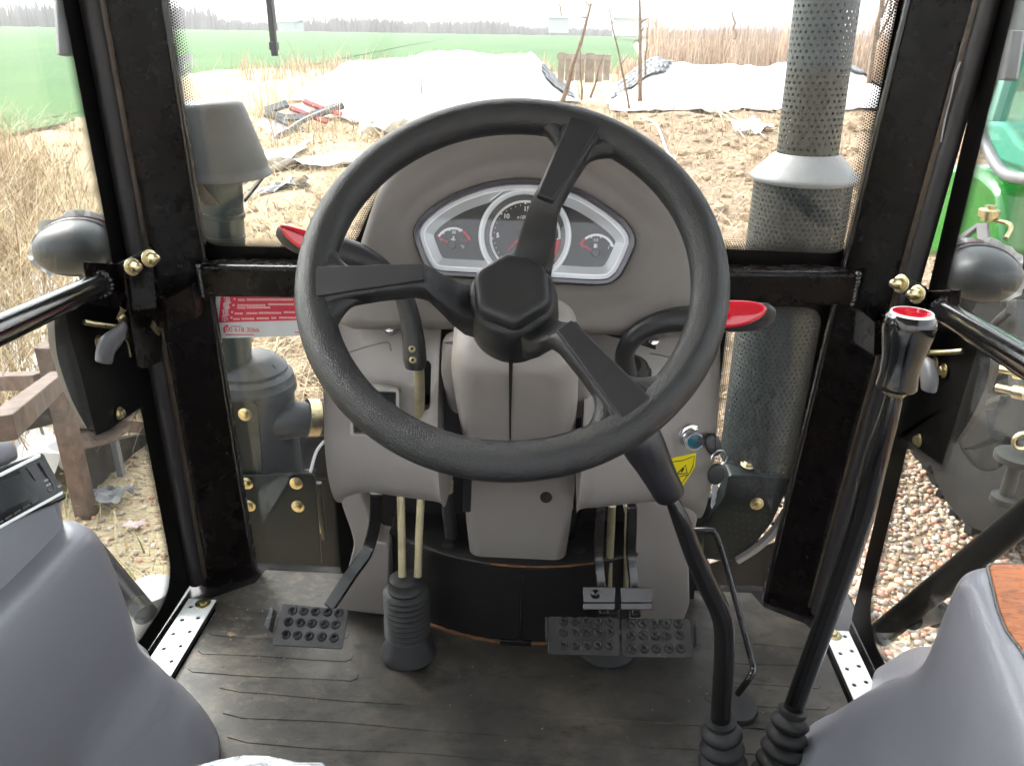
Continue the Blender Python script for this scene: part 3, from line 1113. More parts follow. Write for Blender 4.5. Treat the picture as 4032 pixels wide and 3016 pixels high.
def door(sgn, X, front_y, px, label):
    """side door: tinted pane with printed border, grab tube, latch plate and catch"""
    d = thing('cab_door', (X, front_y, 0), label, 'door')
    D = Frame((X, 0, 0), (-sgn, 0, 0))            # right = along +-Y, up = Z, normal towards the driver
    s_ = D.x.y                                     # +1 when D.x points forward

    def yz(x, y, h=0.0):
        return D.pix(x, y, h)
    g = MB()
    c = [(s_ * front_y, -0.02), (s_ * front_y, 1.50), (s_ * -0.62, 1.50), (s_ * -0.62, 0.42), (s_ * -0.30, 0.42), (s_ * 0.05, 0.42), (s_ * 0.35, -0.02)]
    g.prism(c, D, -0.005, 0)
    gl = build('door_pane', g, MT['glass_side'], d, smooth=0)
    # solid black border: front edge, bottom edge with a rounded corner, latch patch
    fe = front_y - 0.054
    f = MB()
    corner = [(fe, 1.50), (fe, 0.12)] + [(fe - 0.06 + 0.06 * math.cos(a), 0.105 - 0.06 + 0.06 * math.sin(a) - 0.0) for a in [R(0 - 15 * k) for k in range(0, 7)]]
    corner = [(fe, 1.50), (fe, 0.11)] + [(fe - 0.07 + 0.07 * math.cos(R(-15 * k)), 0.105 + 0.07 * math.sin(R(-15 * k))) for k in range(7)] + [(0.4, 0.035)]
    outer = [(front_y - 0.001, 1.50), (front_y - 0.001, 0.11)] + [(front_y - 0.001, 0.09 - 0.015 * k) for k in range(7)] + [(0.4, -0.018)]
    inn = [(s_ * a, b) for a, b in corner]
    out = [(s_ * a, b) for a, b in outer]
    n = len(inn)
    f.add([D.w(p[0], p[1], 0.0008) for p in inn] + [D.w(p[0], p[1], 0.0008) for p in out], [(i, i + 1, n + i + 1, n + i) for i in range(n - 1)])
    latch = [yz(*q) for q in px['patch']]
    poly_sheet(f, [(s_ * (front_y - 0.02), latch[0][1])] + latch + [(s_ * (front_y - 0.02), latch[-1][1])], D, 0.0011)
    build('black_border', f, MT['frit'], gl, smooth=0)
    dn = [(inn[0][0], inn[0][1] + (inn[1][1] - inn[0][1]) * i / 24) for i in range(24)] + inn[1:]
    off = []
    for i, p in enumerate(dn):
        a = V(dn[max(i - 1, 0)])
        b = V(dn[min(i + 1, len(dn) - 1)])
        t = (b - a).normalized()
        nn = V((t.y, -t.x)) if s_ > 0 else V((-t.y, t.x))
        if nn.x * s_ > 0.0 and abs(nn.x) > 0.3:
            nn = -nn
        if nn.y < 0 and abs(nn.x) <= 0.3:
            nn = -nn
        off.append(V(p) + nn * 0.0205)
    dots(dn, off, D, 0.0006, gl, closed=False)
    lp = []
    for i in range(len(latch) - 1):
        lp += [V(latch[i]).lerp(V(latch[i + 1]), q / 4) for q in range(4)]
    lp.append(V(latch[-1]))
    cen = V((sum(p[0] for p in latch) / len(latch), sum(p[1] for p in latch) / len(latch)))
    off = []
    for i, p in enumerate(lp):
        a = V(lp[max(i - 1, 0)])
        b = V(lp[min(i + 1, len(lp) - 1)])
        t = (b - a)
        t = t.normalized() if t.length > 1e-6 else V((1, 0))
        nn = V((t.y, -t.x))
        if nn.dot(V(p) - cen) < 0:
            nn = -nn
        off.append(V(p) + nn * 0.0165)
    dots(lp, off, D, 0.0009, gl, closed=False)
    return d, D


dl, DL = door(-1, -0.632, 1.232, dict(patch=[(455, 1120), (300, 1190), (258, 1245), (275, 1330), (318, 1480), (376, 1715), (430, 1690), (490, 1645), (540, 1612), (560, 1600)]),
              'left glass cab door with black grab tube, latch and grey release handle')
dr, DR = door(1, 0.628, 1.228, dict(patch=[(3690, 1140), (3800, 1235), (3868, 1320), (3850, 1380), (3795, 1560), (3712, 1832), (3660, 1795), (3585, 1740), (3530, 1715)]),
              'right glass cab door with black grab tube behind the tall lever')


def grab_and_latch(d, D, sgn, c):
    """bracket plate with two cap nuts, grab tube, latch plate with bolts, release handle"""
    X0 = D.o.x
    # bent bracket: one wing towards the pillar carries cap nuts, the other wing carries the tube
    k = MB()
    top = [P(x, y, X=X0 - sgn * h) for x, y, h in c['br_top']]
    bot = [P(x, y, X=X0 - sgn * h) for x, y, h in c['br_bot']]
    th = V((-sgn * 0.003, -0.001, 0))
    k.loft([[top[i], bot[i], bot[i] + th, top[i] + th] for i in range(len(top))])
    br = build('latch_bracket', k, MT['paint'], d, smooth=30, bevel=0.0012)
    for (x, y, h) in c['nuts']:
        p = P(x, y, X=X0 - sgn * h)
        place('cap_nut', CAPNUT, br, along(p, c['nut_dir'], rnd.random()))
    t = MB()
    a = P(*c['tube'][0][:2], X=X0 - sgn * c['tube'][0][2])
    b = P(*c['tube'][1][:2], X=X0 - sgn * c['tube'][1][2])
    b2 = a + (b - a) * 1.5
    t.tube([a, a + (b - a) * 0.5, b, b2], 0.0165, 20)
    tb = build('grab_tube', t, MT['tubepaint'], d)
    w = MB()
    ax = (b - a).normalized()
    e1 = ax.orthogonal().normalized()
    e2 = ax.cross(e1)
    for j in range(16):
        an = 2 * math.pi * j / 16
        w.lathe([(0.001, 0), (0.0052, 0.002), (0.0042, 0.006), (0.001, 0.008)], a + ax * 0.003 + (e1 * math.cos(an) + e2 * math.sin(an)) * 0.0175, ax, 7)
    tag(build('weld_bead', w, MT['tubepaint'], tb), kind='stuff')
    # flat latch plate
    poly = [P(x, y, X=X0 - sgn * 0.040) for x, y in c['plate']]
    lpn = MB()
    n = len(poly)
    nrm = (poly[1] - poly[0]).cross(poly[2] - poly[0]).normalized()
    if nrm.y > 0:
        nrm = -nrm
    lpn.loft([poly, [p - nrm * 0.003 for p in poly]])
    pl = build('latch_plate', lpn, MT['paint'], d, smooth=0, bevel=0.001)
    for x, y in c['rivets']:
        p = P(x, y, X=X0 - sgn * 0.040) + nrm * 0.001
        place('screw', SCREW, pl, along(p, nrm))
    # yellow zinc latch body behind the plate and its crank
    zb = MB()
    for q in c['zinc']:
        pts = [P(x, y, X=X0 - sgn * q[0]) for x, y in q[1]]
        zb.bar(pts, q[2], 0.003, (0, 0.3, 1))
    build('latch_mechanism', zb, MT['zinc'], d, smooth=30, bevel=0.0006)
    rod = MB()
    rp = [P(x, y, X=X0 - sgn * h) for x, y, h in c['rod']]
    rod.tube(rp, 0.0042, 10)
    build('latch_rod', rod, MT['zinc'], d)
    hd = MB()
    hp_ = [P(x, y, X=X0 - sgn * 0.045) for x, y in c['handle']]
    hd.tube(catmull(hp_, 4), c['hr'], 14, flat=(1.0, 0.6), up=(0, 1, 0.2))
    build('release_handle', hd, MT['greypl'], d, smooth=60, sub=1)
    for x, y in c['bolts']:
        p = P(x, y, X=X0 - sgn * 0.003)
        place('bolt', BOLT, d, along(p, (-sgn, 0, 0), rnd.random()))


grab_and_latch(dl, DL, -1, dict(
    br_top=[(322, 1030, 0.010), (455, 1040, 0.020), (478, 1030, 0.034), (592, 972, 0.075)],
    br_bot=[(350, 1195, 0.010), (478, 1220, 0.020), (500, 1222, 0.034), (610, 1215, 0.075)],
    nuts=[(520, 1052, 0.058), (588, 1018, 0.080)], nut_dir=(0.85, -0.45, 0.15),
    tube=[(395, 1118, 0.016), (0, 1298, 0.085)],
    plate=[(478, 1040), (560, 1030), (612, 1110), (612, 1180), (622, 1250), (633, 1340), (628, 1425), (560, 1452), (535, 1440)],
    rivets=[(550, 1258), (556, 1360)],
    zinc=[(0.034, [(484, 1215), (478, 1250), (492, 1290), (500, 1330)], 0.020), (0.030, [(480, 1295), (510, 1340), (522, 1400)], 0.014), (0.046, [(598, 1275), (612, 1295), (628, 1310)], 0.012), (0.03, [(500, 1250), (480, 1295)], 0.012)],
    rod=[(330, 1268, 0.012), (365, 1275, 0.018), (462, 1288, 0.032)],
    handle=[(490, 1275), (462, 1325), (420, 1365), (408, 1432)], hr=[0.008, 0.0145, 0.0185, 0.0165],
    bolts=[(388, 1345), (470, 1627)]))
grab_and_latch(dr, DR, 1, dict(
    br_top=[(3790, 1140, 0.010), (3660, 1146, 0.020), (3645, 1128, 0.034), (3552, 1072, 0.070)],
    br_bot=[(3760, 1310, 0.010), (3650, 1290, 0.020), (3632, 1290, 0.034), (3545, 1230, 0.070)],
    nuts=[(3612, 1160, 0.058), (3548, 1118, 0.080)], nut_dir=(-0.85, -0.45, 0.15),
    tube=[(3715, 1225, 0.016), (4032, 1420, 0.085)],
    plate=[(3640, 1140), (3552, 1100), (3500, 1190), (3490, 1290), (3470, 1380), (3462, 1470), (3530, 1500), (3560, 1495)],
    rivets=[(3560, 1290), (3540, 1420)],
    zinc=[(0.046, [(3470, 1392), (3490, 1385), (3512, 1372)], 0.012), (0.034, [(3640, 1380), (3650, 1400)], 0.020)],
    rod=[(3790, 1382, 0.012), (3750, 1386, 0.020), (3640, 1392, 0.032)],
    handle=[(3640, 1430), (3652, 1455), (3660, 1500), (3655, 1540)], hr=[0.012, 0.0175, 0.0175, 0.0150],
    bolts=[(3682, 1432), (3718, 1460), (3618, 1734)]))

# striker boxes on the pillars that the latches catch
for sgn, q, lab in ((-1, ((618, 1180), (645, 1190), (752, 1120), (770, 1255), (660, 1310)), 'left'), (1, ((3372, 1212), (3450, 1262), (3500, 1268), (3490, 1420), (3360, 1350)), 'right')):
    mb = MB()
    pl_ = (V((sgn * 0.565, 1.205, 0.6)), V((0, -1, 0)))
    if sgn < 0:
        top = [P(615, 1172, Y=1.185), P(652, 1178, Y=1.175), P(750, 1128, Y=1.215)]
        bot = [P(628, 1290, Y=1.185), P(660, 1300, Y=1.175), P(768, 1256, Y=1.215)]
    else:
        top = [P(3372, 1212, Y=1.235), P(3445, 1268, Y=1.18), P(3502, 1264, Y=1.185)]
        bot = [P(3360, 1345, Y=1.235), P(3440, 1400, Y=1.18), P(3495, 1395, Y=1.185)]
    th = V((0, 0.003, 0))
    mb.loft([[top[i], bot[i], bot[i] + th, top[i] + th] for i in range(3)])
    mb.loft([[top[2], bot[2], bot[2] + V((0.004 * sgn, 0.05, 0)), top[2] + V((0.004 * sgn, 0.05, 0))], [p + V((-0.003 * sgn, 0, 0)) for p in (top[2], bot[2], bot[2] + V((0.004 * sgn, 0.05, 0)), top[2] + V((0.004 * sgn, 0.05, 0)))]])
    build('striker_box', mb, MT['paint'], cabf, smooth=0, bevel=0.001)

# ------------------------------------------------------------------ dashboard console
dash = thing('dashboard_console', (0.02, 1.20, 0.0), 'taupe plastic dashboard console standing behind the steering wheel', 'dashboard')
TILT = R(18)
DF = Frame(P(2075, 930, d=1.0), (0, -math.cos(TILT), math.sin(TILT)), roll=-0.016)


def z2(x, y, h=0.0):      # coordinates read from a close-up of the gauges (scale 950 / 2212 from 1600, 650)
    return V(DF.pix(1600 + x * 950 / 2212, 650 + y * 950 / 2212, h))


CL = catmull([V((*p, 0)) for p in [z2(x, y) for x, y in ((75, 640), (100, 545), (185, 440), (335, 330), (525, 235), (780, 158), (1060, 130), (1310, 150), (1560, 222), (1760, 330), (1955, 472), (2062, 595), (2090, 690), (2075, 775), (1995, 950), (1915, 1052), (1780, 1098), (1330, 1078), (640, 1035), (290, 1010), (185, 935), (110, 775))]], 4, closed=True)
CL = [V((p.x, p.y)) for p in CL][::-1]                       # counter-clockwise
OUTL = [V(DF.pix(x, y)) for x, y in ((1350, 1290), (1358, 1180), (1395, 1040), (1440, 890), (1492, 745), (1590, 605), (1740, 512), (2010, 470), (2270, 490), (2460, 560), (2610, 690), (2715, 880), (2765, 1060), (2790, 1200), (2800, 1320), (2400, 1320), (2000, 1310), (1650, 1295))]
OUTL = [V((p.x, p.y)) for p in catmull([V((p.x, p.y, 0)) for p in OUTL], 4, closed=True)][::-1]


def radial(poly, n=120):
    """resample a star-shaped outline at n equal angles about the origin"""
    out = []
    m = len(poly)
    for k in range(n):
        a = 2 * math.pi * k / n
        d = V((math.cos(a), math.sin(a)))
        best = 0
        for i in range(m):
            p, q = poly[i], poly[(i + 1) % m]
            e = q - p
            den = d.x * e.y - d.y * e.x
            if abs(den) < 1e-12:
                continue
            t = (p.x * e.y - p.y * e.x) / den
            s = (p.x * d.y - p.y * d.x) / den
            if t > 0 and -1e-6 <= s <= 1 + 1e-6:
                best = max(best, t)
        out.append(d * best)
    return out


rc, ro = radial(CL), radial(OUTL)


def blend(a, b, t):
    return [p * (1 - t) + q * t for p, q in zip(a, b)]


def limit(a, d, cap, f=0.8):
    """a pushed outwards by d metres but never past fraction f of cap"""
    out = []
    for p, c in zip(a, cap):
        l = p.length
        out.append(p.normalized() * min(l + d, l + (c.length - l) * f))
    return out


loops = []
for pts, h in ((rc, -0.016), (rc, -0.002), (limit(rc, 0.003, ro), 0.0005), (limit(rc, 0.016, ro, 0.35), 0.0015), (limit(rc, 0.026, ro, 0.5), 0.005), (limit(rc, 0.036, ro, 0.62), 0.010),
               (limit(rc, 0.046, ro, 0.70), 0.0125), (blend(rc, ro, 0.80), 0.0145), (blend(rc, ro, 0.90), 0.0125), (blend(rc, ro, 0.955), 0.008), (blend(rc, ro, 0.99), 0.0), (ro, -0.012), (blend(rc, ro, 1.01), -0.05), (blend(rc, ro, 1.01), -0.15)):
    loops.append([DF.w(p.x, p.y, h) for p in pts])
mb = MB()
mb.loft(loops, True, True)
build('instrument_shroud', mb, MT['taupe'], dash, smooth=60)

# lower covers left and right of the column: side profile swept across, ends rounded off
PROF = [(1.090, 0.662), (1.050, 0.660), (1.018, 0.646), (0.990, 0.615), (0.968, 0.570), (0.952, 0.520), (0.944, 0.470), (0.948, 0.425), (0.964, 0.385), (0.990, 0.360), (1.020, 0.350), (1.100, 0.350), (1.130, 0.36), (1.130, 0.66)]


def cover(x0, x1, r0, r1, low=0.0, prof=PROF):
    """loft along X; r0 / r1 = how far the ends round back"""
    cp = [V((0, y, z)) for y, z in prof[:12]]
    cp = catmull(cp, 4)
    pr = [(p.y, p.z + (low if p.z < 0.4 else 0)) for p in cp] + list(prof[12:])
    ym, zm = 1.10, 0.50
    xs = []
    n = 9
    for k in range(n + 1):
        a = R(90 * k / n)
        xs.append((x0 + r0 * (1 - math.sin(a)), math.cos(a), r0))
    for k in range(1, 9):
        xs.append((x0 + r0 + 0, 0, 0)) if False else None
    for k in range(n + 1):
        a = R(90 - 90 * k / n)
        xs.append((x1 - r1 * (1 - math.sin(a)), math.cos(a), r1))
    loops = []
    for x, c, r in sorted([(x, c, r) for x, c, r in xs], key=lambda t: t[0]):
        k = 1 - c
        loop = []
        for y, z in pr:
            dy, dz = y - ym, z - zm
            f = 1 - (r / 0.16) * 0.55 * c
            loop.append(V((x, ym + dy * f, zm + dz * (1 - (r / 0.16) * 0.22 * c))))
        loops.append(loop)
    # straight stretch between the rounded ends needs rows of its own for smooth shading
    m = MB()
    m.loft(loops, True, True)
    return m


XL0, XL1 = P(1296, 1700, Y=0.97).x, P(1742, 1560, Y=1.0).x
XR0, XR1 = P(2296, 1560, Y=1.0).x, P(2800, 1720, Y=0.98).x
lc = build('left_cover', cover(XL0, XL1, 0.045, 0.022), MT['taupe_low'], dash, smooth=60)
rcv = build('right_cover', cover(XR0, XR1, 0.022, 0.060), MT['taupe_low'], dash, smooth=60)

# slot for the left lever, the shade inside it put in as a near-black box
sa, sb_ = P(1620, 1445, Y=0.962), P(1686, 1642, Y=0.946)
SF = Frame(((sa.x + sb_.x) / 2, 0.93, (sa.z + sb_.z) / 2), (0, -1, 0))
slot = rrect(abs(sb_.x - sa.x), abs(sa.z - sb_.z), 0.008, 4)
cm = MB()
cm.prism(slot, SF, -0.12, 0.06)
cut(lc, cm)
ln = MB()
ln.prism(offset2(slot, 0.0006), SF, -0.119, -0.052, cap1=False)
build('slot_shade', ln, MT['darkhole'], lc, smooth=0, fixn=False)

# louvre panel low on the left cover
LV = Frame(P(1474, 1625, Y=0.9405), (0, -1, 0.10), roll=R(-2.0))
lo = [V(LV.pix(x, y)) for x, y in ((1380, 1716), (1572, 1728), (1574, 1530), (1382, 1520))]
mb = MB()
fr_o = roundpoly(lo, 0.006, 4)
mb.ring(fr_o, offset2(fr_o, 0.0045), LV, -0.012, 0.0025)
lv = build('louvre_panel', mb, MT['taupe_low'], dash, smooth=40, bevel=0.0008)
mb = MB()
inn = offset2(fr_o, 0.0045)
mb.prism(inn, LV, -0.012, -0.004)
build('louvre_back', mb, MT['blackpl'], lv, smooth=0)
wl = max(p.x for p in inn) - min(p.x for p in inn)
hl = max(p.y for p in inn) - min(p.y for p in inn)
cx_, cy_ = sum(p.x for p in inn) / len(inn), sum(p.y for p in inn) / len(inn)
for k in range(4):
    mb = MB()
    mb.box((0, 0, 0), (wl * 0.92, 0.004, hl * 0.17), LV.mat(cx_, cy_ - hl * 0.36 + k * hl * 0.235, 0.0, 0).to_3x3().to_4x4() @ M4.Rotation(R(90 + 22), 4, 'X') @ M4.Identity(4))
    for i, p in enumerate(mb.v):
        mb.v[i] = p + LV.w(cx_, cy_ - hl * 0.36 + k * hl * 0.235, 0.0)
    build('slat', mb, MT['blackpl'], lv, smooth=0, bevel=0.0008)

# Phillips screw in a dimple, moulded crease, right cover screw
sp_ = P(1535, 1284, Y=0.984)
nrm = V((0, -0.80, 0.60))
mb = MB()
mb.lathe([(0.0115, -0.004), (0.0115, 0.0006), (0.0085, 0.0012), (0.0085, -0.002)], sp_, nrm, 24, cap0=False, cap1=False)
build('screw_dimple', mb, MT['taupe'], lc)
mb = MB()
mb.lathe([(0.0085, -0.001), (0.0082, 0.0012), (0.0062, 0.0018), (0.006, 0.0008), (0.0055, 0.003), (0.003, 0.0042), (0.0005, 0.0045)], sp_, nrm, 22, cap0=False)
so = build('screw', mb, MT['steel'], dash)
fs_ = Frame(sp_, nrm)
mb = MB()
for a in (0.4, 0.4 + math.pi / 2):
    c, s = math.cos(a), math.sin(a)
    mb.prism([(c * 0.003 - s * 0.0006, s * 0.003 + c * 0.0006), (-c * 0.003 - s * 0.0006, -s * 0.003 + c * 0.0006), (-c * 0.003 + s * 0.0006, -s * 0.003 - c * 0.0006), (c * 0.003 + s * 0.0006, s * 0.003 - c * 0.0006)], fs_, 0.0040, 0.0047)
build('cross_slot', mb, MT['darkhole'], so, smooth=0)
sp2 = P(2575, 1338, Y=0.990)
mb = MB()
mb.lathe([(0.0075, -0.001), (0.007, 0.001), (0.0045, 0.0025), (0.0005, 0.0028)], sp2, nrm, 18)
build('screw', mb, MT['steel'], dash)

# moulded crease lines on both covers
bpy.context.view_layer.update()
_dg = bpy.context.evaluated_depsgraph_get()
for cov, pts_ in ((lc, ((1372, 1388), (1420, 1372), (1470, 1358), (1515, 1348), (1532, 1352), (1540, 1382))), (rcv, ((2560, 1392), (2600, 1398), (2650, 1412), (2690, 1425)))):
    ev = cov.evaluated_get(_dg)
    q_ = []
    for x, y in pts_:
        ok_, p_, n_2, _ = ev.ray_cast(CAM, ray(x, y).normalized())
        if ok_:
            q_.append(p_ + n_2 * 0.0002)
    if len(q_) > 2:
        mb = MB()
        mb.tube(catmull(q_, 4), 0.0011, 6)
        build('moulded_crease', mb, MT['taupe'], cov)

# side legs of the console down to the floor
LP = Frame((0, 1.165, 0), (0, -1, 0))


def leg(pts, label, flip=1):
    m = MB()
    poly = [V(LP.pix(x, y)) for x, y in pts]
    m.prism(roundpoly(poly, 0.012, 4) if flip else poly, LP, -0.055, 0.0)
    o = build('side_leg', m, MT['taupe_low'], dash, smooth=50, bevel=0.006, seg=3)
    return o


leg([(1322, 1905), (1352, 2010), (1378, 2080), (1394, 2140), (1376, 2220), (1345, 2310), (1325, 2400), (1528, 2424), (1532, 2160), (1522, 2140), (1474, 2132), (1466, 2070), (1448, 2005), (1405, 1930)], 'left')
leg([(2450, 1990), (2470, 2060), (2455, 2400), (2440, 2440), (2690, 2452), (2716, 2380), (2712, 2200), (2740, 2080), (2765, 1930), (2560, 1930)], 'right')

# dark bulkhead and gap filler behind the pedals
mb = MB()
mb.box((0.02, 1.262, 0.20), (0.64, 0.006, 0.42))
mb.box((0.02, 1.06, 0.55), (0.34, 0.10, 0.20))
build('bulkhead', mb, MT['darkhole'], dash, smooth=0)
mb = MB()
for x, y in ((1545, 2035), (1580, 2040), (1625, 2052)):
    p = P(x, y, Y=1.255)
    mb.tube([p, p + V((0.02, 0, -0.002))], 0.005, 8)
for x0, y0, x1, y1 in ((1650, 2060, 1760, 2130), (2265, 2080, 2300, 2180)):
    a, b = P(x0, y0, Y=1.25), P(x1, y1, Y=1.25)
    mb.box((a + b) / 2, (abs(b.x - a.x), 0.01, abs(b.z - a.z)))
tag(build('linkage_bracket', mb, MT['blacksteel'], dash, bevel=0.002), kind='stuff')

# ------------------------------------------------------------------ gauges
clus = thing('instrument_cluster', DF.w(0, 0, -0.015), 'instrument cluster with silver-ringed rev counter and two small red-needle gauges', 'instrument cluster')
mb = MB()
mb.ring(CL, offset2(CL, 0.0065), DF, -0.015, 0.0055)
build('bezel', mb, MT['bezel'], clus, smooth=40, bevel=0.0012)
c1, c2, c3, c4 = offset2(CL, 0.007), offset2(CL, 0.0115), offset2(CL, 0.0165), offset2(CL, 0.0225)
mb = MB()
mb.ring(c1, c2, DF, -0.0125, -0.002)
build('silver_trim', mb, MT['silver'], clus, smooth=40)
mb = MB()
mb.ring(offset2(CL, 0.0112), offset2(CL, 0.0128), DF, -0.012, -0.0012)
build('bright_line', mb, MT['silverline'], clus, smooth=40)
mb = MB()
n_ = len(c2)
mb.loft([[DF.w(p.x, p.y, -0.003) for p in c2], [DF.w(p.x, p.y, -0.0115) for p in c4]], False, False)
build('sloped_surround', mb, MT['silver'], clus, smooth=40)
mb = MB()
mb.prism(offset2(CL, 0.008), DF, -0.0145, -0.0122)
build('dial_plate', mb, MT['dial'], clus, smooth=0)


def arc_ring(mb, c, r0, r1, a0, a1, h0, h1, n=40, full=False):
    """flat ring or arc about centre c (u, v)"""
    m = n if full else n + 1
    A = [R(a0 + (a1 - a0) * k / n) for k in range(m)]
    o = [V((c.x + r1 * math.cos(a), c.y + r1 * math.sin(a))) for a in A]
    i = [V((c.x + r0 * math.cos(a), c.y + r0 * math.sin(a))) for a in A]
    if full:
        mb.ring(o, i, DF, h0, h1)
    else:
        mb.prism(o + i[::-1], DF, h0, h1)


sc_ = (z2(1510, 650) - z2(655, 650)).length / 855       # metres per close-up pixel
tc = z2(1085, 650)
mb = MB()
arc_ring(mb, tc, 372 * sc_, 428 * sc_, 0, 360, -0.012, -0.0015, 72, True)
tr_ = build('tachometer_ring', mb, MT['silver'], clus, smooth=30, bevel=0.001)
mb = MB()
arc_ring(mb, tc, 404 * sc_, 416 * sc_, 0, 360, -0.0015, -0.0006, 72, True)
build('bright_line', mb, MT['silverline'], tr_, smooth=30)
mb = MB()
n_ = 72
mb.loft([[DF.w(tc.x + r * sc_ * math.cos(2 * math.pi * k / n_), tc.y + r * sc_ * math.sin(2 * math.pi * k / n_), h) for k in range(n_)] for r, h in ((372, -0.002), (338, -0.010), (336, -0.0118))], False, False)
build('tachometer_funnel', mb, MT['greymetal'], tr_, smooth=60)
mb = MB()
mb.prism([V((tc.x + 337 * sc_ * math.cos(2 * math.pi * k / n_), tc.y + 337 * sc_ * math.sin(2 * math.pi * k / n_))) for k in range(n_)], DF, -0.0121, -0.0112)
td = build('tachometer_dial', mb, MT['dial'], clus, smooth=0)
mb = MB()
arc_ring(mb, tc, 308 * sc_, 331 * sc_, -2, 232, -0.0112, -0.0108, 60)
for a in (-2, 45, 92, 139, 186, 232):
    arc_ring(mb, tc, 295 * sc_, 309 * sc_, a - 1.5, a + 1.5, -0.0112, -0.0108, 4)
for k in range(1, 25):
    a = R(232 - k * 234 / 25)
    if k % 5:
        mb.prism(circle2(4.5 * sc_, 8, tc.x + 287 * sc_ * math.cos(a), tc.y + 287 * sc_ * math.sin(a)), DF, -0.0112, -0.0108)
build('scale', mb, MT['print_white'], td, smooth=0)
mb = MB()
arc_ring(mb, tc, 290 * sc_, 331 * sc_, -48, -4, -0.0112, -0.0108, 16)
build('red_zone', mb, MT['print_red'], td, smooth=0)
for s, x, y, z in (('5', 832, 640, 60), ('10', 913, 463, 60), ('15', 1101, 395, 60), ('20', 1290, 463, 60), ('25', 1318, 640, 60)):
    q = z2(x, y)
    text(s, DF, q.x, q.y, z * sc_ * 0.98, -0.0108, MT['print_white'], td, 'numeral', bold=0.0002)
q = z2(1105, 474)
text('x100r/min', DF, q.x, q.y, 46 * sc_, -0.0108, MT['print_white'], td, 'lettering', shear=0.25)


def needle(p, q, w, mat, cap, capr):
    m = MB()
    d = (q - p).normalized()
    s = V((-d.y, d.x)) * w
    m.prism([p + s * 1.2, q + s * 0.7, q - s * 0.7, p - s * 1.2][::-1], DF, -0.0085, -0.0075)
    build('needle', m, mat, clus, smooth=0)
    m = MB()
    m.lathe([(capr, 0), (capr, 0.004), (capr * 0.8, 0.006), (0.0005, 0.0065)], DF.w(cap.x, cap.y, -0.0112), DF.n, 20)
    build('needle_cap', m, MT['blackpl'], clus)


needle(z2(1085, 620), z2(928, 775), 7 * sc_, MT['needle'] if 'needle' in MT else MT['print_red'], z2(1085, 620), 54 * sc_)
for g, (gx, gy), arcs, txt, nd_ in (
        ('temp', (420, 738), (('print_white', 62, 150), ('print_red', 22, 59)), (('40', 305, 680, 30, 'print_grey'), ('80', 427, 612, 38, 'print_white'), ('120', 525, 688, 32, 'print_red'), ('°C', 505, 745, 36, 'print_white')), ((410, 730), (278, 650))),
        ('fuel', (1745, 800), (('print_white', 22, 131), ('print_red', 132, 150)), (('1/2', 1740, 683, 36, 'print_white'), ('1', 1860, 755, 36, 'print_white'), ('0', 1615, 748, 30, 'print_red')), ((1737, 798), (1590, 715)))):
    c = z2(gx, gy)
    for mn, a0, a1 in arcs:
        mb = MB()
        arc_ring(mb, c, 152 * sc_, 174 * sc_, a0, a1, -0.0122, -0.0117, 20)
        if mn == 'print_white':
            for a in (a0 + 8, (a0 + a1) / 2, a1 - 20):
                arc_ring(mb, c, 142 * sc_, 153 * sc_, a - 2.5, a + 2.5, -0.0122, -0.0117, 3)
        build('gauge_scale', mb, MT[mn], clus, smooth=0)
    for s, x, y, z, mn in txt:
        q = z2(x, y)
        text(s, DF, q.x, q.y, z * sc_, -0.0117, MT[mn], clus, 'numeral')
    needle(z2(*nd_[0]), z2(*nd_[1]), 7 * sc_, MT['print_red'], z2(*nd_[0]), 42 * sc_)
# thermometer and pump pictograms
mb = MB()


def zrect(x0, y0, x1, y1):
    a, b = z2(x0, y1), z2(x1, y0)
    mb.prism([a, V((b.x, a.y)), b, V((a.x, b.y))], DF, -0.0122, -0.0117)


zrect(414, 645, 422, 680)
zrect(422, 648, 432, 652)
zrect(422, 658, 430, 662)
zrect(398, 672, 440, 676)
zrect(396, 682, 438, 686)
zrect(1724, 718, 1750, 755)
zrect(1754, 722, 1758, 752)
zrect(1720, 752, 1756, 757)
tag(build('pictogram', mb, MT['print_white'], clus, smooth=0), kind='stuff')
# triangular highlight of the left lobe, drawn as near-white strips
mb = MB()
tri = [z2(x, y, -0.001) for x, y in ((875, 240), (765, 320), (775, 330), (885, 245))]
mb.prism(tri, DF, -0.011, -0.001)
tri = [z2(x, y, -0.001) for x, y in ((700, 255), (875, 228), (880, 238), (705, 265))]
mb.prism(tri[::-1], DF, -0.011, -0.001)
build('bright_line', mb, MT['silverline'], clus, smooth=0)
mb = MB()
mb.prism(offset2(CL, 0.0060), DF, 0.0026, 0.0040)
build('lens', mb, MT['lens'], clus, smooth=0)

# ------------------------------------------------------------------ steering wheel
WC = V((0.0085, 0.765, 0.779))
WF = Frame(WC, (0, -0.682, 0.7314))
sw = thing('steering_wheel', WF.w(0, 0, -0.1), 'black three-spoke steering wheel with grained rim and hexagonal hub cap', 'steering wheel')
mb = MB()
n1, n2 = 128, 28
RC = 0.1925
loops = []
for i in range(n1 + 1):
    a = 2 * math.pi * i / n1
    loop = []
    for j in range(n2):
        b = 2 * math.pi * j / n2
        r = 0.0186
        # slightly egg-shaped section with a shallow finger groove on the driver's side
        rr = r * (1 - 0.055 * math.exp(-((b - 1.9) / 0.35) ** 2)) * (1 + 0.05 * math.cos(b))
        u = RC + rr * math.cos(b)
        loop.append(WF.w(u * math.cos(a), u * math.sin(a), rr * math.sin(b) * 1.02))
    loops.append(loop)
mb.loft(loops, False, False)
build('rim', mb, MT['rim'], sw, smooth=180)
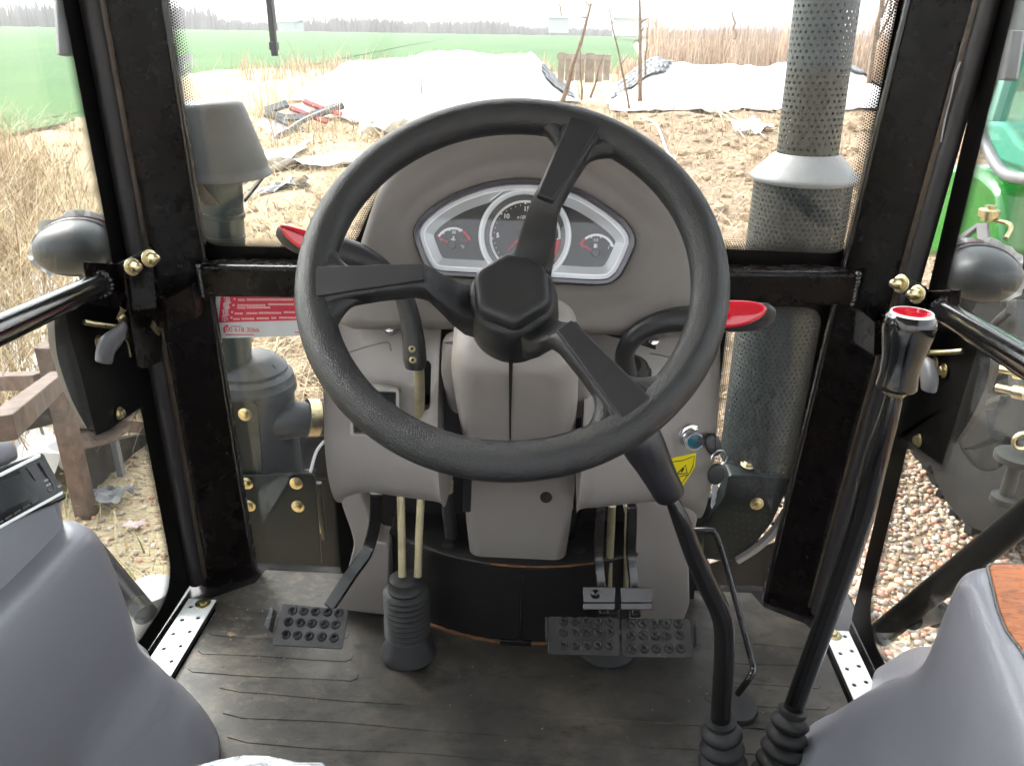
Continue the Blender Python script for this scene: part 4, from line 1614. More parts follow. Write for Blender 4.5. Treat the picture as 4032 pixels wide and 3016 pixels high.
for ang in (68.5, 188.0, 309.5):
    a = R(ang)
    e = V((math.cos(a), math.sin(a)))
    f = V((-e.y, e.x))

    def sw_(r, s, h):
        p = e * r + f * s
        return WF.w(p.x, p.y, h)
    secs = []
    # (radius, half width, top height, bottom height)
    for r, hw, ht, hb in ((0.028, 0.0215, -0.056, -0.104), (0.042, 0.0205, -0.050, -0.100), (0.054, 0.0205, -0.042, -0.088), (0.065, 0.0190, -0.026, -0.066), (0.076, 0.0165, -0.005, -0.038), (0.084, 0.0142, 0.0105, -0.020), (0.095, 0.0132, 0.0125, -0.0140), (0.13, 0.0148, 0.0130, -0.012), (0.165, 0.0180, 0.0135, -0.012), (0.178, 0.0220, 0.0130, -0.011), (0.192, 0.0240, 0.0125, -0.008)):
        k = 0.004
        secs.append([sw_(r, -hw, hb + k), sw_(r, -hw + k, hb), sw_(r, hw - k, hb), sw_(r, hw, hb + k), sw_(r, hw, ht - k * 0.7), sw_(r, hw - k * 0.7, ht), sw_(r, -hw + k * 0.7, ht), sw_(r, -hw, ht - k * 0.7)])
    mb = MB()
    mb.loft(secs)
    spk_ = build('spoke', mb, MT['rim'], sw, smooth=70)
    mb = MB()
    fr_ = Frame(WC, WF.n)
    poly = [(0.0835, -0.0088), (0.192, -0.0168), (0.194, 0.0168), (0.0835, 0.0088)]
    poly = [V(e * r + f * s) for r, s in poly]
    # outer end follows the curve of the rim
    loops_ = []
    for hh, ins in ((0.008, 0), (0.0150, 0), (0.0158, 0.0008)):
        pp = offset2(poly, ins) if ins else poly
        loops_.append([WF.w(p.x, p.y, hh + 0.0012) for p in pp])
    mb.loft(loops_)
    build('inlay', mb, MT['inlay'], spk_, smooth=40, bevel=0.0006)
    # fillets where spoke runs into the rim
    mb = MB()
    for s in (-1, 1):
        pts = [sw_(0.148, s * 0.0105, -0.001), sw_(0.163, s * 0.0150, 0.0), sw_(0.1745, s * 0.0235, 0.0), sw_(0.182, s * 0.036, 0.0), sw_(0.186, s * 0.056, 0.0)]
        mb.tube(catmull(pts, 5), [0.006, 0.0092, 0.0118, 0.0128, 0.0125], 14)
    build('spoke_fillet', mb, MT['rim'], spk_, smooth=180)
mb = MB()
mb.lathe([(0.034, -0.122), (0.043, -0.120), (0.0475, -0.108), (0.0490, -0.085), (0.0475, -0.060), (0.0455, -0.048), (0.042, -0.044)], WC, WF.n, 40)
build('hub', mb, MT['rim'], sw, smooth=50)
mb = MB()
hexp = [V((0.0440 * math.cos(R(98 + 60 * k)), 0.0440 * math.sin(R(98 + 60 * k)))) for k in range(6)]
hl_ = []
for ins, rr, h in ((0.001, 0.009, -0.056), (0.0, 0.009, -0.040), (0.0006, 0.009, -0.033), (0.0022, 0.008, -0.0292), (0.0050, 0.007, -0.0275), (0.010, 0.006, -0.0272)):
    hl_.append([WF.w(p.x, p.y, h) for p in roundpoly(offset2(hexp, ins), rr, 6)])
cen = roundpoly(offset2(hexp, 0.010), 0.006, 6)
for f_, h in ((0.72, -0.0272), (0.60, -0.0281), (0.42, -0.0286), (0.18, -0.0288)):
    cc = [V((0.024 * math.cos(math.atan2(p.y, p.x)), 0.024 * math.sin(math.atan2(p.y, p.x)))) for p in cen]
    t = (0.8 - f_) / 0.6
    hl_.append([WF.w((p.x * (1 - t) + c.x * t) * f_ / (0.78), (p.y * (1 - t) + c.y * t) * f_ / 0.78, h) for p, c in zip(cen, cc)])
mb.loft(hl_)
build('hub_cap', mb, MT['hubcap'], sw, smooth=50)

# ------------------------------------------------------------------ steering column
colm = thing('steering_column', (0.016, 1.14, 0.172), 'taupe steering column cover running from wheel hub down to a black drum', 'steering column')


def column_axis(s):
    return WC - WF.n * s


mb = MB()
loops = []
for s, w, t in ((0.118, 0.090, 0.070), (0.124, 0.118, 0.092), (0.14, 0.140, 0.100), (0.18, 0.150, 0.104), (0.28, 0.157, 0.106), (0.42, 0.162, 0.108), (0.52, 0.164, 0.108)):
    c = column_axis(s)
    loops.append([c + V((1, 0, 0)) * p.x + WF.y * p.y for p in rrect(w, t, min(w, t) * 0.30, 6)])
k0 = P(2045, 1893, Y=1.098)
low = P(2040, 2236, Y=1.135)
for q, w, t in ((k0 + V((-0.002, 0.052, 0.012)), 0.178, 0.105), (k0 + V((-0.002, 0.062, -0.030)), 0.182, 0.105), (k0.lerp(low, 0.5) + V((-0.002, 0.055, 0)), 0.176, 0.104), (low + V((-0.002, 0.052, 0)), 0.164, 0.10)):
    loops.append([q + V((1, 0, 0)) * p.x + V((0, 1, 0.10)) * p.y for p in rrect(w, t, min(w, t) * 0.22, 6)])
mb.loft(loops)
colo = build('column_cover', mb, MT['taupe_low'], colm, smooth=50)
mb = MB()
loops = []
for s, w, t in ((0.20, 0.150, 0.03), (0.215, 0.185, 0.05), (0.26, 0.196, 0.056), (0.36, 0.202, 0.056), (0.50, 0.204, 0.056), (0.54, 0.20, 0.05)):
    c = column_axis(s) + WF.y * 0.018
    loops.append([c + V((1, 0, 0)) * p.x + WF.y * p.y for p in rrect(w, t, 0.018, 5)])
mb.loft(loops)
build('column_side_cover', mb, MT['taupe_low'], colm, smooth=50)
# dark seam that opens towards the hub, screw hole, small hole low down
CF = Frame(column_axis(0.2) - WF.y * 0.0525, -WF.y, up=WF.n)
mb = MB()
mb.prism([V(CF.pix(x, y)) for x, y in ((2007, 1890), (2011, 1890), (2013, 1620), (2020, 1415), (2004, 1415), (2005, 1620))], CF, 0.0006, 0.0014)
build('seam', mb, MT['darkhole'], colo, smooth=0)
mb = MB()
hp_ = P(2150, 1958, Y=1.102)
mb.lathe([(0.0095, 0), (0.0088, 0.0012)], hp_, (0, -0.97, 0.22), 20)
build('hole', mb, MT['darkhole'], colo)
mb = MB()
a, b = P(1842, 1840, Y=1.02), P(1838, 2008, Y=1.045)
mb.bar([a, b], 0.0125, 0.010, (1, 0, 0))
build('tilt_lever', mb, MT['blackpl'], colm, bevel=0.002)
# drum the column stands on
dr0 = V((0.016, 1.502, 0))
poly = []
for k in range(41):
    a = R(270 - 38 + 76 * k / 40)
    poly.append(V((dr0.x + 0.388 * math.cos(a), dr0.y + 0.388 * math.sin(a))))
poly = [V((poly[0].x, 1.287))] + poly + [V((poly[-1].x, 1.287))]
GF = Frame((0, 0, 0), (0, 0, 1), up=(0, 1, 0))
mb = MB()
mb.prism(poly, GF, 0.003, 0.172)
mb.prism(offset2(poly, -0.003), GF, 0.1645, 0.1715)
drum = build('drum', mb, MT['drum'], colm, smooth=30, bevel=0.0015)
mb = MB()
mb.box(P(2052, 2400, Y=1.1125), (0.004, 0.004, 0.150))
mb.box(P(2030, 2535, Y=1.1105) + V((0, 0, 0.004)), (0.055, 0.006, 0.010))
build('weld_seam', mb, MT['blacksteel'], drum, bevel=0.001)
mb = MB()
rp = [V((dr0.x + 0.3895 * math.cos(R(a)), dr0.y + 0.3895 * math.sin(R(a)), 0.0055 + 0.001 * math.sin(a * 1.7))) for a in range(240, 301, 2)]
mb.tube(rp, [0.003 + 0.0012 * rnd.random() for _ in rp], 7)
rp = [V((dr0.x + 0.390 * math.cos(R(a)), dr0.y + 0.390 * math.sin(R(a)), 0.1705)) for a in range(262, 290, 2)]
mb.tube(rp, [0.0012 + 0.0012 * rnd.random() for _ in rp], 6)
mb.box(P(2225, 2205, Y=1.19), (0.025, 0.03, 0.012))
build('rust_edge', mb, MT['rust'], drum)
for x, y in ((2280, 2165), (1765, 2145)):
    mb = MB()
    p = P(x, y, Z=0.1722)
    mb.lathe([(0.010, 0), (0.0095, 0.0006)], p, (0, 0, 1), 18)
    build('hole', mb, MT['darkhole'], drum)

# hoses and rods beside the column
hs = thing('hydraulic_hose', (-0.10, 1.2, 0.172), 'black hose with brass fitting left of the steering column', 'hose')
pts = [P(1762, 1885, Y=1.17), P(1762, 1935, Y=1.17), P(1765, 2010, Y=1.18), P(1775, 2080, Y=1.185), P(1782, 2150, Y=1.19)]
mb = MB()
mb.tube(catmull(pts[1:], 4), [0.009, 0.0115, 0.0115, 0.0115], 12)
build('tube', mb, MT['rubber'], hs)
mb = MB()
mb.lathe([(0.010, 0), (0.010, 0.02), (0.0075, 0.022), (0.0075, 0.05)], pts[1], pts[0] - pts[1], 12)
build('fitting', mb, MT['rod'], hs)
st = thing('stay_rod', P(2265, 2180, Y=1.2), 'slanted black stay rod with spring right of the steering column', 'rod')
mb = MB()
mb.tube([P(2305, 1900, Y=1.13), P(2235, 2170, Y=1.22)], 0.006, 10)
mb.bar([P(2300, 1905, Y=1.10), P(2296, 1965, Y=1.105)], 0.013, 0.012, (1, 0, 0))
build('rod', mb, MT['blacksteel'], st)
mb = MB()
c0, c1_ = P(2236, 1945, Y=1.17), P(2240, 2000, Y=1.18)
sp = []
for k in range(60):
    t = k / 59
    a = t * 2 * math.pi * 6
    sp.append(c0.lerp(c1_, t) + V((0.007 * math.cos(a), 0.007 * math.sin(a), 0)))
mb.tube(sp, 0.0012, 6)
build('spring', mb, MT['zinc'], st)

# ------------------------------------------------------------------ hand levers with red caps


def lever_shaft(name, th, px, radii, mat, n=18, flat=None):
    pts = [P(x, y, d=d) for x, y, d in px]
    m = MB()
    m.tube(catmull(pts, 6), radii, n, flat=flat)
    return build(name, m, mat, th, smooth=180 if n > 12 else 60)


ll = thing('shuttle_lever', P(1655, 1560, Y=1.0), 'curved black lever with red tip left of the steering wheel, in a slot', 'lever')
lever_shaft('shaft', ll, [(1632, 1452, 0.985), (1634, 1415, 0.982), (1628, 1340, 0.975), (1612, 1240, 0.965), (1580, 1150, 0.955), (1510, 1070, 0.945), (1420, 1015, 0.94), (1330, 985, 0.94)], [0.0110, 0.0145, 0.0138, 0.0120, 0.0110, 0.0130, 0.0155, 0.0175], MT['blackpl'])
lever_shaft('flat_rod', ll, [(1648, 1440, 1.0), (1652, 1540, 1.04), (1650, 1640, 1.09)], [0.0068, 0.0068, 0.0068], MT['rod'], 10)


def grip(th, px, wpx, d, flip):
    """flat paddle: black body with rounded end, red glossy cap let into its face"""
    pts = catmull([P(x, y, d=dd) for x, y, dd in px], 6)
    m = MB()
    m.tube(pts, wpx, 20, flat=(1.0, 0.45), up=(0, -0.35, 0.9))
    return build('grip', m, MT['blackpl'], th, smooth=180)


grip(ll, [(1400, 1010, 0.94), (1300, 990, 0.94), (1225, 968, 0.938), (1165, 946, 0.936), (1122, 926, 0.935), (1092, 912, 0.935)], [0.0150, 0.0168, 0.0176, 0.0172, 0.0145, 0.0070], 0.94, 1)
GFm = Frame(P(1180, 930, d=0.9215), (CAM - P(1180, 930, d=0.92)).normalized() + V((0, -0.1, 0.2)))


def cap(th, fr, pts, h0, h1):
    poly = [V(fr.pix(x, y)) for x, y in pts]
    poly = [V((p.x, p.y)) for p in catmull([V((p.x, p.y, 0)) for p in poly], 5, closed=True)]
    area = sum(poly[i - 1].x * poly[i].y - poly[i].x * poly[i - 1].y for i in range(len(poly)))
    if area < 0:
        poly = poly[::-1]
    m = MB()
    m.loft([[fr.w(p.x, p.y, h) for p in offset2(poly, i)] for i, h in ((0.0, h0), (0.0, h1 - 0.0015), (0.0008, h1 - 0.0006), (0.0020, h1 + 0.0002), (0.0034, h1 + 0.0006))])
    return build('red_cap', m, MT['red'], th, smooth=60)


cap(ll, GFm, [(1102, 894), (1118, 887), (1190, 904), (1290, 935), (1345, 972), (1300, 1004), (1240, 998), (1180, 975), (1130, 936)], -0.012, 0.0028)
for x, y in ((1624, 1376), (1627, 1420)):
    p = P(x, y, d=0.966)
    place('socket_screw', ALLEN, ll, along(p, (0.05, -0.85, 0.5)))

rl = thing('throttle_lever', P(2460, 1460, Y=1.0), 'curved black lever with long red cap right of the steering wheel', 'lever')
lever_shaft('shaft', rl, [(2470, 1470, 1.03), (2462, 1430, 1.015), (2462, 1385, 1.0), (2490, 1335, 0.985), (2550, 1290, 0.975), (2640, 1262, 0.965), (2750, 1255, 0.96), (2850, 1250, 0.955)], [0.0125, 0.0120, 0.0120, 0.0122, 0.0128, 0.0145, 0.0170, 0.0185], MT['blackpl'])
mb = MB()
bb = P(2488, 1470, Y=1.0)
mb.lathe([(0.027, -0.012), (0.026, 0.004), (0.022, 0.007), (0.0235, 0.010), (0.021, 0.016), (0.018, 0.019), (0.0185, 0.022), (0.015, 0.030), (0.0125, 0.034)], bb, (-0.12, -0.72, 0.66), 28)
build('boot', mb, MT['rubber'], rl, smooth=50)
grip(rl, [(2760, 1255, 0.955), (2830, 1252, 0.952), (2900, 1252, 0.95), (2970, 1248, 0.948), (3020, 1242, 0.947), (3052, 1236, 0.947)], [0.0178, 0.0200, 0.0208, 0.0205, 0.0175, 0.0060], 0.95, -1)
GFr = Frame(P(2920, 1235, d=0.9345), (CAM - P(2920, 1235, d=0.93)).normalized() + V((0, -0.1, 0.2)))
cap(rl, GFr, [(2780, 1192), (2870, 1184), (2955, 1187), (3002, 1199), (3018, 1220), (2998, 1248), (2945, 1274), (2885, 1287), (2790, 1288), (2760, 1250)], -0.010, 0.0030)

# ------------------------------------------------------------------ gear levers with bellows


def bellows(th, base, top, n, r0, r1, mat):
    """rubber boot of n rolls from base (r0) to top (r1)"""
    ax = top - base
    L = ax.length
    prof = [(r0 * 1.18, 0.0), (r0 * 1.15, 0.006)]
    for k in range(n):
        t0, t1 = k / n, (k + 1) / n
        ra = r0 + (r1 - r0) * t0
        rb = r0 + (r1 - r0) * t1
        for s, f in ((0.02, 0.72), (0.22, 0.90), (0.42, 1.0), (0.58, 1.0), (0.80, 0.88), (0.98, 0.70)):
            prof.append(((ra + (rb - ra) * s) * f, L * (0.02 + 0.90 * (t0 + (t1 - t0) * s))))
    prof += [(r1 * 0.74, L * 0.93), (r1 * 0.78, L * 0.95), (r1 * 0.78, L * 0.99), (r1 * 0.62, L)]
    m = MB()
    m.lathe(prof, base, ax, 32)
    return build('bellows', m, mat, th, smooth=50)


g1 = thing('gear_lever', P(2845, 3060, Z=0), 'bent black gear lever with tapered rubber grip below the wheel', 'lever')
lv_pts = [(2648, 1972, 1.00), (2690, 2070, 1.01), (2740, 2200, 1.03), (2800, 2330, 1.05), (2840, 2420, 1.07), (2853, 2500, 1.085), (2850, 2620, 1.105), (2842, 2740, 1.125), (2836, 2850, 1.145)]
pts = [P(x, y, d=d) for x, y, d in lv_pts]
mb = MB()
mb.tube(catmull(pts, 6), [0.0085, 0.0115, 0.0128, 0.0135, 0.0138, 0.0138, 0.0138, 0.0138, 0.0138], 20)
build('shaft', mb, MT['blacklever'] if 'blacklever' in MT else MT['tubepaint'], g1, smooth=60)
mb = MB()
k1, k2 = P(2640, 1952, d=0.998), P(2500, 1690, d=0.955)
ax = (k2 - k1)
mb.lathe([(0.0165, 0), (0.0188, 0.002), (0.0196, 0.010), (0.0205, 0.03), (0.0225, 0.055), (0.0255, 0.078), (0.0262, 0.095), (0.0235, 0.110), (0.014, 0.118), (0.002, 0.120)], k1, ax, 32)
build('grip', mb, MT['gripblack'] if 'gripblack' in MT else MT['blackpl'], g1, smooth=60)
mb = MB()
mb.lathe([(0.011, -0.006), (0.012, -0.004), (0.012, 0.002)], k1, ax, 6)
build('lock_nut', mb, MT['zinc'], g1)
bellows(g1, P(2850, 3085, Z=0.0), P(2838, 2835, d=1.14), 4, 0.0385, 0.028, MT['rubber'])

g2 = thing('range_lever', P(3080, 3030, Z=0), 'tall black lever with red-capped glossy knob beside the right pillar', 'lever')
lv_pts = [(3524, 1545, 0.872), (3500, 1640, 0.885), (3455, 1790, 0.91), (3425, 1900, 0.93), (3400, 2010, 0.95), (3355, 2150, 0.985), (3280, 2360, 1.04), (3200, 2580, 1.10), (3120, 2800, 1.16)]
pts = [P(x, y, d=d) for x, y, d in lv_pts]
mb = MB()
mb.tube(catmull(pts, 6), [0.0085, 0.0105, 0.0132, 0.0140, 0.0140, 0.0140, 0.0140, 0.0140, 0.0140], 20)
build('shaft', mb, MT['tubepaint'], g2, smooth=60)
k1, k2 = P(3528, 1528, d=0.870), P(3592, 1232, d=0.838)
ax = k2 - k1
L = ax.length
mb = MB()
mb.lathe([(0.020, 0), (0.0212, 0.0015), (0.0208, L * 0.06), (0.0195, L * 0.2), (0.0205, L * 0.42), (0.0235, L * 0.6), (0.0258, L * 0.76), (0.0262, L * 0.86), (0.0248, L * 0.94), (0.0215, L * 0.985), (0.020, L)], k1, ax, 36)
build('knob', mb, MT['glossblack'], g2, smooth=50)
mb = MB()
mb.lathe([(0.0215, L * 0.985), (0.0208, L * 1.012), (0.0196, L * 1.012), (0.0190, L * 1.0)], k1, ax, 36, cap0=False, cap1=False)
build('silver_ring', mb, MT['silverline'], g2)
mb = MB()
mb.lathe([(0.0194, L * 1.0), (0.0192, L * 1.010), (0.013, L * 1.019), (0.002, L * 1.023)], k1, ax, 36)
build('red_cap', mb, MT['red'], g2)
mb = MB()
mb.lathe([(0.012, -0.007), (0.0128, -0.005), (0.0128, 0.001)], k1, ax, 6)
build('lock_nut', mb, MT['zinc'], g2)
bellows(g2, P(3052, 3085, Z=0.0), P(3122, 2790, d=1.155), 5, 0.0385, 0.026, MT['rubber'])

# thin bent rod of the foot throttle
ft = thing('foot_throttle', P(2930, 2790, Z=0), 'thin bent black rod of the foot throttle with a flat floor pad', 'pedal')
pts = [P(2735, 2086, Y=1.13), P(2790, 2088, Y=1.12), P(2822, 2110, Y=1.115), P(2880, 2300, Y=1.085), P(2950, 2560, Y=1.03), P(2966, 2630, Y=1.01), P(2950, 2670, Y=0.995), P(2905, 2730, Z=0.022)]
mb = MB()
mb.tube(catmull(pts, 5), 0.0052, 10)
build('rod', mb, MT['blacksteel'], ft)
mb = MB()
poly = [V(GF.pix(x, y)) if False else V((P(x, y, Z=0.012).x, P(x, y, Z=0.012).y)) for x, y in ((2872, 2725), (2895, 2700), (2960, 2745), (2988, 2790), (2965, 2835), (2920, 2845), (2880, 2830))]
poly = [V((p.x, p.y)) for p in catmull([V((p.x, p.y, 0)) for p in poly], 4, closed=True)]
a_ = sum(poly[i - 1].x * poly[i].y - poly[i].x * poly[i - 1].y for i in range(len(poly)))
mb.prism(poly if a_ > 0 else poly[::-1], GF, 0.008, 0.0145, taper=0.002)
build('floor_pad', mb, MT['rubber'], ft, smooth=40)

# ------------------------------------------------------------------ pedals
STUD = None
_m = MB()
_m.lathe([(0.0078, 0.0), (0.0066, 0.0030), (0.0050, 0.0044), (0.0040, 0.0040), (0.0034, 0.0005)], (0, 0, 0), (0, 0, 1), 14, cap0=False, cap1=False)
_m.lathe([(0.0034, 0.0006), (0.0033, 0.0007)], (0, 0, 0), (0, 0, 1), 14, mi=1)
STUD = _m.mesh('stud')
finish(STUD, [MT['pedalsteel'], MT['darkhole']], 60)
PADN = V((0, -0.55, 0.83))


def pad(th, corners, rows, Z, tab=None, label=None):
    cx = sum(c[0] for c in corners) / 4
    cy = sum(c[1] for c in corners) / 4
    F = Frame(P(cx, cy, Z=Z), PADN)
    poly = [V(F.pix(x, y)) for x, y in corners]
    m = MB()
    m.prism(roundpoly(poly, 0.004, 3), F, -0.004, 0.0)
    o = build('pad', m, MT['pedalsteel'], th, smooth=30, bevel=0.0008)
    for row in rows:
        for x, y in row:
            u, v = F.pix(x, y)
            place('stud', STUD, o, F.mat(u, v, 0.0002))
    if tab:
        m = MB()
        q = [V(F.pix(x, y)) for x, y in tab]
        m.prism(roundpoly(q, 0.003, 3), F, -0.006, 0.016)
        build('side_tab', m, MT['pedalsteel'], th, smooth=30, bevel=0.001)
    return F


def zz(x, y, s, ox, oy):
    return (ox + x * s, oy + y * s)


cl = thing('clutch_pedal', P(1225, 2465, Z=0.10), 'black clutch pedal on the left with studded pad and bent arm', 'pedal')
k = 900 / 1419
Fp = pad(cl, [zz(*p, k, 900, 1600) for p in ((268, 1480), (705, 1505), (745, 1258), (330, 1222))],
         [[zz(x, y, k, 900, 1600) for x, y in zip(xs, ys)] for xs, ys in (((398, 468, 540, 615, 685), (1266, 1270, 1272, 1276, 1280)), ((372, 445, 518, 595, 665), (1335, 1342, 1346, 1350, 1354)), ((357, 428, 500, 580, 655), (1415, 1420, 1424, 1430, 1436)))],
         0.12, tab=[(1050, 2472), (1068, 2490), (1088, 2405), (1078, 2395)])
mb = MB()
pts = [P(1482, 1940, Y=1.10), P(1478, 2040, Y=1.105), P(1462, 2120, Y=1.10), P(1440, 2180, Y=1.09), P(1380, 2265, Y=1.065), P(1296, 2392, Y=1.03)]
pts = catmull(pts, 4)
mb.bar(pts, 0.020, 0.011, (1, 0.15, 0.25))
build('arm', mb, MT['tubepaint'], cl, smooth=30, bevel=0.0018)

k = 1100 / 1820
bl = thing('brake_pedal', P(2300, 2500, Z=0.10), 'left of the two studded black brake pedals, its link plate has a rivet', 'pedal', 'pair of brake pedals')
pad(bl, [zz(*p, k, 1700, 1700) for p in ((758, 1445), (1222, 1460), (1222, 1212), (758, 1200))],
    [[zz(x, y, k, 1700, 1700) for x in (860, 935, 1008, 1083, 1158)] for y in (1234, 1304, 1390)], 0.12,
    tab=[zz(*p, k, 1700, 1700) for p in ((738, 1355), (755, 1365), (752, 1225), (738, 1222))])
br_ = thing('brake_pedal', P(2590, 2510, Z=0.10), 'right of the two studded black brake pedals, nearest the bent lever', 'pedal', 'pair of brake pedals')
pad(br_, [zz(*p, k, 1700, 1700) for p in ((1245, 1462), (1708, 1472), (1680, 1218), (1235, 1215))],
    [[zz(x, y, k, 1700, 1700) for x in xs] for xs, y in (((1297, 1372, 1450, 1528, 1605), 1250), ((1300, 1378, 1456, 1533, 1612), 1325), ((1308, 1384, 1464, 1545, 1622), 1412))], 0.12,
    tab=[zz(*p, k, 1700, 1700) for p in ((1712, 1402), (1728, 1390), (1722, 1255), (1710, 1262))])
for th, arm, plate in ((bl, ((1100, 480), (1090, 640), (1085, 800), (1102, 1000), (1120, 1195)), ((985, 1112), (1195, 1112), (1196, 1012), (985, 1008))),
                       (br_, ((1306, 480), (1302, 640), (1298, 800), (1318, 1000), (1330, 1205)), ((1232, 1112), (1438, 1112), (1438, 1014), (1230, 1014)))):
    mb = MB()
    ys = (1.13, 1.12, 1.11, 1.085, 1.05)
    mb.bar(catmull([P(*zz(*q, k, 1700, 1700), Y=y) for q, y in zip(arm, ys)], 4), 0.015, 0.022, (1, 0, 0))
    build('arm', mb, MT['tubepaint'], th, smooth=30, bevel=0.0018)
    LF = Frame(P(*zz(sum(p[0] for p in plate) / 4, sum(p[1] for p in plate) / 4, k, 1700, 1700), Y=1.055), (0, -0.80, 0.6))
    poly = [V(LF.pix(*zz(*q, k, 1700, 1700))) for q in plate]
    mb = MB()
    mb.prism(poly, LF, -0.005, 0.0)
    lip = [V((p.x, p.y)) for p in (poly[0], poly[1])]
    mb.prism([lip[0] + V((0, -0.011)), lip[1] + V((0, -0.011)), lip[1] + V((0, -0.0005)), lip[0] + V((0, -0.0005))], LF, -0.016, -0.001)
    lpo = build('link_plate', mb, MT['tubepaint'], th, smooth=30, bevel=0.001)
    if th is bl:
        u, v = LF.pix(*zz(1067, 1055, k, 1700, 1700))
        m2 = MB()
        m2.lathe([(0.008, 0), (0.0075, 0.002), (0.004, 0.0042), (0.0005, 0.0046)], LF.w(u, v, 0), LF.n, 18)
        build('rivet', m2, MT['tubepaint'], lpo)

pr = thing('brake_rods', P(2400, 2320, Y=1.12), 'two pale zinc rods running down between the brake pedal arms', 'rod')
for q in (((1175, 480), (1160, 800), (1152, 1010)), ((1278, 480), (1268, 800), (1265, 1010))):
    mb = MB()
    mb.tube([P(*zz(*p, k, 1700, 1700), Y=1.15) for p in q], 0.0068 if q[0][0] < 1200 else 0.0045, 10)
    build('rod', mb, MT['rod'], pr)
mb = MB()
c = P(2385, 2560, Z=0.006)
mb.lathe([(0.048, 0), (0.048, 0.004), (0.040, 0.010), (0.022, 0.018), (0.020, 0.05), (0.018, 0.09)], c, (0, 0.05, 1), 28)
build('floor_grommet', mb, MT['rubber'], pr)

cb = thing('bellows_boot', P(1608, 2570, Z=0), 'ribbed black rubber boot around two zinc rods by the clutch pedal', 'boot')
base = P(1608, 2562, Z=0.007)
topz = P(1612, 2268, Y=base.y + 0.015).z
prof = [(0.049, 0.0), (0.048, 0.004), (0.043, 0.012), (0.036, 0.022), (0.0335, 0.032)]
nr, z0, z1 = 9, 0.036, topz - 0.024
for i in range(nr):
    a, b = z0 + (z1 - z0) * i / nr, z0 + (z1 - z0) * (i + 1) / nr
    for s, r in ((0.03, 0.0305), (0.28, 0.0372), (0.50, 0.0395), (0.72, 0.0372), (0.97, 0.0305)):
        prof.append((r - 0.0006 * i * 0.3, a + (b - a) * s))
prof += [(0.030, z1 + 0.004), (0.0265, z1 + 0.008), (0.0262, topz - 0.002), (0.023, topz)]
mb = MB()
mb.lathe(prof, base, (0.0, 0.02, 1), 36)
build('bellows', mb, MT['rubber'], cb, smooth=50)
for q in (((1578, 1940), (1582, 2120), (1584, 2270)), ((1658, 1940), (1650, 2120), (1645, 2270))):
    mb = MB()
    mb.tube([P(*p, Y=y) for p, y in zip(q, (1.125, 1.10, base.y))], 0.0066, 12)
    build('rod', mb, MT['rod'], cb)

# ------------------------------------------------------------------ ignition lock and keys
bpy.context.view_layer.update()
dgx = bpy.context.evaluated_depsgraph_get()
rce = rcv.evaluated_get(dgx)


def onto(x, y, off=0.0006):
    """point of the right cover seen at a photo pixel"""
    r = ray(x, y).normalized()
    hit, p, nn, _ = rce.ray_cast(CAM, r)
    if not hit:
        return None
    return p + nn * off


ig = thing('ignition_lock', P(2720, 1720, Y=1.005), 'chrome ignition lock with blue centre on the right dash cover', 'ignition lock')
hit_, io, inn_, _ = rce.ray_cast(CAM, ray(2722, 1718).normalized())
if not hit_:
    io, inn_ = P(2722, 1718, d=1.075), V((0.6, -0.75, 0.05))
iax = (inn_ * 0.55 + V((0.60, -0.74, 0.02)) * 0.45).normalized()
mb = MB()
mb.lathe([(0.0185, -0.012), (0.0185, 0.001), (0.0172, 0.0026), (0.0138, 0.003), (0.0138, 0.0085), (0.0128, 0.0095), (0.0128, 0.0112), (0.0135, 0.0120), (0.0135, 0.0175), (0.0122, 0.0192), (0.0100, 0.0192), (0.0098, 0.0155)], io, iax, 32, cap1=False)
build('barrel', mb, MT['chrome'], ig, smooth=40)
mb = MB()
mb.lathe([(0.0096, 0.012), (0.0096, 0.0150), (0.0080, 0.0160)], io, iax, 28)
build('centre', mb, MT['teal'], ig, smooth=40)
tip = io + iax * 0.0175
td_ = (tip - CAM).dot(c_fw)


def key_head(th, c, nrm, up, rx, ry):
    F = Frame(c, nrm, up=up)
    n = 28
    loops = []
    for h, s in ((-0.0042, 0.72), (-0.0036, 0.92), (-0.0012, 1.0), (0.0012, 1.0), (0.0036, 0.92), (0.0042, 0.72)):
        loops.append([F.w(rx * s * math.cos(2 * math.pi * i / n), ry * s * math.sin(2 * math.pi * i / n), h) for i in range(n)])
    m = MB()
    m.loft(loops)
    build('head', m, MT['blackpl'], th, smooth=60)
    m = MB()
    m.ring([V((rx * 0.62 * math.cos(2 * math.pi * i / n), ry * 0.62 * math.sin(2 * math.pi * i / n))) for i in range(n)], [V((rx * 0.55 * math.cos(2 * math.pi * i / n), ry * 0.55 * math.sin(2 * math.pi * i / n))) for i in range(n)], F, 0.0041, 0.0046)
    build('moulded_oval', m, MT['blackpl'], th)
    return F


k1_ = thing('ignition_key', tip, 'black-headed key turned in the chrome ignition lock', 'key')
kc = P(2808, 1752, d=td_ - 0.004)
key_head(k1_, kc, (0.35, -0.9, 0.25), (-0.45, 0, 0.9), 0.0112, 0.0165)
mb = MB()
mb.bar([tip - iax * 0.004, tip.lerp(kc, 0.55)], 0.008, 0.002, (0, 0, 1))
build('blade', mb, MT['steel'], k1_)
kr = thing('key_ring', P(2825, 1810, d=1.04), 'small steel split ring joining the two keys', 'key ring')
mb = MB()
rc_ = P(2830, 1806, d=td_ - 0.008)
FR = Frame(rc_, (0.35, -0.9, 0.1), up=(0, 0, 1))
ring = []
for i in range(61):
    a = 2 * math.pi * i / 30
    ring.append(FR.w(0.0118 * math.cos(a), 0.0118 * math.sin(a), 0.0009 * (i / 30 - 1)))
mb.tube(ring, 0.00075, 8)
build('wire', mb, MT['steel'], kr)
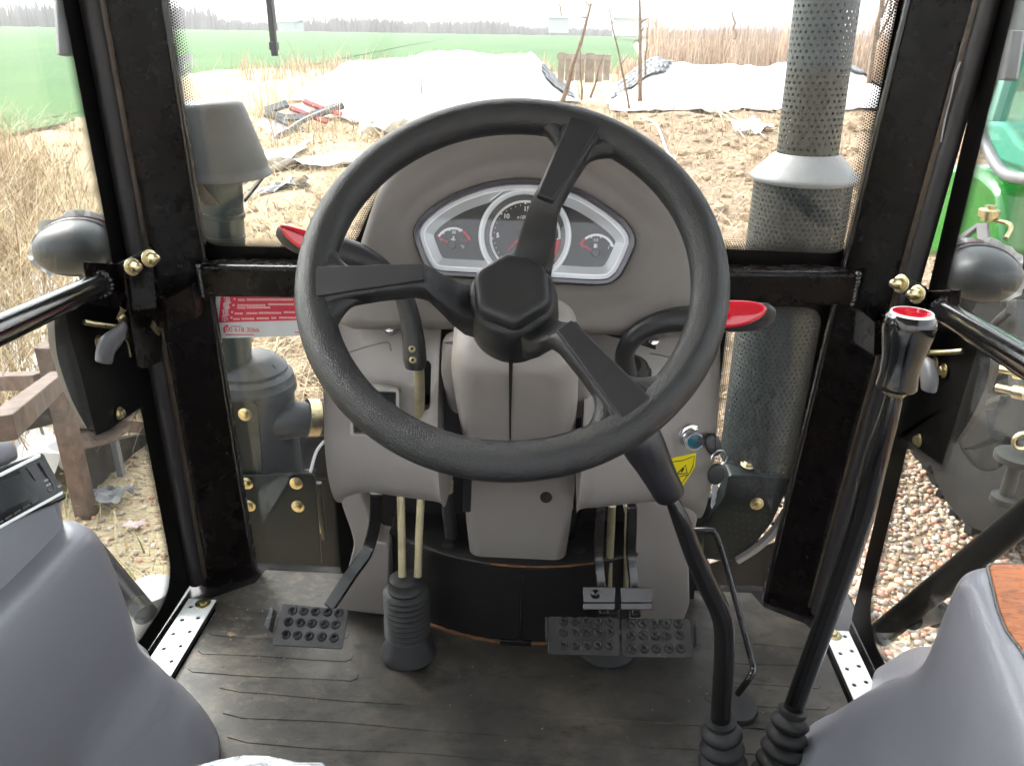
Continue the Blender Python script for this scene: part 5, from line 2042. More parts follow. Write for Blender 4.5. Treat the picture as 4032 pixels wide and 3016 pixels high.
k2_ = thing('spare_key', P(2822, 1862, d=1.04), 'spare black-headed key hanging from the ring with blade down', 'key')
kc = P(2821, 1866, d=td_ - 0.006)
F2 = key_head(k2_, kc, (0.12, -0.97, 0.15), (0.25, 0, 1), 0.0120, 0.0148)
mb = MB()
bp = [V(F2.pix(x, y)) for x, y in ((2803, 2002), (2797, 1992), (2808, 1905), (2826, 1905), (2826, 1925), (2820, 1940), (2822, 1955), (2815, 1968), (2817, 1980), (2810, 1990))]
mb.prism(bp, F2, -0.0010, 0.0010)
build('blade', mb, MT['steel'], k2_, smooth=0)

# yellow warning sticker wrapped on the right cover below the lock
ws = thing('warning_sticker', P(2690, 1860, d=1.07), 'yellow warning sticker with black triangle on the right dash cover', 'sticker')
def wrapped(name, tri, off, mat, th, sub=10):
    """triangle patch laid on the cover"""
    mbx = MB()
    a, b, c = [V((*q, 0)) for q in tri]
    idx = {}
    vs, fs = [], []
    for i in range(sub + 1):
        for j in range(sub + 1 - i):
            q = a + (b - a) * (i / sub) + (c - a) * (j / sub)
            p = onto(q.x, q.y, off)
            idx[(i, j)] = len(vs) if p is not None else None
            if p is not None:
                vs.append(p)
    for i in range(sub):
        for j in range(sub - i):
            t = [idx[(i, j)], idx[(i + 1, j)], idx[(i, j + 1)]]
            if None not in t:
                fs.append(t)
            if j < sub - i - 1:
                t = [idx[(i + 1, j)], idx[(i + 1, j + 1)], idx[(i, j + 1)]]
                if None not in t:
                    fs.append(t)
    mbx.add(vs, fs)
    return mbx


def patch(name, tris, off, mat, th):
    m = MB()
    for t in tris:
        w = wrapped(name, t, off, mat, th)
        m.add(w.v, w.f)
    if m.v:
        return build(name, m, mat, th, smooth=180)


A, B, C_, D_, E_ = (2600, 1812), (2742, 1782), (2738, 1835), (2722, 1862), (2690, 1912)
patch('yellow_field', [(A, B, C_), (A, C_, D_), (A, D_, E_), (A, E_, (2560, 1915))], 0.0006, MT['yellow'], ws)


def line(name, pts, w, off, mat, th):
    m = MB()
    q = [onto(x, y, off) for x, y in pts]
    q = [p for p in q if p is not None]
    if len(q) > 1:
        m.tube(q, w, 6)
        build(name, m, mat, th)


line('border_line', [(2640, 1818), (2690, 1812), (2735, 1794), (2730, 1830), (2718, 1856), (2684, 1902)], 0.0006, 0.0006, MT['print_black'], ws)
line('triangle', [(2664, 1866), (2700, 1830), (2706, 1862), (2664, 1866)], 0.0008, 0.0007, MT['print_black'], ws)
line('exclamation_mark', [(2692, 1842), (2684, 1856)], 0.0011, 0.0008, MT['print_black'], ws)
line('border_line', [(2664, 1878), (2712, 1868)], 0.0006, 0.0006, MT['print_black'], ws)

# ------------------------------------------------------------------ floor mat
fm = thing('floor_mat', (0, 1.0, 0), 'worn black rubber floor mat with raised bands and dried mud', 'floor mat')
mb = MB()
mo = [(-0.552, 0.1), (0.560, 0.1), (0.552, 1.17), (0.535, 1.205), (0.470, 1.245), (0.455, 1.286), (-0.500, 1.286), (-0.507, 1.245), (-0.575, 1.192), (-0.552, 1.165)]
mb.prism([V(p) for p in mo], GF, -0.003, 0.004)
build('sheet', mb, MT['mat'], fm, smooth=0, bevel=0.001)


def band(y, w, x0, x1, sk):
    p = MB()
    n = 28
    r = w * 0.3
    lo_, hi_ = [], []
    for i in range(n + 1):
        x = x0 + (x1 - x0) * i / n
        wob = 0.0022 * math.sin(x * 9 + y * 31) + 0.0015 * math.sin(x * 23 + y * 70) + sk * (x - (x0 + x1) / 2)
        e = min(x - x0, x1 - x)
        ins = 0.0 if e > r else r - math.sqrt(max(0, r * r - (r - e) ** 2))
        lo_.append(V((x, y - w / 2 + wob + ins)))
        hi_.append(V((x, y + w / 2 + wob - ins)))
    poly = lo_ + hi_[::-1]
    p.prism(poly, GF, 0.0038, 0.0053, taper=0.0011)
    build('raised_band', p, MT['mat'], fm, smooth=30)


for i in range(9):
    y = 0.79 + i * 0.0465
    if i < 5:
        band(y - 0.01, 0.0235, -0.37 - 0.025 * i if i != 1 else -0.33, 0.50 if i < 4 else 0.54, -0.020)
    else:
        band(y - 0.008, 0.024, -0.54, -0.25 - 0.02 * (i - 5), 0.01)
        band(y - 0.012, 0.024, 0.32 + 0.02 * (i - 5), 0.52, -0.01)
# crumbs of soil
mb = MB()
for _ in range(150):
    x = rnd.uniform(-0.56, 0.5)
    if rnd.random() < 0.5:
        x = rnd.uniform(-0.56, -0.3)
    y = rnd.uniform(0.74, 1.18)
    if (x - 0.016) ** 2 + (y - 1.502) ** 2 < 0.40 ** 2:
        continue
    r = rnd.uniform(0.0006, 0.0019)
    mb.lathe([(r * 0.3, 0), (r, r * 0.5), (r * 0.5, r * 1.2)], (x, y, 0.0066), (rnd.uniform(-.3, .3), rnd.uniform(-.3, .3), 1), 5)
o = build('soil_crumbs', mb, MT['clod'], fm, smooth=0)
o['kind'] = 'stuff'

# perforated sill plates by the doors
for sgn, x0, x1, lab in ((-1, -0.608, -0.556, 'perforated bright metal sill plate by the left door'), (1, 0.560, 0.604, 'perforated bright metal sill plate by the right door')):
    t = thing('sill_plate', ((x0 + x1) / 2, 1.0, 0.0), lab, 'sill plate', 'door sill plates')
    w = x1 - x0
    y1 = 1.178
    n = 11
    pitch = 0.0365
    mb = MB()
    vs, fs = [], []
    # grid of cells, each with an eight-sided hole
    cw = w / 2
    for i in range(n):
        for c in range(2):
            cx0 = x0 + c * cw
            cy1 = y1 - i * pitch - (0.0 if True else 0)
            cy0 = cy1 - pitch
            hx, hy = cx0 + cw / 2, (cy0 + cy1) / 2 + (0.004 if c else -0.004)
            b_ = len(vs)
            outer = [(cx0 + cw, hy), (cx0 + cw, cy1), (hx, cy1), (cx0, cy1), (cx0, hy), (cx0, cy0), (hx, cy0), (cx0 + cw, cy0)]
            inner = [(hx + 0.0042 * math.cos(R(45 * q)), hy + 0.0042 * math.sin(R(45 * q))) for q in range(8)]
            for z in (0.0135, 0.0110):
                vs += [V((*p, z)) for p in outer] + [V((*p, z)) for p in inner]
            for q in range(8):
                q2 = (q + 1) % 8
                fs += [(b_ + q, b_ + q2, b_ + 8 + q2, b_ + 8 + q), (b_ + 8 + q, b_ + 8 + q2, b_ + 24 + q2, b_ + 24 + q)]
                fs += [(b_ + 16 + q2, b_ + 16 + q, b_ + 24 + q, b_ + 24 + q2), (b_ + q2, b_ + q, b_ + 16 + q, b_ + 16 + q2)]
    mb.add(vs, fs)
    build('plate', mb, MT['alu'], t, smooth=0)
    mb = MB()
    mb.box(((x0 + x1) / 2, y1 - n * pitch / 2, 0.0055), (w * 0.98, n * pitch * 0.99, 0.008))
    build('packing', mb, MT['darkhole'], t, smooth=0)
    place('bolt', bolt_mesh('bolt', 0.0065, 0.004, 2.2, hexa=False), t, along((x0 + w * (0.62 if sgn < 0 else 0.3), y1 - 0.012, 0.0135), (0, 0, 1)))

# ------------------------------------------------------------------ side consoles over the wheel arches


def console_loops(sgn, levels, yb=-0.45, drift=0.0):
    """levels: (z, outer x, inner x, front y, corner radius, slant)"""
    loops = []
    n = 12
    for z, xo, xi, yf, r, sl in levels:
        pts = [V((sgn * xo, yb, z)), V((sgn * xo, yf + sl - 0.03, z)), V((sgn * xo, yf + sl - 0.005, z)), V((sgn * (xo - 0.006), yf + sl, z))]
        # rounded front inner corner
        for i in range(n + 1):
            a = R(90 - 90 * i / n)
            t = 1 - math.sin(a)
            pts.append(V((sgn * (xi + r - r * math.cos(a) if sgn else 0), yf - r + r * math.sin(a), z)))
        for t in (0.1, 0.2, 0.3, 0.4, 0.7, 1.0):
            y = (yf - r) + (yb - (yf - r)) * t
            pts.append(V((sgn * (xi - drift * min(yf - r - y, 0.36)), y, z)))
        loops.append(pts)
    return loops


def smooth_levels(keys, k=4):
    """interpolate the level table smoothly"""
    out = []
    vs = [V((a[0], a[1], a[2])) for a in keys]
    vs2 = [V((a[3], a[4], a[5])) for a in keys]
    A_, B_ = catmull(vs, k), catmull(vs2, k)
    return [(a.x, a.y, a.z, b.x, b.y, b.z) for a, b in zip(A_, B_)]


lcn = thing('side_console', (-0.53, 0.4, 0), 'large blue-grey plastic side console on the left carrying the radio', 'side console')
LEV_L = [(0.004, 0.622, 0.412, 0.950, 0.15, 0.085), (0.020, 0.622, 0.414, 0.947, 0.15, 0.085), (0.050, 0.622, 0.421, 0.935, 0.14, 0.080), (0.085, 0.622, 0.437, 0.922, 0.125, 0.070), (0.112, 0.622, 0.456, 0.912, 0.11, 0.055), (0.140, 0.622, 0.474, 0.904, 0.095, 0.040), (0.168, 0.622, 0.494, 0.896, 0.080, 0.025), (0.200, 0.622, 0.503, 0.886, 0.066, 0.010), (0.26, 0.622, 0.505, 0.878, 0.058, 0.0), (0.345, 0.622, 0.510, 0.868, 0.052, 0.0), (0.385, 0.622, 0.515, 0.860, 0.048, 0.0), (0.404, 0.620, 0.522, 0.850, 0.044, 0.0), (0.412, 0.617, 0.532, 0.840, 0.040, 0.0), (0.414, 0.610, 0.545, 0.830, 0.034, 0.0)]
mb = MB()
mb.loft(console_loops(-1, smooth_levels(LEV_L)))
build('moulded_body', mb, MT['console'], lcn, smooth=180)

RF = Frame(P(120, 1935, X=-0.545), V((0.80, -0.30, 0.52)), up=(0, 0, 1))


def rz(x, y, h=0.0):        # close-up 1448 x 1655 over 0..700, 1700..2500
    return V(RF.pix(x * 700 / 1448, 1700 + y * 700 / 1448, h))


# radio pod: rises from the ledge up to the set
rb, rt_ = rz(530, 560), rz(318, 185)
rp = [rz(530, 565), rz(318, 170)]
edge = (rp[1] - rp[0]).normalized()
lft = V((-0.9, -0.42)) if False else (rz(0, 790) - rz(515, 575)).normalized()
c0, c1_ = rp[0], rp[1]
q0, q1 = c0 + lft * 0.30, c1_ + lft * 0.30
mb = MB()
top = [RF.w(p.x, p.y, -0.006) for p in (c0, c1_, q1, q0)]
bot = [V((-0.560, 0.838, 0.405)), V((-0.615, 0.845, 0.405)), V((-0.615, 0.40, 0.405)), V((-0.548, 0.40, 0.405))]
mb.loft([bot, [b.lerp(t, 0.5) for b, t in zip(bot, top)], top])
build('radio_pod', mb, MT['console'], lcn, smooth=30, bevel=0.010, seg=4)

rad = thing('car_radio', RF.w(0, 0, -0.01), 'black car radio with silver trim strips set in the left console', 'radio')
body = roundpoly([c0 + V((0, 0)), c1_, q1, q0], 0.007, 4)
a_ = sum(body[i - 1].x * body[i].y - body[i].x * body[i - 1].y for i in range(len(body)))
body = body if a_ > 0 else body[::-1]
mb = MB()
mb.prism(body, RF, -0.012, 0.012, taper=0.002)
build('case', mb, MT['glossblack'], rad, smooth=30, bevel=0.002)
H = 0.0125


def rpoly(pts, h0, h1, name, mat, bev=0.0):
    poly = [rz(x, y, h0) for x, y in pts]
    a = sum(poly[i - 1].x * poly[i].y - poly[i].x * poly[i - 1].y for i in range(len(poly)))
    m = MB()
    m.prism(poly if a > 0 else poly[::-1], RF, h0, h1)
    return build(name, m, mat, rad, smooth=0, bevel=bev)


rpoly([(-140, 405), (318, 182), (322, 210), (-140, 440)], H - 0.001, H + 0.003, 'silver_strip', MT['silverline'], 0.001)  # near-white colour stands in for sky reflected in the strips
rpoly([(-140, 838), (500, 486), (506, 510), (-140, 868)], H - 0.001, H + 0.003, 'silver_strip', MT['silverline'], 0.001)
rpoly([(-140, 470), (165, 335), (262, 535), (-140, 730)], H, H + 0.0006, 'display', MT['display'] if 'display' in MT else MT['greymetal'])
for i in range(5):
    x = -35 + i * 72
    y = 748 - i * 43
    rpoly([(x, y), (x + 55, y - 33), (x + 60, y - 18), (x + 5, y + 16)], H, H + 0.0022, 'button', MT['greypl'], 0.0006)
rpoly([(212, 290), (282, 255), (340, 375), (290, 400)], H, H + 0.0015, 'usb_cover', MT['greypl'], 0.0006)
rpoly([(302, 258), (318, 250), (436, 440), (432, 448)], H, H + 0.0008, 'card_slot', MT['darkhole'])
q = rz(376, 490)
mb = MB()
mb.lathe([(0.0036, 0), (0.0036, 0.0010), (0.0026, 0.0012), (0.0024, -0.001)], RF.w(q.x, q.y, H), RF.n, 20, cap0=False, cap1=False)
build('aux_socket', mb, MT['greymetal'], rad)
d0, d1 = rz(300, 430), rz(360, 400)
ra = math.atan2((d1 - d0).y, (d1 - d0).x)
for s, x, y, z in (('USB', 335, 418, 0.0032), ('AUX', 355, 452, 0.0036), ('SD', 442, 466, 0.0036)):
    q = rz(x, y)
    text(s, RF, q.x, q.y, z, H + 0.0002, MT['print_white'], rad, 'lettering', rot=ra)
# grained cushion on top of the pod, behind the set
mb = MB()
pts = [RF.w(*(c1_ + lft * s + V((0, 0.014))), -0.012) for s in (0.02, 0.06, 0.14, 0.30)]
mb.tube(pts, [0.012, 0.020, 0.024, 0.026], 16, flat=(1, 1))
build('top_pad', mb, MT['console'], lcn, smooth=180)

rcn = thing('side_console', (0.58, 0.4, 0), 'large blue-grey plastic side console on the right with wood-look top', 'side console')
LEV_R = [(0.004, 0.618, 0.408, 0.985, 0.16, 0.09), (0.030, 0.618, 0.412, 0.978, 0.16, 0.09), (0.070, 0.618, 0.422, 0.950, 0.15, 0.09), (0.140, 0.618, 0.446, 0.912, 0.13, 0.08), (0.200, 0.618, 0.461, 0.872, 0.11, 0.06), (0.256, 0.618, 0.477, 0.826, 0.09, 0.03), (0.300, 0.618, 0.486, 0.796, 0.072, 0.012), (0.340, 0.618, 0.491, 0.780, 0.058, 0.002), (0.400, 0.618, 0.494, 0.772, 0.050, 0.0), (0.444, 0.618, 0.497, 0.768, 0.047, 0.0), (0.459, 0.617, 0.502, 0.762, 0.044, 0.0), (0.4650, 0.614, 0.510, 0.753, 0.040, 0.0), (0.4663, 0.608, 0.520, 0.742, 0.034, 0.0)]


mb = MB()
mb.loft(console_loops(1, smooth_levels(LEV_R), drift=0.22))
build('moulded_body', mb, MT['console'], rcn, smooth=180)

wp = Frame((0, 0, 0.4655), (0, 0, 1), up=(0, 1, 0))
poly = [V(wp.pix(x, y)) for x, y in ((3890, 2228), (3908, 2300), (3935, 2410), (3968, 2490), (4032, 2572))]
last = poly[-1]
poly = poly + [last + V((-0.03, -0.13)), V((0.602, last.y - 0.13)), V((0.602, poly[0].y + 0.004))]
poly = roundpoly(poly[::-1] if sum(poly[i - 1].x * poly[i].y - poly[i].x * poly[i - 1].y for i in range(len(poly))) < 0 else poly, 0.008, 3)
mb = MB()
mb.prism(poly, wp, -0.003, 0.0030, taper=0.0)
build('wood_panel', mb, MT['wood'], rcn, smooth=30, bevel=0.0012)
mb = MB()
mb.ring(offset2(poly, -0.0030), offset2(poly, -0.0006), wp, -0.001, 0.0022)
build('panel_edge', mb, MT['glossblack'], rcn, smooth=30)


# ------------------------------------------------------------------ driver's seat, still in its clear film
seat = thing('driver_seat', (0.0, 0.15, 0.0), "driver's seat cushion still wrapped in crinkled clear film", 'seat')
mb = MB()
mb.box((0.0, 0.08, 0.22), (0.30, 0.34, 0.42))
build('pedestal', mb, MT['blacksteel'], seat, bevel=0.02)


def cushion(f, grow, wr):
    def zt(x):
        return 0.0
    xs = [i / 28 for i in range(29)]
    rows = []
    for j in range(15):
        v = j / 14
        row = []
        for u in xs:
            x = -0.29 + 0.58 * u
            # front edge bows forwards on both bolsters
            fy = 0.430 + 0.045 * (math.exp(-((x + 0.170) / 0.070) ** 4) + math.exp(-((x - 0.130) / 0.070) ** 4))
            a = v * math.pi * 0.5
            prog = math.sin(a)
            y = -0.20 + (fy + grow + 0.20) * prog
            z = 0.405 + (0.10 + grow) * max(0.0, math.cos(a)) ** 0.45
            w = wr * mnoise.noise(V((x * 22, y * 30, 3.1))) + wr * 0.6 * mnoise.noise(V((x * 60, y * 9, 1.1)))
            row.append(V((x, y + w * 0.8, z + w)))
        rows.append(row)
    rows.append([V((p.x, p.y - 0.01, 0.36)) for p in rows[-1]])
    m = MB()
    m.grid(rows)
    return m


build('cushion', cushion(1, 0.0, 0.0), MT['seat'], seat, smooth=180)
build('film', cushion(1, 0.004, 0.006), MT['wrapfilm'] if 'wrapfilm' in MT else MT['film'], seat, smooth=180)

# ------------------------------------------------------------------ outside, fixed to the tractor
# intake stack: mushroom cap on a pipe, down into the air filter housing
iy = 1.58
ik = thing('intake_stack', P(880, 1330, Y=iy), 'grey air intake pipe with conical cap outside the left windscreen', 'air intake')
pc = P(868, 720, Y=iy)
pb = P(905, 1350, Y=iy)
mpx = (P(1000, 720, Y=iy) - P(900, 720, Y=iy)).length / 100
ax = (pc - pb).normalized()
mb = MB()
mb.lathe([(0.044, -0.10), (0.044, (pc - pb).length * 0.42), (0.0455, (pc - pb).length * 0.42), (0.0455, (pc - pb).length * 0.44), (0.0415, (pc - pb).length * 0.44), (0.0415, (pc - pb).length + 0.02)], pb, ax, 40)
pipe = build('pipe', mb, MT['outpipe'], ik, smooth=40)
mb = MB()
mb.lathe([(0.0425, (pc - pb).length * 0.80), (0.0445, (pc - pb).length * 0.805), (0.0445, (pc - pb).length * 0.83), (0.0425, (pc - pb).length * 0.835)], pb, ax, 40)
mb.lathe([(0.0425, (pc - pb).length * 0.68), (0.0440, (pc - pb).length * 0.685), (0.0440, (pc - pb).length * 0.695), (0.0425, (pc - pb).length * 0.70)], pb, ax, 40)
build('clamp_band', mb, MT['outpipe'], pipe)
c_b = P(868, 692, Y=iy)
hC = (P(868, 400, Y=iy) - c_b).length
rC = (P(1064, 690, Y=iy) - P(868, 690, Y=iy)).length
mb = MB()
mb.lathe([(0.050, -0.004), (rC * 0.96, 0.0), (rC, 0.003), (rC * 0.985, 0.008), (rC * 0.945, 0.014), (rC * 0.93, hC * 0.13), (rC * 0.92, hC * 0.20), (rC * 0.62, hC * 0.90), (rC * 0.58, hC * 0.965), (rC * 0.50, hC * 0.995), (rC * 0.30, hC), (0.002, hC * 1.0)], c_b, V((0, 0, 1)), 56)
build('cap', mb, MT['outblack'], ik, smooth=40)
mb = MB()
for a in (20, 140, 260):
    d_ = V((math.cos(R(a)), math.sin(R(a)), 0))
    mb.bar([c_b - V((0, 0, 0.05)) + d_ * 0.040, c_b + d_ * rC * 0.85], 0.004, 0.03, (0, 0, 1))
build('cap_bracket', mb, MT['outblack'], ik)
mb = MB()
sgn_ = Frame(P(905, 1345, Y=iy - 0.052), (0, -1, 0.05))
LL = P(858, 1380, Y=iy - 0.048)
yl = []
for k in range(9):
    a = R(200 + 8 * k)
    yl.append((pb.x + 0.0448 * math.cos(a), iy + 0.0448 * math.sin(a)))
mb.loft([[V((x, y, z)) for z in (P(880, 1330, Y=iy).z, P(880, 1420, Y=iy).z)] for x, y in yl], False, False, closed=False)
build('yellow_label', mb, MT['oldyellow'] if 'oldyellow' in MT else MT['yellow'], pipe, fixn=False)

# air filter housing
af = thing('air_filter_housing', P(1010, 1600, Y=1.60), 'black moulded air filter housing outside the lower left pane', 'air filter')
c_t = P(985, 1440, Y=1.60)
rf = (P(1150, 1480, Y=1.60) - P(985, 1480, Y=1.60)).length
zt = P(1000, 1435, Y=1.55).z
zb_ = P(1000, 1900, Y=1.6).z
cxy = V((c_t.x, 1.60, 0))
mb = MB()
mb.lathe([(rf * 0.93, zb_ - 0.1), (rf * 0.93, zt - 0.085), (rf * 1.0, zt - 0.082), (rf * 1.0, zt - 0.064), (rf * 0.97, zt - 0.060), (rf * 0.95, zt - 0.045), (rf * 0.84, zt - 0.036), (rf * 0.84, zt - 0.028), (rf * 0.60, zt - 0.006), (rf * 0.45, zt), (0.01, zt + 0.002)], cxy, (0, 0, 1), 56)
build('canister', mb, MT['outblack'], af, smooth=35)
mb = MB()
tz = P(1000, 1490, Y=1.53)
for an in (-62, -20, -100):
    d_ = V((math.cos(R(an)), math.sin(R(an)), 0))
    s_ = V((-d_.y, d_.x, 0))
    b0 = cxy + V((0, 0, zt - 0.045)) + d_ * rf * 0.90
    mb.loft([[b0 - s_ * 0.02, b0 + s_ * 0.02, b0 + V((0, 0, 0.034)) - d_ * 0.02], [p - d_ * 0.006 + V((0, 0, 0.003)) for p in (b0 - s_ * 0.02, b0 + s_ * 0.02, b0 + V((0, 0, 0.034)) - d_ * 0.02)]])
build('arrow_rib', mb, MT['outblack'], af, smooth=0, bevel=0.001)
# outlet elbow with brass-coloured clamp running towards the engine
mb = MB()
e0, e1, e2 = P(1090, 1660, Y=1.58), P(1190, 1650, Y=1.58), P(1330, 1650, Y=1.62)
mb.tube(catmull([e0, e1, e2], 6), [0.045, 0.040, 0.040], 24)
build('outlet_hose', mb, MT['outblack'], af, smooth=60)
mb = MB()
cdir = (e2 - e1).normalized()
c0 = P(1205, 1645, Y=1.58)
mb.lathe([(0.0405, 0), (0.0435, 0.001), (0.0435, 0.026), (0.0405, 0.027)], c0, cdir, 32, cap0=False, cap1=False)
build('hose_clamp', mb, MT['zinc'], af)
# mounting bracket: upper plate with ear, lower plate with four bolts
bk = thing('filter_bracket', P(1100, 2100, Y=1.50), 'dark green bolted bracket plate seen through the lower left pane', 'bracket')
BF = Frame((0, 1.50, 0), (0, -1, 0))


def bpx(pts, h0, h1, name, mat, rr=0.006):
    poly = [V(BF.pix(x, y)) for x, y in pts]
    a = sum(poly[i - 1].x * poly[i].y - poly[i].x * poly[i - 1].y for i in range(len(poly)))
    poly = poly if a > 0 else poly[::-1]
    m = MB()
    m.prism(roundpoly(poly, rr, 4), BF, h0, h1)
    return build(name, m, mat, bk, smooth=30, bevel=0.0015)


bpx([(840, 1590), (985, 1582), (1012, 1600), (1035, 1880), (1060, 1995), (880, 1995)], -0.012, -0.004, 'upper_plate', MT['outgreen'])
bpx([(880, 1868), (1215, 1860), (1240, 1866), (1245, 1890), (1268, 2215), (1075, 2330), (930, 2300)], -0.002, 0.006, 'lower_plate', MT['outgreen'])
for x, y in ((975, 1897), (1170, 1897), (985, 1985), (1177, 1987)):
    place('bolt', OUTBOLT, bk, along(BF.w(*BF.pix(x, y), 0.006), (0, -1, 0), rnd.random()))
place('bolt', OUTBOLT, bk, along(BF.w(*BF.pix(962, 1635), -0.004), (0, -1, 0), 0.3))
mb = MB()
mb.tube(catmull([P(1278, 1735, Y=1.56), P(1245, 1780, Y=1.55), P(1222, 1860, Y=1.53)], 5), 0.0035, 8)
build('pale_wire', mb, MT['print_white'], bk)
mb = MB()
mb.box(P(1000, 2080, Y=1.62), (0.10, 0.02, 0.45))
build('bonnet_stay', mb, MT['greymetal'], bk, bevel=0.004)

# engine side seen past the bracket
en = thing('engine_unit', P(1200, 2050, Y=1.78), 'dark oily engine side with pipes beyond the lower left pane', 'engine')
mb = MB()
mb.box((P(1180, 2000, Y=1.8).x, 1.85, P(1180, 2050, Y=1.8).z - 0.05), (0.22, 0.12, 0.50))
mb.box((P(1240, 1800, Y=1.75).x, 1.78, P(1240, 1800, Y=1.75).z), (0.13, 0.06, 0.14))
tag(build('block', mb, MT['darkgrime'], en, bevel=0.012), kind='stuff')
for pts_, r_, mt_ in ((((1060, 1800), (1110, 1780), (1165, 1760), (1180, 1850)), 0.010, 'rubber'), (((1255, 1900), (1262, 2000), (1280, 2120)), 0.008, 'dullmetal'), (((900, 2090), (950, 2060), (1010, 2100), (1030, 2200)), 0.012, 'rubber'), (((1080, 1850), (1150, 1870), (1240, 1850)), 0.006, 'dullmetal')):
    mb = MB()
    mb.tube(catmull([P(x, y, Y=1.66) for x, y in pts_], 5), r_, 10)
    build('pipe', mb, MT[mt_], en)
for x, y in ((1225, 1960), (1255, 2080)):
    place('bolt', OUTBOLT, en, along(P(x, y, Y=1.785), (0, -1, 0)))

# bonnet of our own tractor, hidden mostly by the dashboard
hd = thing('engine_bonnet', (0.0, 2.0, 0.1), "dark underside and flank of the tractor's own bonnet below the windscreen", 'bonnet')
mb = MB()
loops = []
for y, w, zt_ in ((1.44, 0.27, 0.20), (1.46, 0.30, 0.24), (2.2, 0.29, 0.14), (2.7, 0.25, 0.0), (2.74, 0.2, -0.1)):
    loops.append([V((-w, y, -0.8)), V((-w, y, zt_ - 0.06)), V((-w + 0.05, y, zt_)), V((w - 0.05, y, zt_)), V((w, y, zt_ - 0.06)), V((w, y, -0.8))])
mb.loft(loops)
build('cover', mb, MT['outblack'], hd, smooth=40, bevel=0.01)

# ------------------------------------------------------------------ exhaust with perforated heat guards
ex = thing('exhaust_stack', P(3110, 1900, Y=1.62), 'tall exhaust stack in perforated grey-green guards outside the right windscreen', 'exhaust')
EY = 1.62


def perforated(o, top, r0, r1, pitch, hr, th, mi_hole=None, skip=None):
    """tube skin of hexagonally staggered cells, each with a real six-sided hole"""
    ax_ = top - o
    L_ = ax_.length
    az = ax_.normalized()
    e1 = V((1, 0, 0)) - az * az.x
    e1.normalize()
    e2 = az.cross(e1)
    nc = max(12, int(2 * math.pi * r0 / pitch))
    nr = max(4, int(L_ / (pitch * 0.87)))
    ch = L_ / nr
    m = MB()
    vs, fs = [], []

    def pt(u, v, dr=0.0):
        a = 2 * math.pi * u / nc
        r = r0 + (r1 - r0) * (v / L_) + dr
        return o + az * v + e1 * (r * math.cos(a)) + e2 * (r * math.sin(a))
    for j in range(nr):
        for i in range(nc):
            uc, vc = i + (0.5 if j % 2 else 0.0), (j + 0.5) * ch
            b_ = len(vs)
            outer = [(0.5, 0), (0.5, 0.5), (0, 0.5), (-0.5, 0.5), (-0.5, 0), (-0.5, -0.5), (0, -0.5), (0.5, -0.5)]
            solid = skip and skip(i / nc, j / nr)
            for du, dv in outer:
                vs.append(pt(uc + du, vc + dv * ch))
            if solid:
                fs.append(tuple(b_ + q for q in range(8)))
                continue
            for q in range(8):
                a = R(45 * q)
                vs.append(pt(uc + hr / (2 * math.pi * r0 / nc) * math.cos(a), vc + hr * math.sin(a)))
            for q in range(8):
                a = R(45 * q)
                vs.append(pt(uc + hr * 0.9 / (2 * math.pi * r0 / nc) * math.cos(a), vc + hr * 0.9 * math.sin(a), -th))
            for q in range(8):
                q2 = (q + 1) % 8
                fs += [(b_ + q, b_ + q2, b_ + 8 + q2, b_ + 8 + q), (b_ + 8 + q, b_ + 8 + q2, b_ + 16 + q2, b_ + 16 + q)]
    m.add(vs, fs)
    return m


u_b = P(3172, 655, Y=EY)
u_t0 = P(3257, 0, Y=EY)
u_t = u_t0 + (u_t0 - u_b) * 0.35
ru_b = (P(3297, 640, Y=EY) - P(3062, 640, Y=EY)).length / 2
ru_t = ru_b * 1.0
seam = lambda i, j: ((j * 3.1 + i) % 1.0) < 0.045
o = build('upper_guard', perforated(u_b, u_t, ru_b, ru_t, 0.0120, 0.0031, 0.0012, skip=seam), MT['guard'], ex, smooth=40, fixn=False)
mb = MB()
mb.lathe([(ru_b * 0.62, -0.02), (ru_b * 0.62, (u_t - u_b).length)], u_b, u_t - u_b, 32)
build('inner_pipe', mb, MT['guard_in'], o, smooth=40)
l_t = P(3166, 690, Y=EY)
l_b = P(3000, 1800, Y=EY)
rl_ = (P(3352, 760, Y=EY) - P(2972, 760, Y=EY)).length / 2
o = build('lower_guard', perforated(l_b, l_t, rl_, rl_, 0.0104, 0.0027, 0.0010), MT['guard'], ex, smooth=40, fixn=False)
mb = MB()
mb.lathe([(rl_ * 0.70, -0.01), (rl_ * 0.74, 0.0), (rl_ * 0.74, (l_t - l_b).length)], l_b, l_t - l_b, 32)
build('muffler', mb, MT['guard_in'], o, smooth=40)
mb = MB()
cax = (u_b - l_b).normalized()
cb_ = l_t - cax * 0.004
mb.lathe([(rl_ * 0.94, -0.006), (rl_ * 1.055, -0.005), (rl_ * 1.085, -0.001), (rl_ * 1.085, 0.003), (rl_ * 1.055, 0.007), (rl_ * 1.0, 0.013), (ru_b * 1.09, 0.044), (ru_b * 1.03, 0.0465), (ru_b * 1.01, 0.030)], cb_, cax, 56, cap0=True, cap1=False)
col_ = build('collar', mb, MT['collar'], ex, smooth=45)
p = cb_ + cax * 0.040 + V((0.0, -ru_b * 1.06, 0))
place('screw', SCREW, col_, along(p, (0, -0.7, 0.7)))
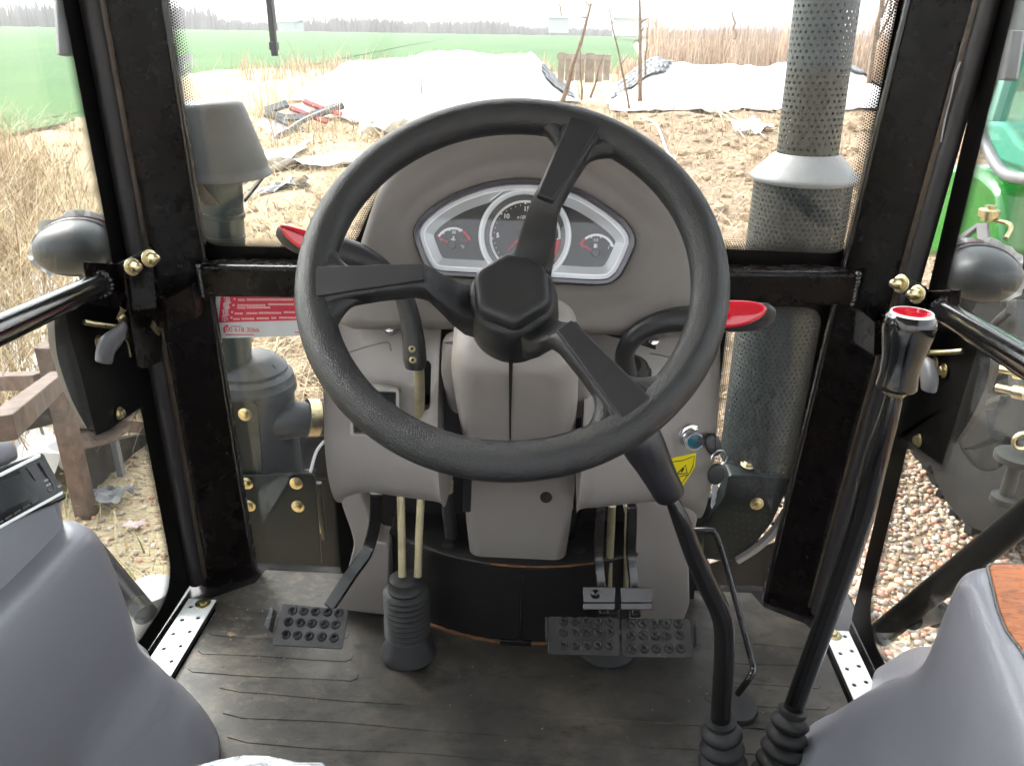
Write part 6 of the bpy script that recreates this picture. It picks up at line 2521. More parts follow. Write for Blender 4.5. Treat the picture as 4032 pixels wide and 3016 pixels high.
# bottom flange, elbow cover and bolts
mb = MB()
mb.lathe([(rl_ * 0.2, -0.05), (rl_ * 0.80, -0.022), (rl_ * 0.98, -0.004), (rl_ * 1.0, 0.003)], l_b, cax, 48)
build('bottom_cap', mb, MT['guard'], ex, smooth=50)
mb = MB()
fb = P(3010, 1880, Y=EY - 0.05)
mb.box(fb, (0.16, 0.10, 0.014))
mb.box(fb - V((0, -0.01, 0.02)), (0.13, 0.08, 0.02))
fl_ = build('flange', mb, MT['outgreen'], ex, bevel=0.004)
for x, y in ((2945, 1815), (3075, 1830)):
    place('bolt', OUTBOLT, fl_, along(P(x, y + 14, Y=EY - 0.075), (0, -0.3, 1)))
# curved perforated cover plate below the flange
CP = Frame((0, 1.52, 0), (0, -1, 0))
poly = [V(CP.pix(x, y)) for x, y in ((2870, 1870), (3105, 1878), (3085, 1960), (3040, 2060), (2965, 2150), (2880, 2210), (2770, 2200), (2780, 2060), (2850, 1960))]
a_ = sum(poly[i - 1].x * poly[i].y - poly[i].x * poly[i - 1].y for i in range(len(poly)))
poly = poly if a_ > 0 else poly[::-1]
mb = MB()
mb.prism(roundpoly(poly, 0.01, 3), CP, -0.05, 0.0)
sh = build('elbow_shield', mb, MT['outgreen'], ex, smooth=30, bevel=0.004)
mh = MB()
mh.lathe([(0.0040, 0), (0.0040, 0.0004)], (0, 0, 0), (0, 0, 1), 8)
HOLE = mh.mesh('shield_hole')
finish(HOLE, MT['darkhole'], 0)
for cx, cy in ((2948, 1915), (3040, 1960), (2920, 2020), (3010, 2030), (2870, 2080), (2950, 2100), (2880, 2170), (2990, 1935), (2830, 2150)):
    for i in range(3):
        for j in range(3):
            u, v = CP.pix(cx + i * 25 - 25 + j * 4, cy + j * 24 - 24 + i * 4)
            place('shield_hole', HOLE, sh, CP.mat(u, v, 0.0002))
place('bolt', OUTBOLT, sh, along(CP.w(*CP.pix(2980, 1983), 0.0), (0, -1, 0)))
mb = MB()
pts = [P(x, y, Y=1.515) for x, y in ((3095, 2010), (3050, 2085), (2985, 2150), (2900, 2205))]
mb.bar(catmull(pts, 5), 0.02, 0.012, (0, 1, 0))
build('shield_edge', mb, MT['greymetal'], ex, bevel=0.002)
# side box with rows of holes left of the exhaust foot
SB = Frame((0, 1.56, 0), (0, -1, 0))
mb = MB()
poly = [V(SB.pix(x, y)) for x, y in ((2745, 1965), (2830, 1955), (2850, 2060), (2750, 2075))]
a_ = sum(poly[i - 1].x * poly[i].y - poly[i].x * poly[i - 1].y for i in range(len(poly)))
mb.prism(poly if a_ > 0 else poly[::-1], SB, -0.02, 0.0)
sbx = build('perforated_bracket', mb, MT['guard'], ex, bevel=0.002)
for i in range(3):
    for j in range(4):
        u, v = SB.pix(2775 + i * 22 + j * 4, 1975 + j * 22)
        place('shield_hole', HOLE, sbx, SB.mat(u, v, 0.0002))
# pale wheel-arch piece and dark clutter beyond the right lower pane
fn = thing('right_fender_stay', P(3050, 2240, Y=1.7), 'dusty grey bracket beyond the lower right pane under the exhaust', 'bracket')
mb = MB()
mb.loft([[P(2760, 2230, Y=1.62), P(3180, 2090, Y=1.62), P(3180, 2600, Y=1.62), P(2760, 2600, Y=1.62)], [P(2760, 2230, Y=1.75), P(3180, 2090, Y=1.75), P(3180, 2600, Y=1.75), P(2760, 2600, Y=1.75)]])
build('stay_plate', mb, MT['darkgrime'], fn, smooth=0, bevel=0.004)

# ------------------------------------------------------------------ lamps on the cab pillars (backs of the shells)


def lamp(px, X, lab, sgn):
    x0, y0, x1, y1 = px
    c = P((x0 + x1) / 2, (y0 + y1) / 2, X=X)
    t = thing('work_lamp', c, lab, 'lamp', 'work lamps outside the pillars')
    rt2 = (P(x1, (y0 + y1) / 2, d=(c - CAM).dot(c_fw)) - P(x0, (y0 + y1) / 2, d=(c - CAM).dot(c_fw))).length / 2
    rv = (P((x0 + x1) / 2, y1, d=(c - CAM).dot(c_fw)) - P((x0 + x1) / 2, y0, d=(c - CAM).dot(c_fw))).length / 2
    F = Frame(c, (CAM - c).normalized() * 0.6 + V((-0.0, -0.8, 0.1)), roll=R(9 if sgn < 0 else -9))
    n = 40
    loops = []
    for s, h in ((1.0, -0.030), (1.02, -0.012), (1.0, -0.004), (0.965, -0.002), (0.95, -0.006), (0.93, 0.004), (0.88, 0.022), (0.78, 0.040), (0.6, 0.056), (0.35, 0.066), (0.05, 0.070)):
        loops.append([F.w(rt2 * s * math.cos(2 * math.pi * i / n), rv * s * math.sin(2 * math.pi * i / n), h) for i in range(n)])
    m = MB()
    m.loft(loops)
    o = build('shell', m, MT['lampshell'], t, smooth=60)
    m = MB()
    m.ring([V((rt2 * 1.035 * math.cos(2 * math.pi * i / n), rv * 1.035 * math.sin(2 * math.pi * i / n))) for i in range(n)], [V((rt2 * 0.99 * math.cos(2 * math.pi * i / n), rv * 0.99 * math.sin(2 * math.pi * i / n))) for i in range(n)], F, -0.034, -0.026)
    build('rim_band', m, MT['redframe'], t)
    # torn protective film sticking out round the rim
    m = MB()
    pts = []
    for i in range(0, n + 1):
        a = 2 * math.pi * i / n
        if sgn * math.cos(a - R(60 if sgn > 0 else 120)) * sgn > -0.35:
            q = 1.08 + 0.20 * rnd.random()
            pts.append((F.w(rt2 * 0.98 * math.cos(a), rv * 0.98 * math.sin(a), -0.030), F.w(rt2 * q * math.cos(a), rv * q * math.sin(a), -0.026 + 0.016 * rnd.random())))
    m.grid([[p for p, _ in pts], [q for _, q in pts]])
    build('film_scraps', m, MT['whiteplastic'], t, smooth=0, fixn=False)
    m = MB()
    m.bar([F.w(0, -rv * 0.2, 0.0), F.w(0, -rv * 1.3, -0.02), V((sgn * 0.70, c.y + 0.12, c.z - 0.22))], 0.03, 0.006, (1, 0, 0))
    build('lamp_bracket', m, MT['lampshell'], t)
    return t


lamp((135, 862, 450, 1088), -0.80, 'black oval work lamp outside the left door, torn film on its rim', -1)
lamp((3712, 965, 4015, 1195), 0.78, 'black oval work lamp outside the right door, torn film on its rim', 1)

# curved dark shells below the lamps
for sgn, X, pts, lab in ((-1, -0.690, [(213, 1230), (222, 1380), (248, 1480), (290, 1590), (345, 1690)], 'curved smoked plastic shell outside the left door glass'), (1, 0.690, [(3905, 1330), (3895, 1460), (3865, 1560), (3815, 1660), (3760, 1745)], 'curved smoked plastic shell outside the right door glass')):
    t = thing('outer_shell', P(*pts[2], X=X), lab, 'handle shell')
    m = MB()
    a = [P(x, y, X=X) for x, y in pts]
    a = catmull(a, 4)
    loops = []
    for p in a:
        loops.append([p, p + V((sgn * 0.03, 0.03, 0)), p + V((sgn * 0.03, 0.11, 0)), p + V((0, 0.12, 0))])
    m.loft(loops)
    build('shell', m, MT['darkgrime'], t, smooth=70)

# ------------------------------------------------------------------ wiper, small brackets, rails
wi = thing('wiper', P(1078, 120, Y=1.33), 'black wiper blade hanging over the upper windscreen', 'wiper')
mb = MB()
a, b = P(1048, -120, Y=1.322), P(1083, 222, Y=1.318)
mb.bar([a, a.lerp(b, 0.75), b], 0.0085, 0.010, (1, 0, 0))
build('blade', mb, MT['rubber'], wi, bevel=0.001)
mb = MB()
mb.bar([a + V((0, 0.012, 0.0)), a.lerp(b, 0.7) + V((0, 0.012, 0))], 0.004, 0.012, (1, 0, 0))
build('arm', mb, MT['blackpl'], wi, bevel=0.001)
mb = MB()
mb.box(b.lerp(a, 0.12), (0.0115, 0.014, 0.012))
build('end_clip', mb, MT['blackpl'], wi, bevel=0.001)

sb = thing('slotted_bracket', P(728, 250, Y=1.47), 'small pale steel bracket with a slot beside the left pillar', 'bracket')
SBF = Frame(P(725, 260, Y=1.47), (0.30, -0.95, 0.1), roll=R(0))
k = 1 / 2.759
out = [V(SBF.pix(x * k, y * k)) for x, y in ((1860, 830), (2085, 780), (2090, 570), (1860, 640))]
hole = [V(SBF.pix(x * k, y * k)) for x, y in ((2005, 760), (2060, 735), (2060, 660), (2005, 690))]
out = out[::-1] if sum(out[i - 1].x * out[i].y - out[i].x * out[i - 1].y for i in range(4)) < 0 else out
hole = hole[::-1] if sum(hole[i - 1].x * hole[i].y - hole[i].x * hole[i - 1].y for i in range(4)) < 0 else hole
mb = MB()
mb.ring(roundpoly(out, 0.005, 3), roundpoly(hole, 0.003, 3), SBF, -0.005, 0.0)
build('plate', mb, MT['alu'], sb, smooth=30)
mb = MB()
p = SBF.w(*((out[0] + out[1] + out[2] + out[3]) / 4), -0.01)
mb.box(p + V((-0.05, 0.02, 0)), (0.05, 0.01, 0.03))
build('foot', mb, MT['greymetal'], sb)

mi_ = thing('mirror_edge', P(255, 140, X=-0.76), 'grey end of the left door mirror above the field', 'mirror')
mb = MB()
c = P(262, 100, X=-0.76)
t_, b_ = P(247, -60, X=-0.76), P(262, 215, X=-0.76)
mb.loft([[q + V((0, dx, 0)) + V((dy, 0, 0)) for dx, dy in ((-0.02, 0), (-0.012, 0.012), (0.06, 0.014), (0.06, -0.012), (-0.012, -0.010))] for q in (t_, t_.lerp(b_, 0.5), b_, b_ + V((0, 0.01, -0.003)))])
build('housing', mb, MT['mirrorgrey'] if 'mirrorgrey' in MT else MT['greymetal'], mi_, smooth=40, bevel=0.002)
mr = thing('mirror_edge', P(3960, 250, X=0.80), 'grey end of the right door mirror before the green tractor', 'mirror')
mb = MB()
t_, b_ = P(3990, 120, X=0.80), P(3962, 310, X=0.80)
mb.loft([[q + V((0, dx, 0)) + V((dy, 0, 0)) for dx, dy in ((-0.03, 0), (-0.02, -0.012), (0.03, -0.014), (0.03, 0.012), (-0.02, 0.010))] for q in (t_, t_.lerp(b_, 0.5), b_, b_ + V((0, 0.01, -0.003)))])
build('housing', mb, MT['greymetal'], mr, smooth=40, bevel=0.002)

# step rails outside the doors
rr = thing('step_rail', P(3600, 2400, X=0.86), 'stout black tube rail slanting outside the right door', 'rail')
mb = MB()
a, b = P(3462, 2500, X=0.80), P(4070, 2005, X=0.92)
b = a + (b - a) * 1.6
mb.tube([a, a.lerp(b, 0.3), a.lerp(b, 0.7), b], 0.026, 24)
build('tube', mb, MT['railblack'], rr)
mb = MB()
s0, s1 = P(3590, 2440, X=0.83), P(3690, 2415, X=0.96)
mb.tube([s0, s1], 0.021, 20)
d_ = (s1 - s0).normalized()
mb.lathe([(0.021, 0), (0.030, 0.001), (0.030, 0.012), (0.024, 0.016), (0.031, 0.02), (0.031, 0.034)], s1 - d_ * 0.03, d_, 24)
build('stub', mb, MT['railblack'], rr)
rlft = thing('step_rail', P(520, 2350, X=-0.80), 'black step rail end seen low outside the left door', 'rail')
mb = MB()
a, b = P(575, 2420, X=-0.78), P(420, 2230, X=-0.92)
mb.tube([a, a.lerp(b, 0.5), b, a + (b - a) * 1.6], 0.024, 20)
build('tube', mb, MT['railblack'], rlft)
stp = thing('step_post', P(600, 2330, X=-0.95), 'grey round post top and pale step plate outside the left door', 'step')
mb = MB()
c = P(590, 2315, X=-0.98)
mb.lathe([(0.060, -0.35), (0.062, -0.012), (0.060, 0.0), (0.002, 0.001)], c, (0, 0, 1), 36)
build('post', mb, MT['greymetal'], stp, smooth=40)
mb = MB()
mb.box((-0.78, 0.98, -0.20), (0.24, 0.42, 0.01))
build('step_plate', mb, MT['greymetal'], stp, bevel=0.002)
mb = MB()
mb.tube([P(690, 2300, X=-0.95), P(760, 2280, X=-0.95), P(800, 2260, X=-0.95)], 0.008, 10)
build('pipe', mb, MT['lampshell'], stp)

# ------------------------------------------------------------------ the land outside
GZ = -1.08


def hgt(x, y):
    """lie of the land: level yard, a tilled bank ahead, then flat fields"""
    h = GZ
    def sm(a, b, t):
        t = max(0, min(1, (t - a) / (b - a)))
        return t * t * (3 - 2 * t)
    bank = sm(4.0, 9.0, y) * (1 - sm(30, 45, y))
    h += 0.50 * bank * sm(-0.55, -0.25, x / max(y, 1))
    n = mnoise.noise(V((x * 0.55, y * 0.55, 0.3))) * 0.12 + mnoise.noise(V((x * 1.7, y * 1.7, 1.3))) * 0.07
    amp = 0.35 + 0.9 * sm(3.0, 6.0, y)
    far = 1 - 0.85 * sm(24, 36, y)
    h += n * amp * far
    clod = mnoise.noise(V((x * 5.5, y * 5.5, 2.2))) * 0.035 + mnoise.noise(V((x * 13, y * 13, 5.2))) * 0.016
    h += clod * sm(3.0, 5.0, y) * far
    return h


def terrain(xs, ys, name, fn):
    m = MB()
    m.grid([[V((x, y, fn(x, y))) for x in xs] for y in ys])
    return m


def lin(a, b, n):
    return [a + (b - a) * i / n for i in range(n + 1)]


def geo(a, b, n, p=1.8):
    return [a + (b - a) * (i / n) ** p for i in range(n + 1)]


xs = [-278, -200, -100, -60, -40, -25, -16] + lin(-12, 14, 200) + [18, 25, 40, 60, 100, 200, 278]
ys = [-48, -30, -15, -8, -4, -2] + lin(-1, 2.6, 24) + lin(2.8, 14, 150) + geo(14.1, 44, 90, 1.3)[1:] + [60, 100, 180, 248]
gm = terrain(xs, ys, 'ground', hgt)
g = build('ground', gm, MT['soil'], smooth=180, fixn=False)
tag(g, kind='structure')


# young wheat beyond, on the left and far ahead
def fieldh(x, y):
    return -0.98 + 0.02 * mnoise.noise(V((x * 0.3, y * 0.3, 9)))


m = MB()
edge = [(-120, 12), (-40, 9.5), (-14, 10.5), (-10.5, 13), (-10.2, 18), (-9.6, 25), (-6, 29), (-2, 31), (2.5, 34), (4.2, 38), (5.5, 60), (9, 110), (14, 170)]
e3 = catmull([V((x, y, 0)) for x, y in edge], 5)
rows = [[V((p.x, p.y, fieldh(p.x, p.y))) for p in e3]]
for k in (0.004, 0.012, 0.03, 0.07, 0.15, 0.3, 0.6, 1.0):
    rows.append([V((p.x * (1 + k * 1.2), p.y + (240 - p.y) * k, fieldh(p.x, p.y + (240 - p.y) * k) + 0.35 * k)) for p in e3])
m.grid(rows)
tag(build('wheat_field', m, MT['field'], smooth=180, fixn=False), 'flat field of young green wheat', 'field', kind='structure')


def tone(o, cols_per_face):
    """write the per-piece colour attribute (one colour per face)"""
    me = o.data
    at = me.attributes.new('tone', 'FLOAT_COLOR', 'FACE')
    flat = []
    for c in cols_per_face:
        flat += [c[0], c[1], c[2], 1.0]
    at.data.foreach_set('color', flat)


# ------------------------------------------------------------------ gravel of the yard
ICO = []
_bm = bmesh.new()
bmesh.ops.create_icosphere(_bm, subdivisions=1, radius=1.0)
ICOV = [v.co.copy() for v in _bm.verts]
ICOF = [[v.index for v in f.verts] for f in _bm.faces]
_bm.free()
PAL = [(0.42, 0.36, 0.29), (0.50, 0.46, 0.40), (0.34, 0.28, 0.22), (0.44, 0.20, 0.13), (0.50, 0.28, 0.20), (0.62, 0.58, 0.52), (0.24, 0.22, 0.20), (0.40, 0.32, 0.20), (0.55, 0.42, 0.30), (0.30, 0.27, 0.25)]


def gravel(name, region, n, r0, r1, label):
    vs, fs, cols = [], [], []
    for _ in range(n):
        x, y = region()
        r = r0 + (r1 - r0) * rnd.random() ** 2
        sx, sy, sz = r * rnd.uniform(0.8, 1.35), r * rnd.uniform(0.7, 1.1), r * rnd.uniform(0.45, 0.8)
        rot = M4.Rotation(rnd.uniform(0, 6.28), 3, 'Z') @ M4.Rotation(rnd.uniform(-0.5, 0.5), 3, 'X')
        z = hgt(x, y) + sz * rnd.uniform(0.2, 0.9)
        b = len(vs)
        for v in ICOV:
            j = 1 + 0.22 * mnoise.noise(v * 1.7 + V((x * 50, y * 50, 0)))
            vs.append(rot @ V((v.x * sx * j, v.y * sy * j, v.z * sz * j)) + V((x, y, z)))
        c = rnd.choice(PAL)
        k = rnd.uniform(0.65, 1.2)
        c = tuple(min(0.7, q * k * w_) for q, w_ in zip(c, (1.06, 0.98, 0.92)))
        for f in ICOF:
            fs.append([i + b for i in f])
            cols.append(c)
    me = bpy.data.meshes.new(name)
    me.from_pydata([tuple(p) for p in vs], [], fs)
    finish(me, MT['pebble'], 180)
    o = bpy.data.objects.new(name, me)
    COL.objects.link(o)
    WORLD[o.name] = M4.Identity(4)
    tone(o, cols)
    return tag(o, label, 'gravel', kind='stuff')


def reg_right():
    t = rnd.random()
    return (rnd.uniform(0.75, 3.0), rnd.uniform(0.7, 4.4)) if t < 0.75 else (rnd.uniform(0.5, 4.5), rnd.uniform(1.6, 6.5))


gravel('gravel', reg_right, 27000, 0.007, 0.020, 'loose mixed pebbles covering the yard on the right')


def reg_left():
    return rnd.uniform(-3.2, -0.8), rnd.uniform(0.9, 3.6)


gravel('gravel', reg_left, 3500, 0.005, 0.018, 'scattered stones in brown soil on the left')


# clods of tilled soil on the bank
def clods(n):
    vs, fs = [], []
    for _ in range(n):
        y = 3.2 + 14 * rnd.random() ** 1.6
        x = rnd.uniform(-0.5, 0.62) * y
        if (x > 0.8 and y < 6.5) or (x < 0.02 * y and rnd.random() < 0.75):
            continue
        r = (0.012 + 0.055 * rnd.random() ** 3) * (1 + 0.04 * y)
        rot = M4.Rotation(rnd.uniform(0, 6.28), 3, 'Z') @ M4.Rotation(rnd.uniform(-0.6, 0.6), 3, 'X')
        z = hgt(x, y)
        b = len(vs)
        sx, sy, sz = r * rnd.uniform(0.8, 1.5), r * rnd.uniform(0.7, 1.2), r * rnd.uniform(0.4, 0.8)
        for v in ICOV:
            j = 1 + 0.5 * mnoise.noise(v * 2.1 + V((x * 50, y * 50, 0)))
            vs.append(rot @ V((v.x * sx * j, v.y * sy * j, v.z * sz * j)) + V((x, y, z + sz * 0.3)))
        fs += [[i + b for i in f] for f in ICOF]
    me = bpy.data.meshes.new('soil_clods')
    me.from_pydata([tuple(p) for p in vs], [], fs)
    finish(me, MT['clod'], 0)
    o = bpy.data.objects.new('soil_clods', me)
    COL.objects.link(o)
    WORLD[o.name] = M4.Identity(4)
    return tag(o, 'crumbly brown clods on the tilled bank ahead', 'soil', kind='stuff')


clods(4500)

# ------------------------------------------------------------------ dry weeds
def blades(name, spots, label, cat, curve=0.5, kind='stuff', palette=None):
    """spots: (x, y, height, lean, width, count)"""
    palette = palette or [(0.44, 0.34, 0.20), (0.36, 0.26, 0.15), (0.52, 0.42, 0.27), (0.25, 0.17, 0.10)]
    vs, fs, cols = [], [], []
    for x, y, h, lean, w, cnt in spots:
        for _ in range(cnt):
            px, py = x + rnd.gauss(0, 0.10), y + rnd.gauss(0, 0.10)
            pz = hgt(px, py) - 0.02
            a = rnd.uniform(0, 6.283)
            d = V((math.cos(a), math.sin(a), 0))
            s = V((-d.y, d.x, 0))
            hh = h * rnd.uniform(0.45, 1.1)
            ll = lean * hh * rnd.uniform(0.2, 1.2)
            ww = w * rnd.uniform(0.6, 1.3)
            b = len(vs)
            n = 4
            for i in range(n + 1):
                t = i / n
                p = V((px, py, pz)) + V((0, 0, hh * (t - 0.25 * curve * t * t))) + d * (ll * t * t)
                k = ww * (1 - 0.8 * t)
                vs += [p - s * k, p + s * k]
            c = rnd.choice(palette)
            q = rnd.uniform(0.8, 1.2)
            c = tuple(v * q for v in c)
            for i in range(n):
                fs.append((b + 2 * i, b + 2 * i + 1, b + 2 * i + 3, b + 2 * i + 2))
                cols.append(c)
            if rnd.random() < 0.45 and hh > 0.25:      # side twig
                t = rnd.uniform(0.3, 0.8)
                p = V((px, py, pz)) + V((0, 0, hh * (t - 0.25 * curve * t * t))) + d * (ll * t * t)
                a2 = rnd.uniform(0, 6.283)
                e = V((math.cos(a2), math.sin(a2), rnd.uniform(0.2, 1.0))).normalized() * hh * rnd.uniform(0.15, 0.4)
                b = len(vs)
                vs += [p - s * ww * 0.5, p + s * ww * 0.5, p + e]
                fs.append((b, b + 1, b + 2))
                cols.append(c)
    me = bpy.data.meshes.new(name)
    me.from_pydata([tuple(p) for p in vs], [], fs)
    finish(me, MT['grasscol'], 0)
    o = bpy.data.objects.new(name, me)
    COL.objects.link(o)
    WORLD[o.name] = M4.Identity(4)
    tone(o, cols)
    return tag(o, label, cat, kind=kind)


sp = []
for _ in range(1700):         # tall tangle outside the left door
    y = rnd.uniform(3.4, 12.5)
    x = -rnd.uniform(0.60, 1.0) * y - 0.4 + rnd.gauss(0, 0.3)
    sp.append((x, y, rnd.uniform(0.45, 1.30) * (1 if y > 4.5 else 0.75), 0.9, 0.0055, 9))
blades('dry_weeds', sp, 'tall tangled dry weeds between the left door and the green field', 'weeds')
sp = []
for _ in range(5200):         # straw on the bank ahead, thick on the left
    y = 4.0 + 14.5 * rnd.random() ** 1.2
    x = rnd.uniform(-0.62, 0.55) * y
    if x > 0.08 * y and rnd.random() < 0.3:
        continue
    sp.append((x, y, rnd.uniform(0.05, 0.16) * (1.5 if x < 0.05 * y else 0.8), 3.2, 0.0075, 8))
for _ in range(260):         # loose standing weeds before the sheets
    y = rnd.uniform(10, 18)
    x = rnd.uniform(-0.35, 0.5) * y
    sp.append((x, y, rnd.uniform(0.2, 0.6), 0.8, 0.006, 4))
for _ in range(90):         # upright dead stems at the left of the view
    y = rnd.uniform(11, 19)
    x = -rnd.uniform(0.24, 0.48) * y
    sp.append((x, y, rnd.uniform(0.6, 1.7), 0.7, 0.007, 4))
blades('straw_litter', sp, 'flattened straw and dead stems over the soil bank ahead', 'straw')
sp = []
for _ in range(2600):         # brush and reeds behind the sheets, thick from the centre to the right
    y = rnd.uniform(26, 37)
    t = rnd.random()
    x = rnd.uniform(0.07, 0.66) * y if t < 0.90 else rnd.uniform(-0.38, 0.07) * y
    clump = 0.75 + 0.5 * mnoise.noise(V((x * 0.5, y * 0.5, 4.0)))
    sp.append((x, y, rnd.uniform(0.9, 3.3) * clump if x > 0.10 * y else rnd.uniform(0.3, 0.9), 0.30, 0.015, 9))
blades('dry_reeds', sp, 'pale belt of dry reeds and brush behind the plastic sheets', 'reeds', palette=[(0.50, 0.38, 0.27), (0.40, 0.28, 0.20), (0.58, 0.47, 0.33), (0.30, 0.21, 0.16)])
sp = []
for _ in range(60):
    y = rnd.uniform(1.7, 3.1)
    x = -rnd.uniform(0.55, 0.8) * y
    sp.append((x, y, rnd.uniform(0.05, 0.16), 1.2, 0.004, 8))
blades('yard_weeds', sp, 'small green and dry weeds on soil outside the left door', 'weeds', palette=[(0.20, 0.24, 0.07), (0.45, 0.36, 0.2), (0.5, 0.42, 0.26)])

# far tree line, one grey mass
vs, fs, cols = [], [], []
for i in range(9000):
    ang = rnd.uniform(-0.85, 0.75)
    dist = rnd.uniform(180, 230)
    x, y = dist * math.tan(ang), dist
    clump = 0.65 + 0.5 * mnoise.noise(V((x * 0.035, 2.0, 0.0)))
    hmax = (9.5 if ang < -0.38 else (5.0 if ang < -0.06 else 3.4)) * max(0.3, clump)
    h = rnd.uniform(0.45, 1.0) * hmax
    w = rnd.uniform(0.10, 0.42) * (1.6 if rnd.random() < 0.2 else 1.0)
    b = len(vs)
    lean = rnd.uniform(-0.5, 0.5)
    vs += [V((x - w, y, GZ)), V((x + w, y, GZ)), V((x + w * 0.5 + lean * 0.5, y, GZ + h * 0.6)), V((x + lean, y, GZ + h)), V((x - w * 0.7 + lean * 0.4, y, GZ + h * 0.55))]
    fs.append(tuple(range(b, b + 5)))
    g_ = rnd.uniform(0.75, 1.2)
    cols.append((0.25 * g_, 0.215 * g_, 0.215 * g_))
me = bpy.data.meshes.new('far_trees')
me.from_pydata([tuple(p) for p in vs], [], fs)
finish(me, MT['grasscol'], 0)
o = bpy.data.objects.new('far_trees', me)
COL.objects.link(o)
WORLD[o.name] = M4.Identity(4)
tone(o, cols)
tag(o, 'hazy grey belt of bare trees along the far field edge', 'trees', kind='stuff')

# far sheds
for x0, x1, y0, y1, dist, rm, lab in ((1095, 1160, 78, 105, 170, 'blueroof', 'tiny blue-roofed shed far across the field, behind the wiper'), (2160, 2240, 60, 100, 150, 'blueroof', 'pale far building with blue roof left of the tall stalks'), (2420, 2560, 55, 110, 140, 'brick', 'pale low building far behind the tall stalks')):
    a, b = P(x0, y1, Y=dist), P(x1, y1, Y=dist)
    zt_ = P(x0, y0, Y=dist).z
    t = thing('far_building', (a + b) / 2, lab, 'building')
    m = MB()
    hz = max(1.0, zt_ - a.z)
    m.box(((a.x + b.x) / 2, dist + 3, a.z + hz * 0.35 - 0.6), (b.x - a.x, 6, hz * 0.7 + 1.2))
    build('wall', m, MT['brick'], t)
    m = MB()
    m.loft([[V((x, dist - 0.4, a.z + hz * 0.702)), V((x, dist + 3, a.z + hz)), V((x, dist + 6.4, a.z + hz * 0.702))] for x in (a.x - 0.5, b.x + 0.5)])
    build('roof', m, MT[rm], t, smooth=0)

# ------------------------------------------------------------------ plastic sheets over heaps
def heap(name, pts, base_y, hmax, label, mat, cat='plastic sheet', seed=0, depth=5.0, holes=None):
    """rumpled sheet draped over a long heap; pts = outline of its near foot in plan (x along), height profile"""
    nx, ny = 70, 22
    rows = []
    for j in range(ny + 1):
        v = j / ny
        row = []
        for i in range(nx + 1):
            u = i / nx
            x = pts[0] + (pts[1] - pts[0]) * u
            y = base_y + depth * v + 0.5 * math.sin(u * 5 + seed)
            prof = math.sin(math.pi * min(1, max(0, v)) ** 0.7) ** 0.8 if 0 < v < 1 else 0
            endp = min(1, 6 * u) * min(1, 6 * (1 - u))
            h = hmax * prof * endp * (0.8 + 0.35 * mnoise.noise(V((u * 4 + seed, v * 2, seed))))
            h += 0.07 * mnoise.noise(V((x * 1.6, y * 2.2, seed))) + 0.03 * mnoise.noise(V((x * 5, y * 6, seed)))
            row.append(V((x, y, hgt(x, y) + max(0.0, h) + 0.05)))
        rows.append(row)
    t = thing(name, (sum(pts) / 2, base_y + depth / 2, GZ), label, cat)
    m = MB()
    m.grid(rows)
    o = build('sheet', m, MT[mat], t, smooth=60, fixn=False)
    sol = o.modifiers.new('solid', 'SOLIDIFY')
    sol.thickness = 0.006
    return t, rows


def patch_on(t, rows, u0, u1, v0, v1, mat, name, lift=0.05, seed=1):
    """torn dark sheet lying over part of a heap"""
    ny, nx = len(rows) - 1, len(rows[0]) - 1
    a0, a1, b0, b1 = int(u0 * nx), int(u1 * nx), int(v0 * ny), int(v1 * ny)
    m = MB()
    for j in range(b0, b1):
        for i in range(a0, a1):
            du = (i - (a0 + a1) / 2) / max(1, (a1 - a0) / 2)
            dv = (j - (b0 + b1) / 2) / max(1, (b1 - b0) / 2)
            if du * du + dv * dv + 0.5 * mnoise.noise(V((i * 0.35, j * 0.35, seed))) > 0.95:
                continue
            m.add([rows[j + b][i + a] + V((0, -lift, lift)) for a, b in ((0, 0), (1, 0), (1, 1), (0, 1))], [(0, 1, 2, 3)])
    if m.v:
        o = build(name, m, MT[mat], t, smooth=60, fixn=False)
        sol = o.modifiers.new('solid', 'SOLIDIFY')
        sol.thickness = 0.006


# positions surveyed along the photograph: foot of each heap
f1 = P(1160, 340, Z=-0.55)
h1, r1 = heap('plastic_heap', (-6.3, 0.5), 18.5, 0.98, 'long white plastic sheet over a heap, left of the board screen', 'whiteplastic', seed=1.3, depth=6)
patch_on(h1, r1, 0.86, 0.99, 0.10, 0.45, 'darkplastic', 'dark_tear', seed=3)
h2, r2 = heap('plastic_heap', (1.1, 8.0), 18.0, 0.95, 'white plastic sheet over a heap right of the tall stalks', 'whiteplastic', seed=4.1, depth=6.5)
patch_on(h2, r2, 0.01, 0.22, 0.12, 0.5, 'darkplastic', 'dark_tear', seed=5)
patch_on(h2, r2, 0.70, 0.98, 0.15, 0.6, 'darkplastic', 'dark_tear', seed=6)
h3, r3 = heap('plastic_heap', (-5.0, -1.0), 14.5, 0.45, 'thin white sheet crumpled on straw in front of the long heap', 'whiteplastic', seed=7.7, depth=3.0)

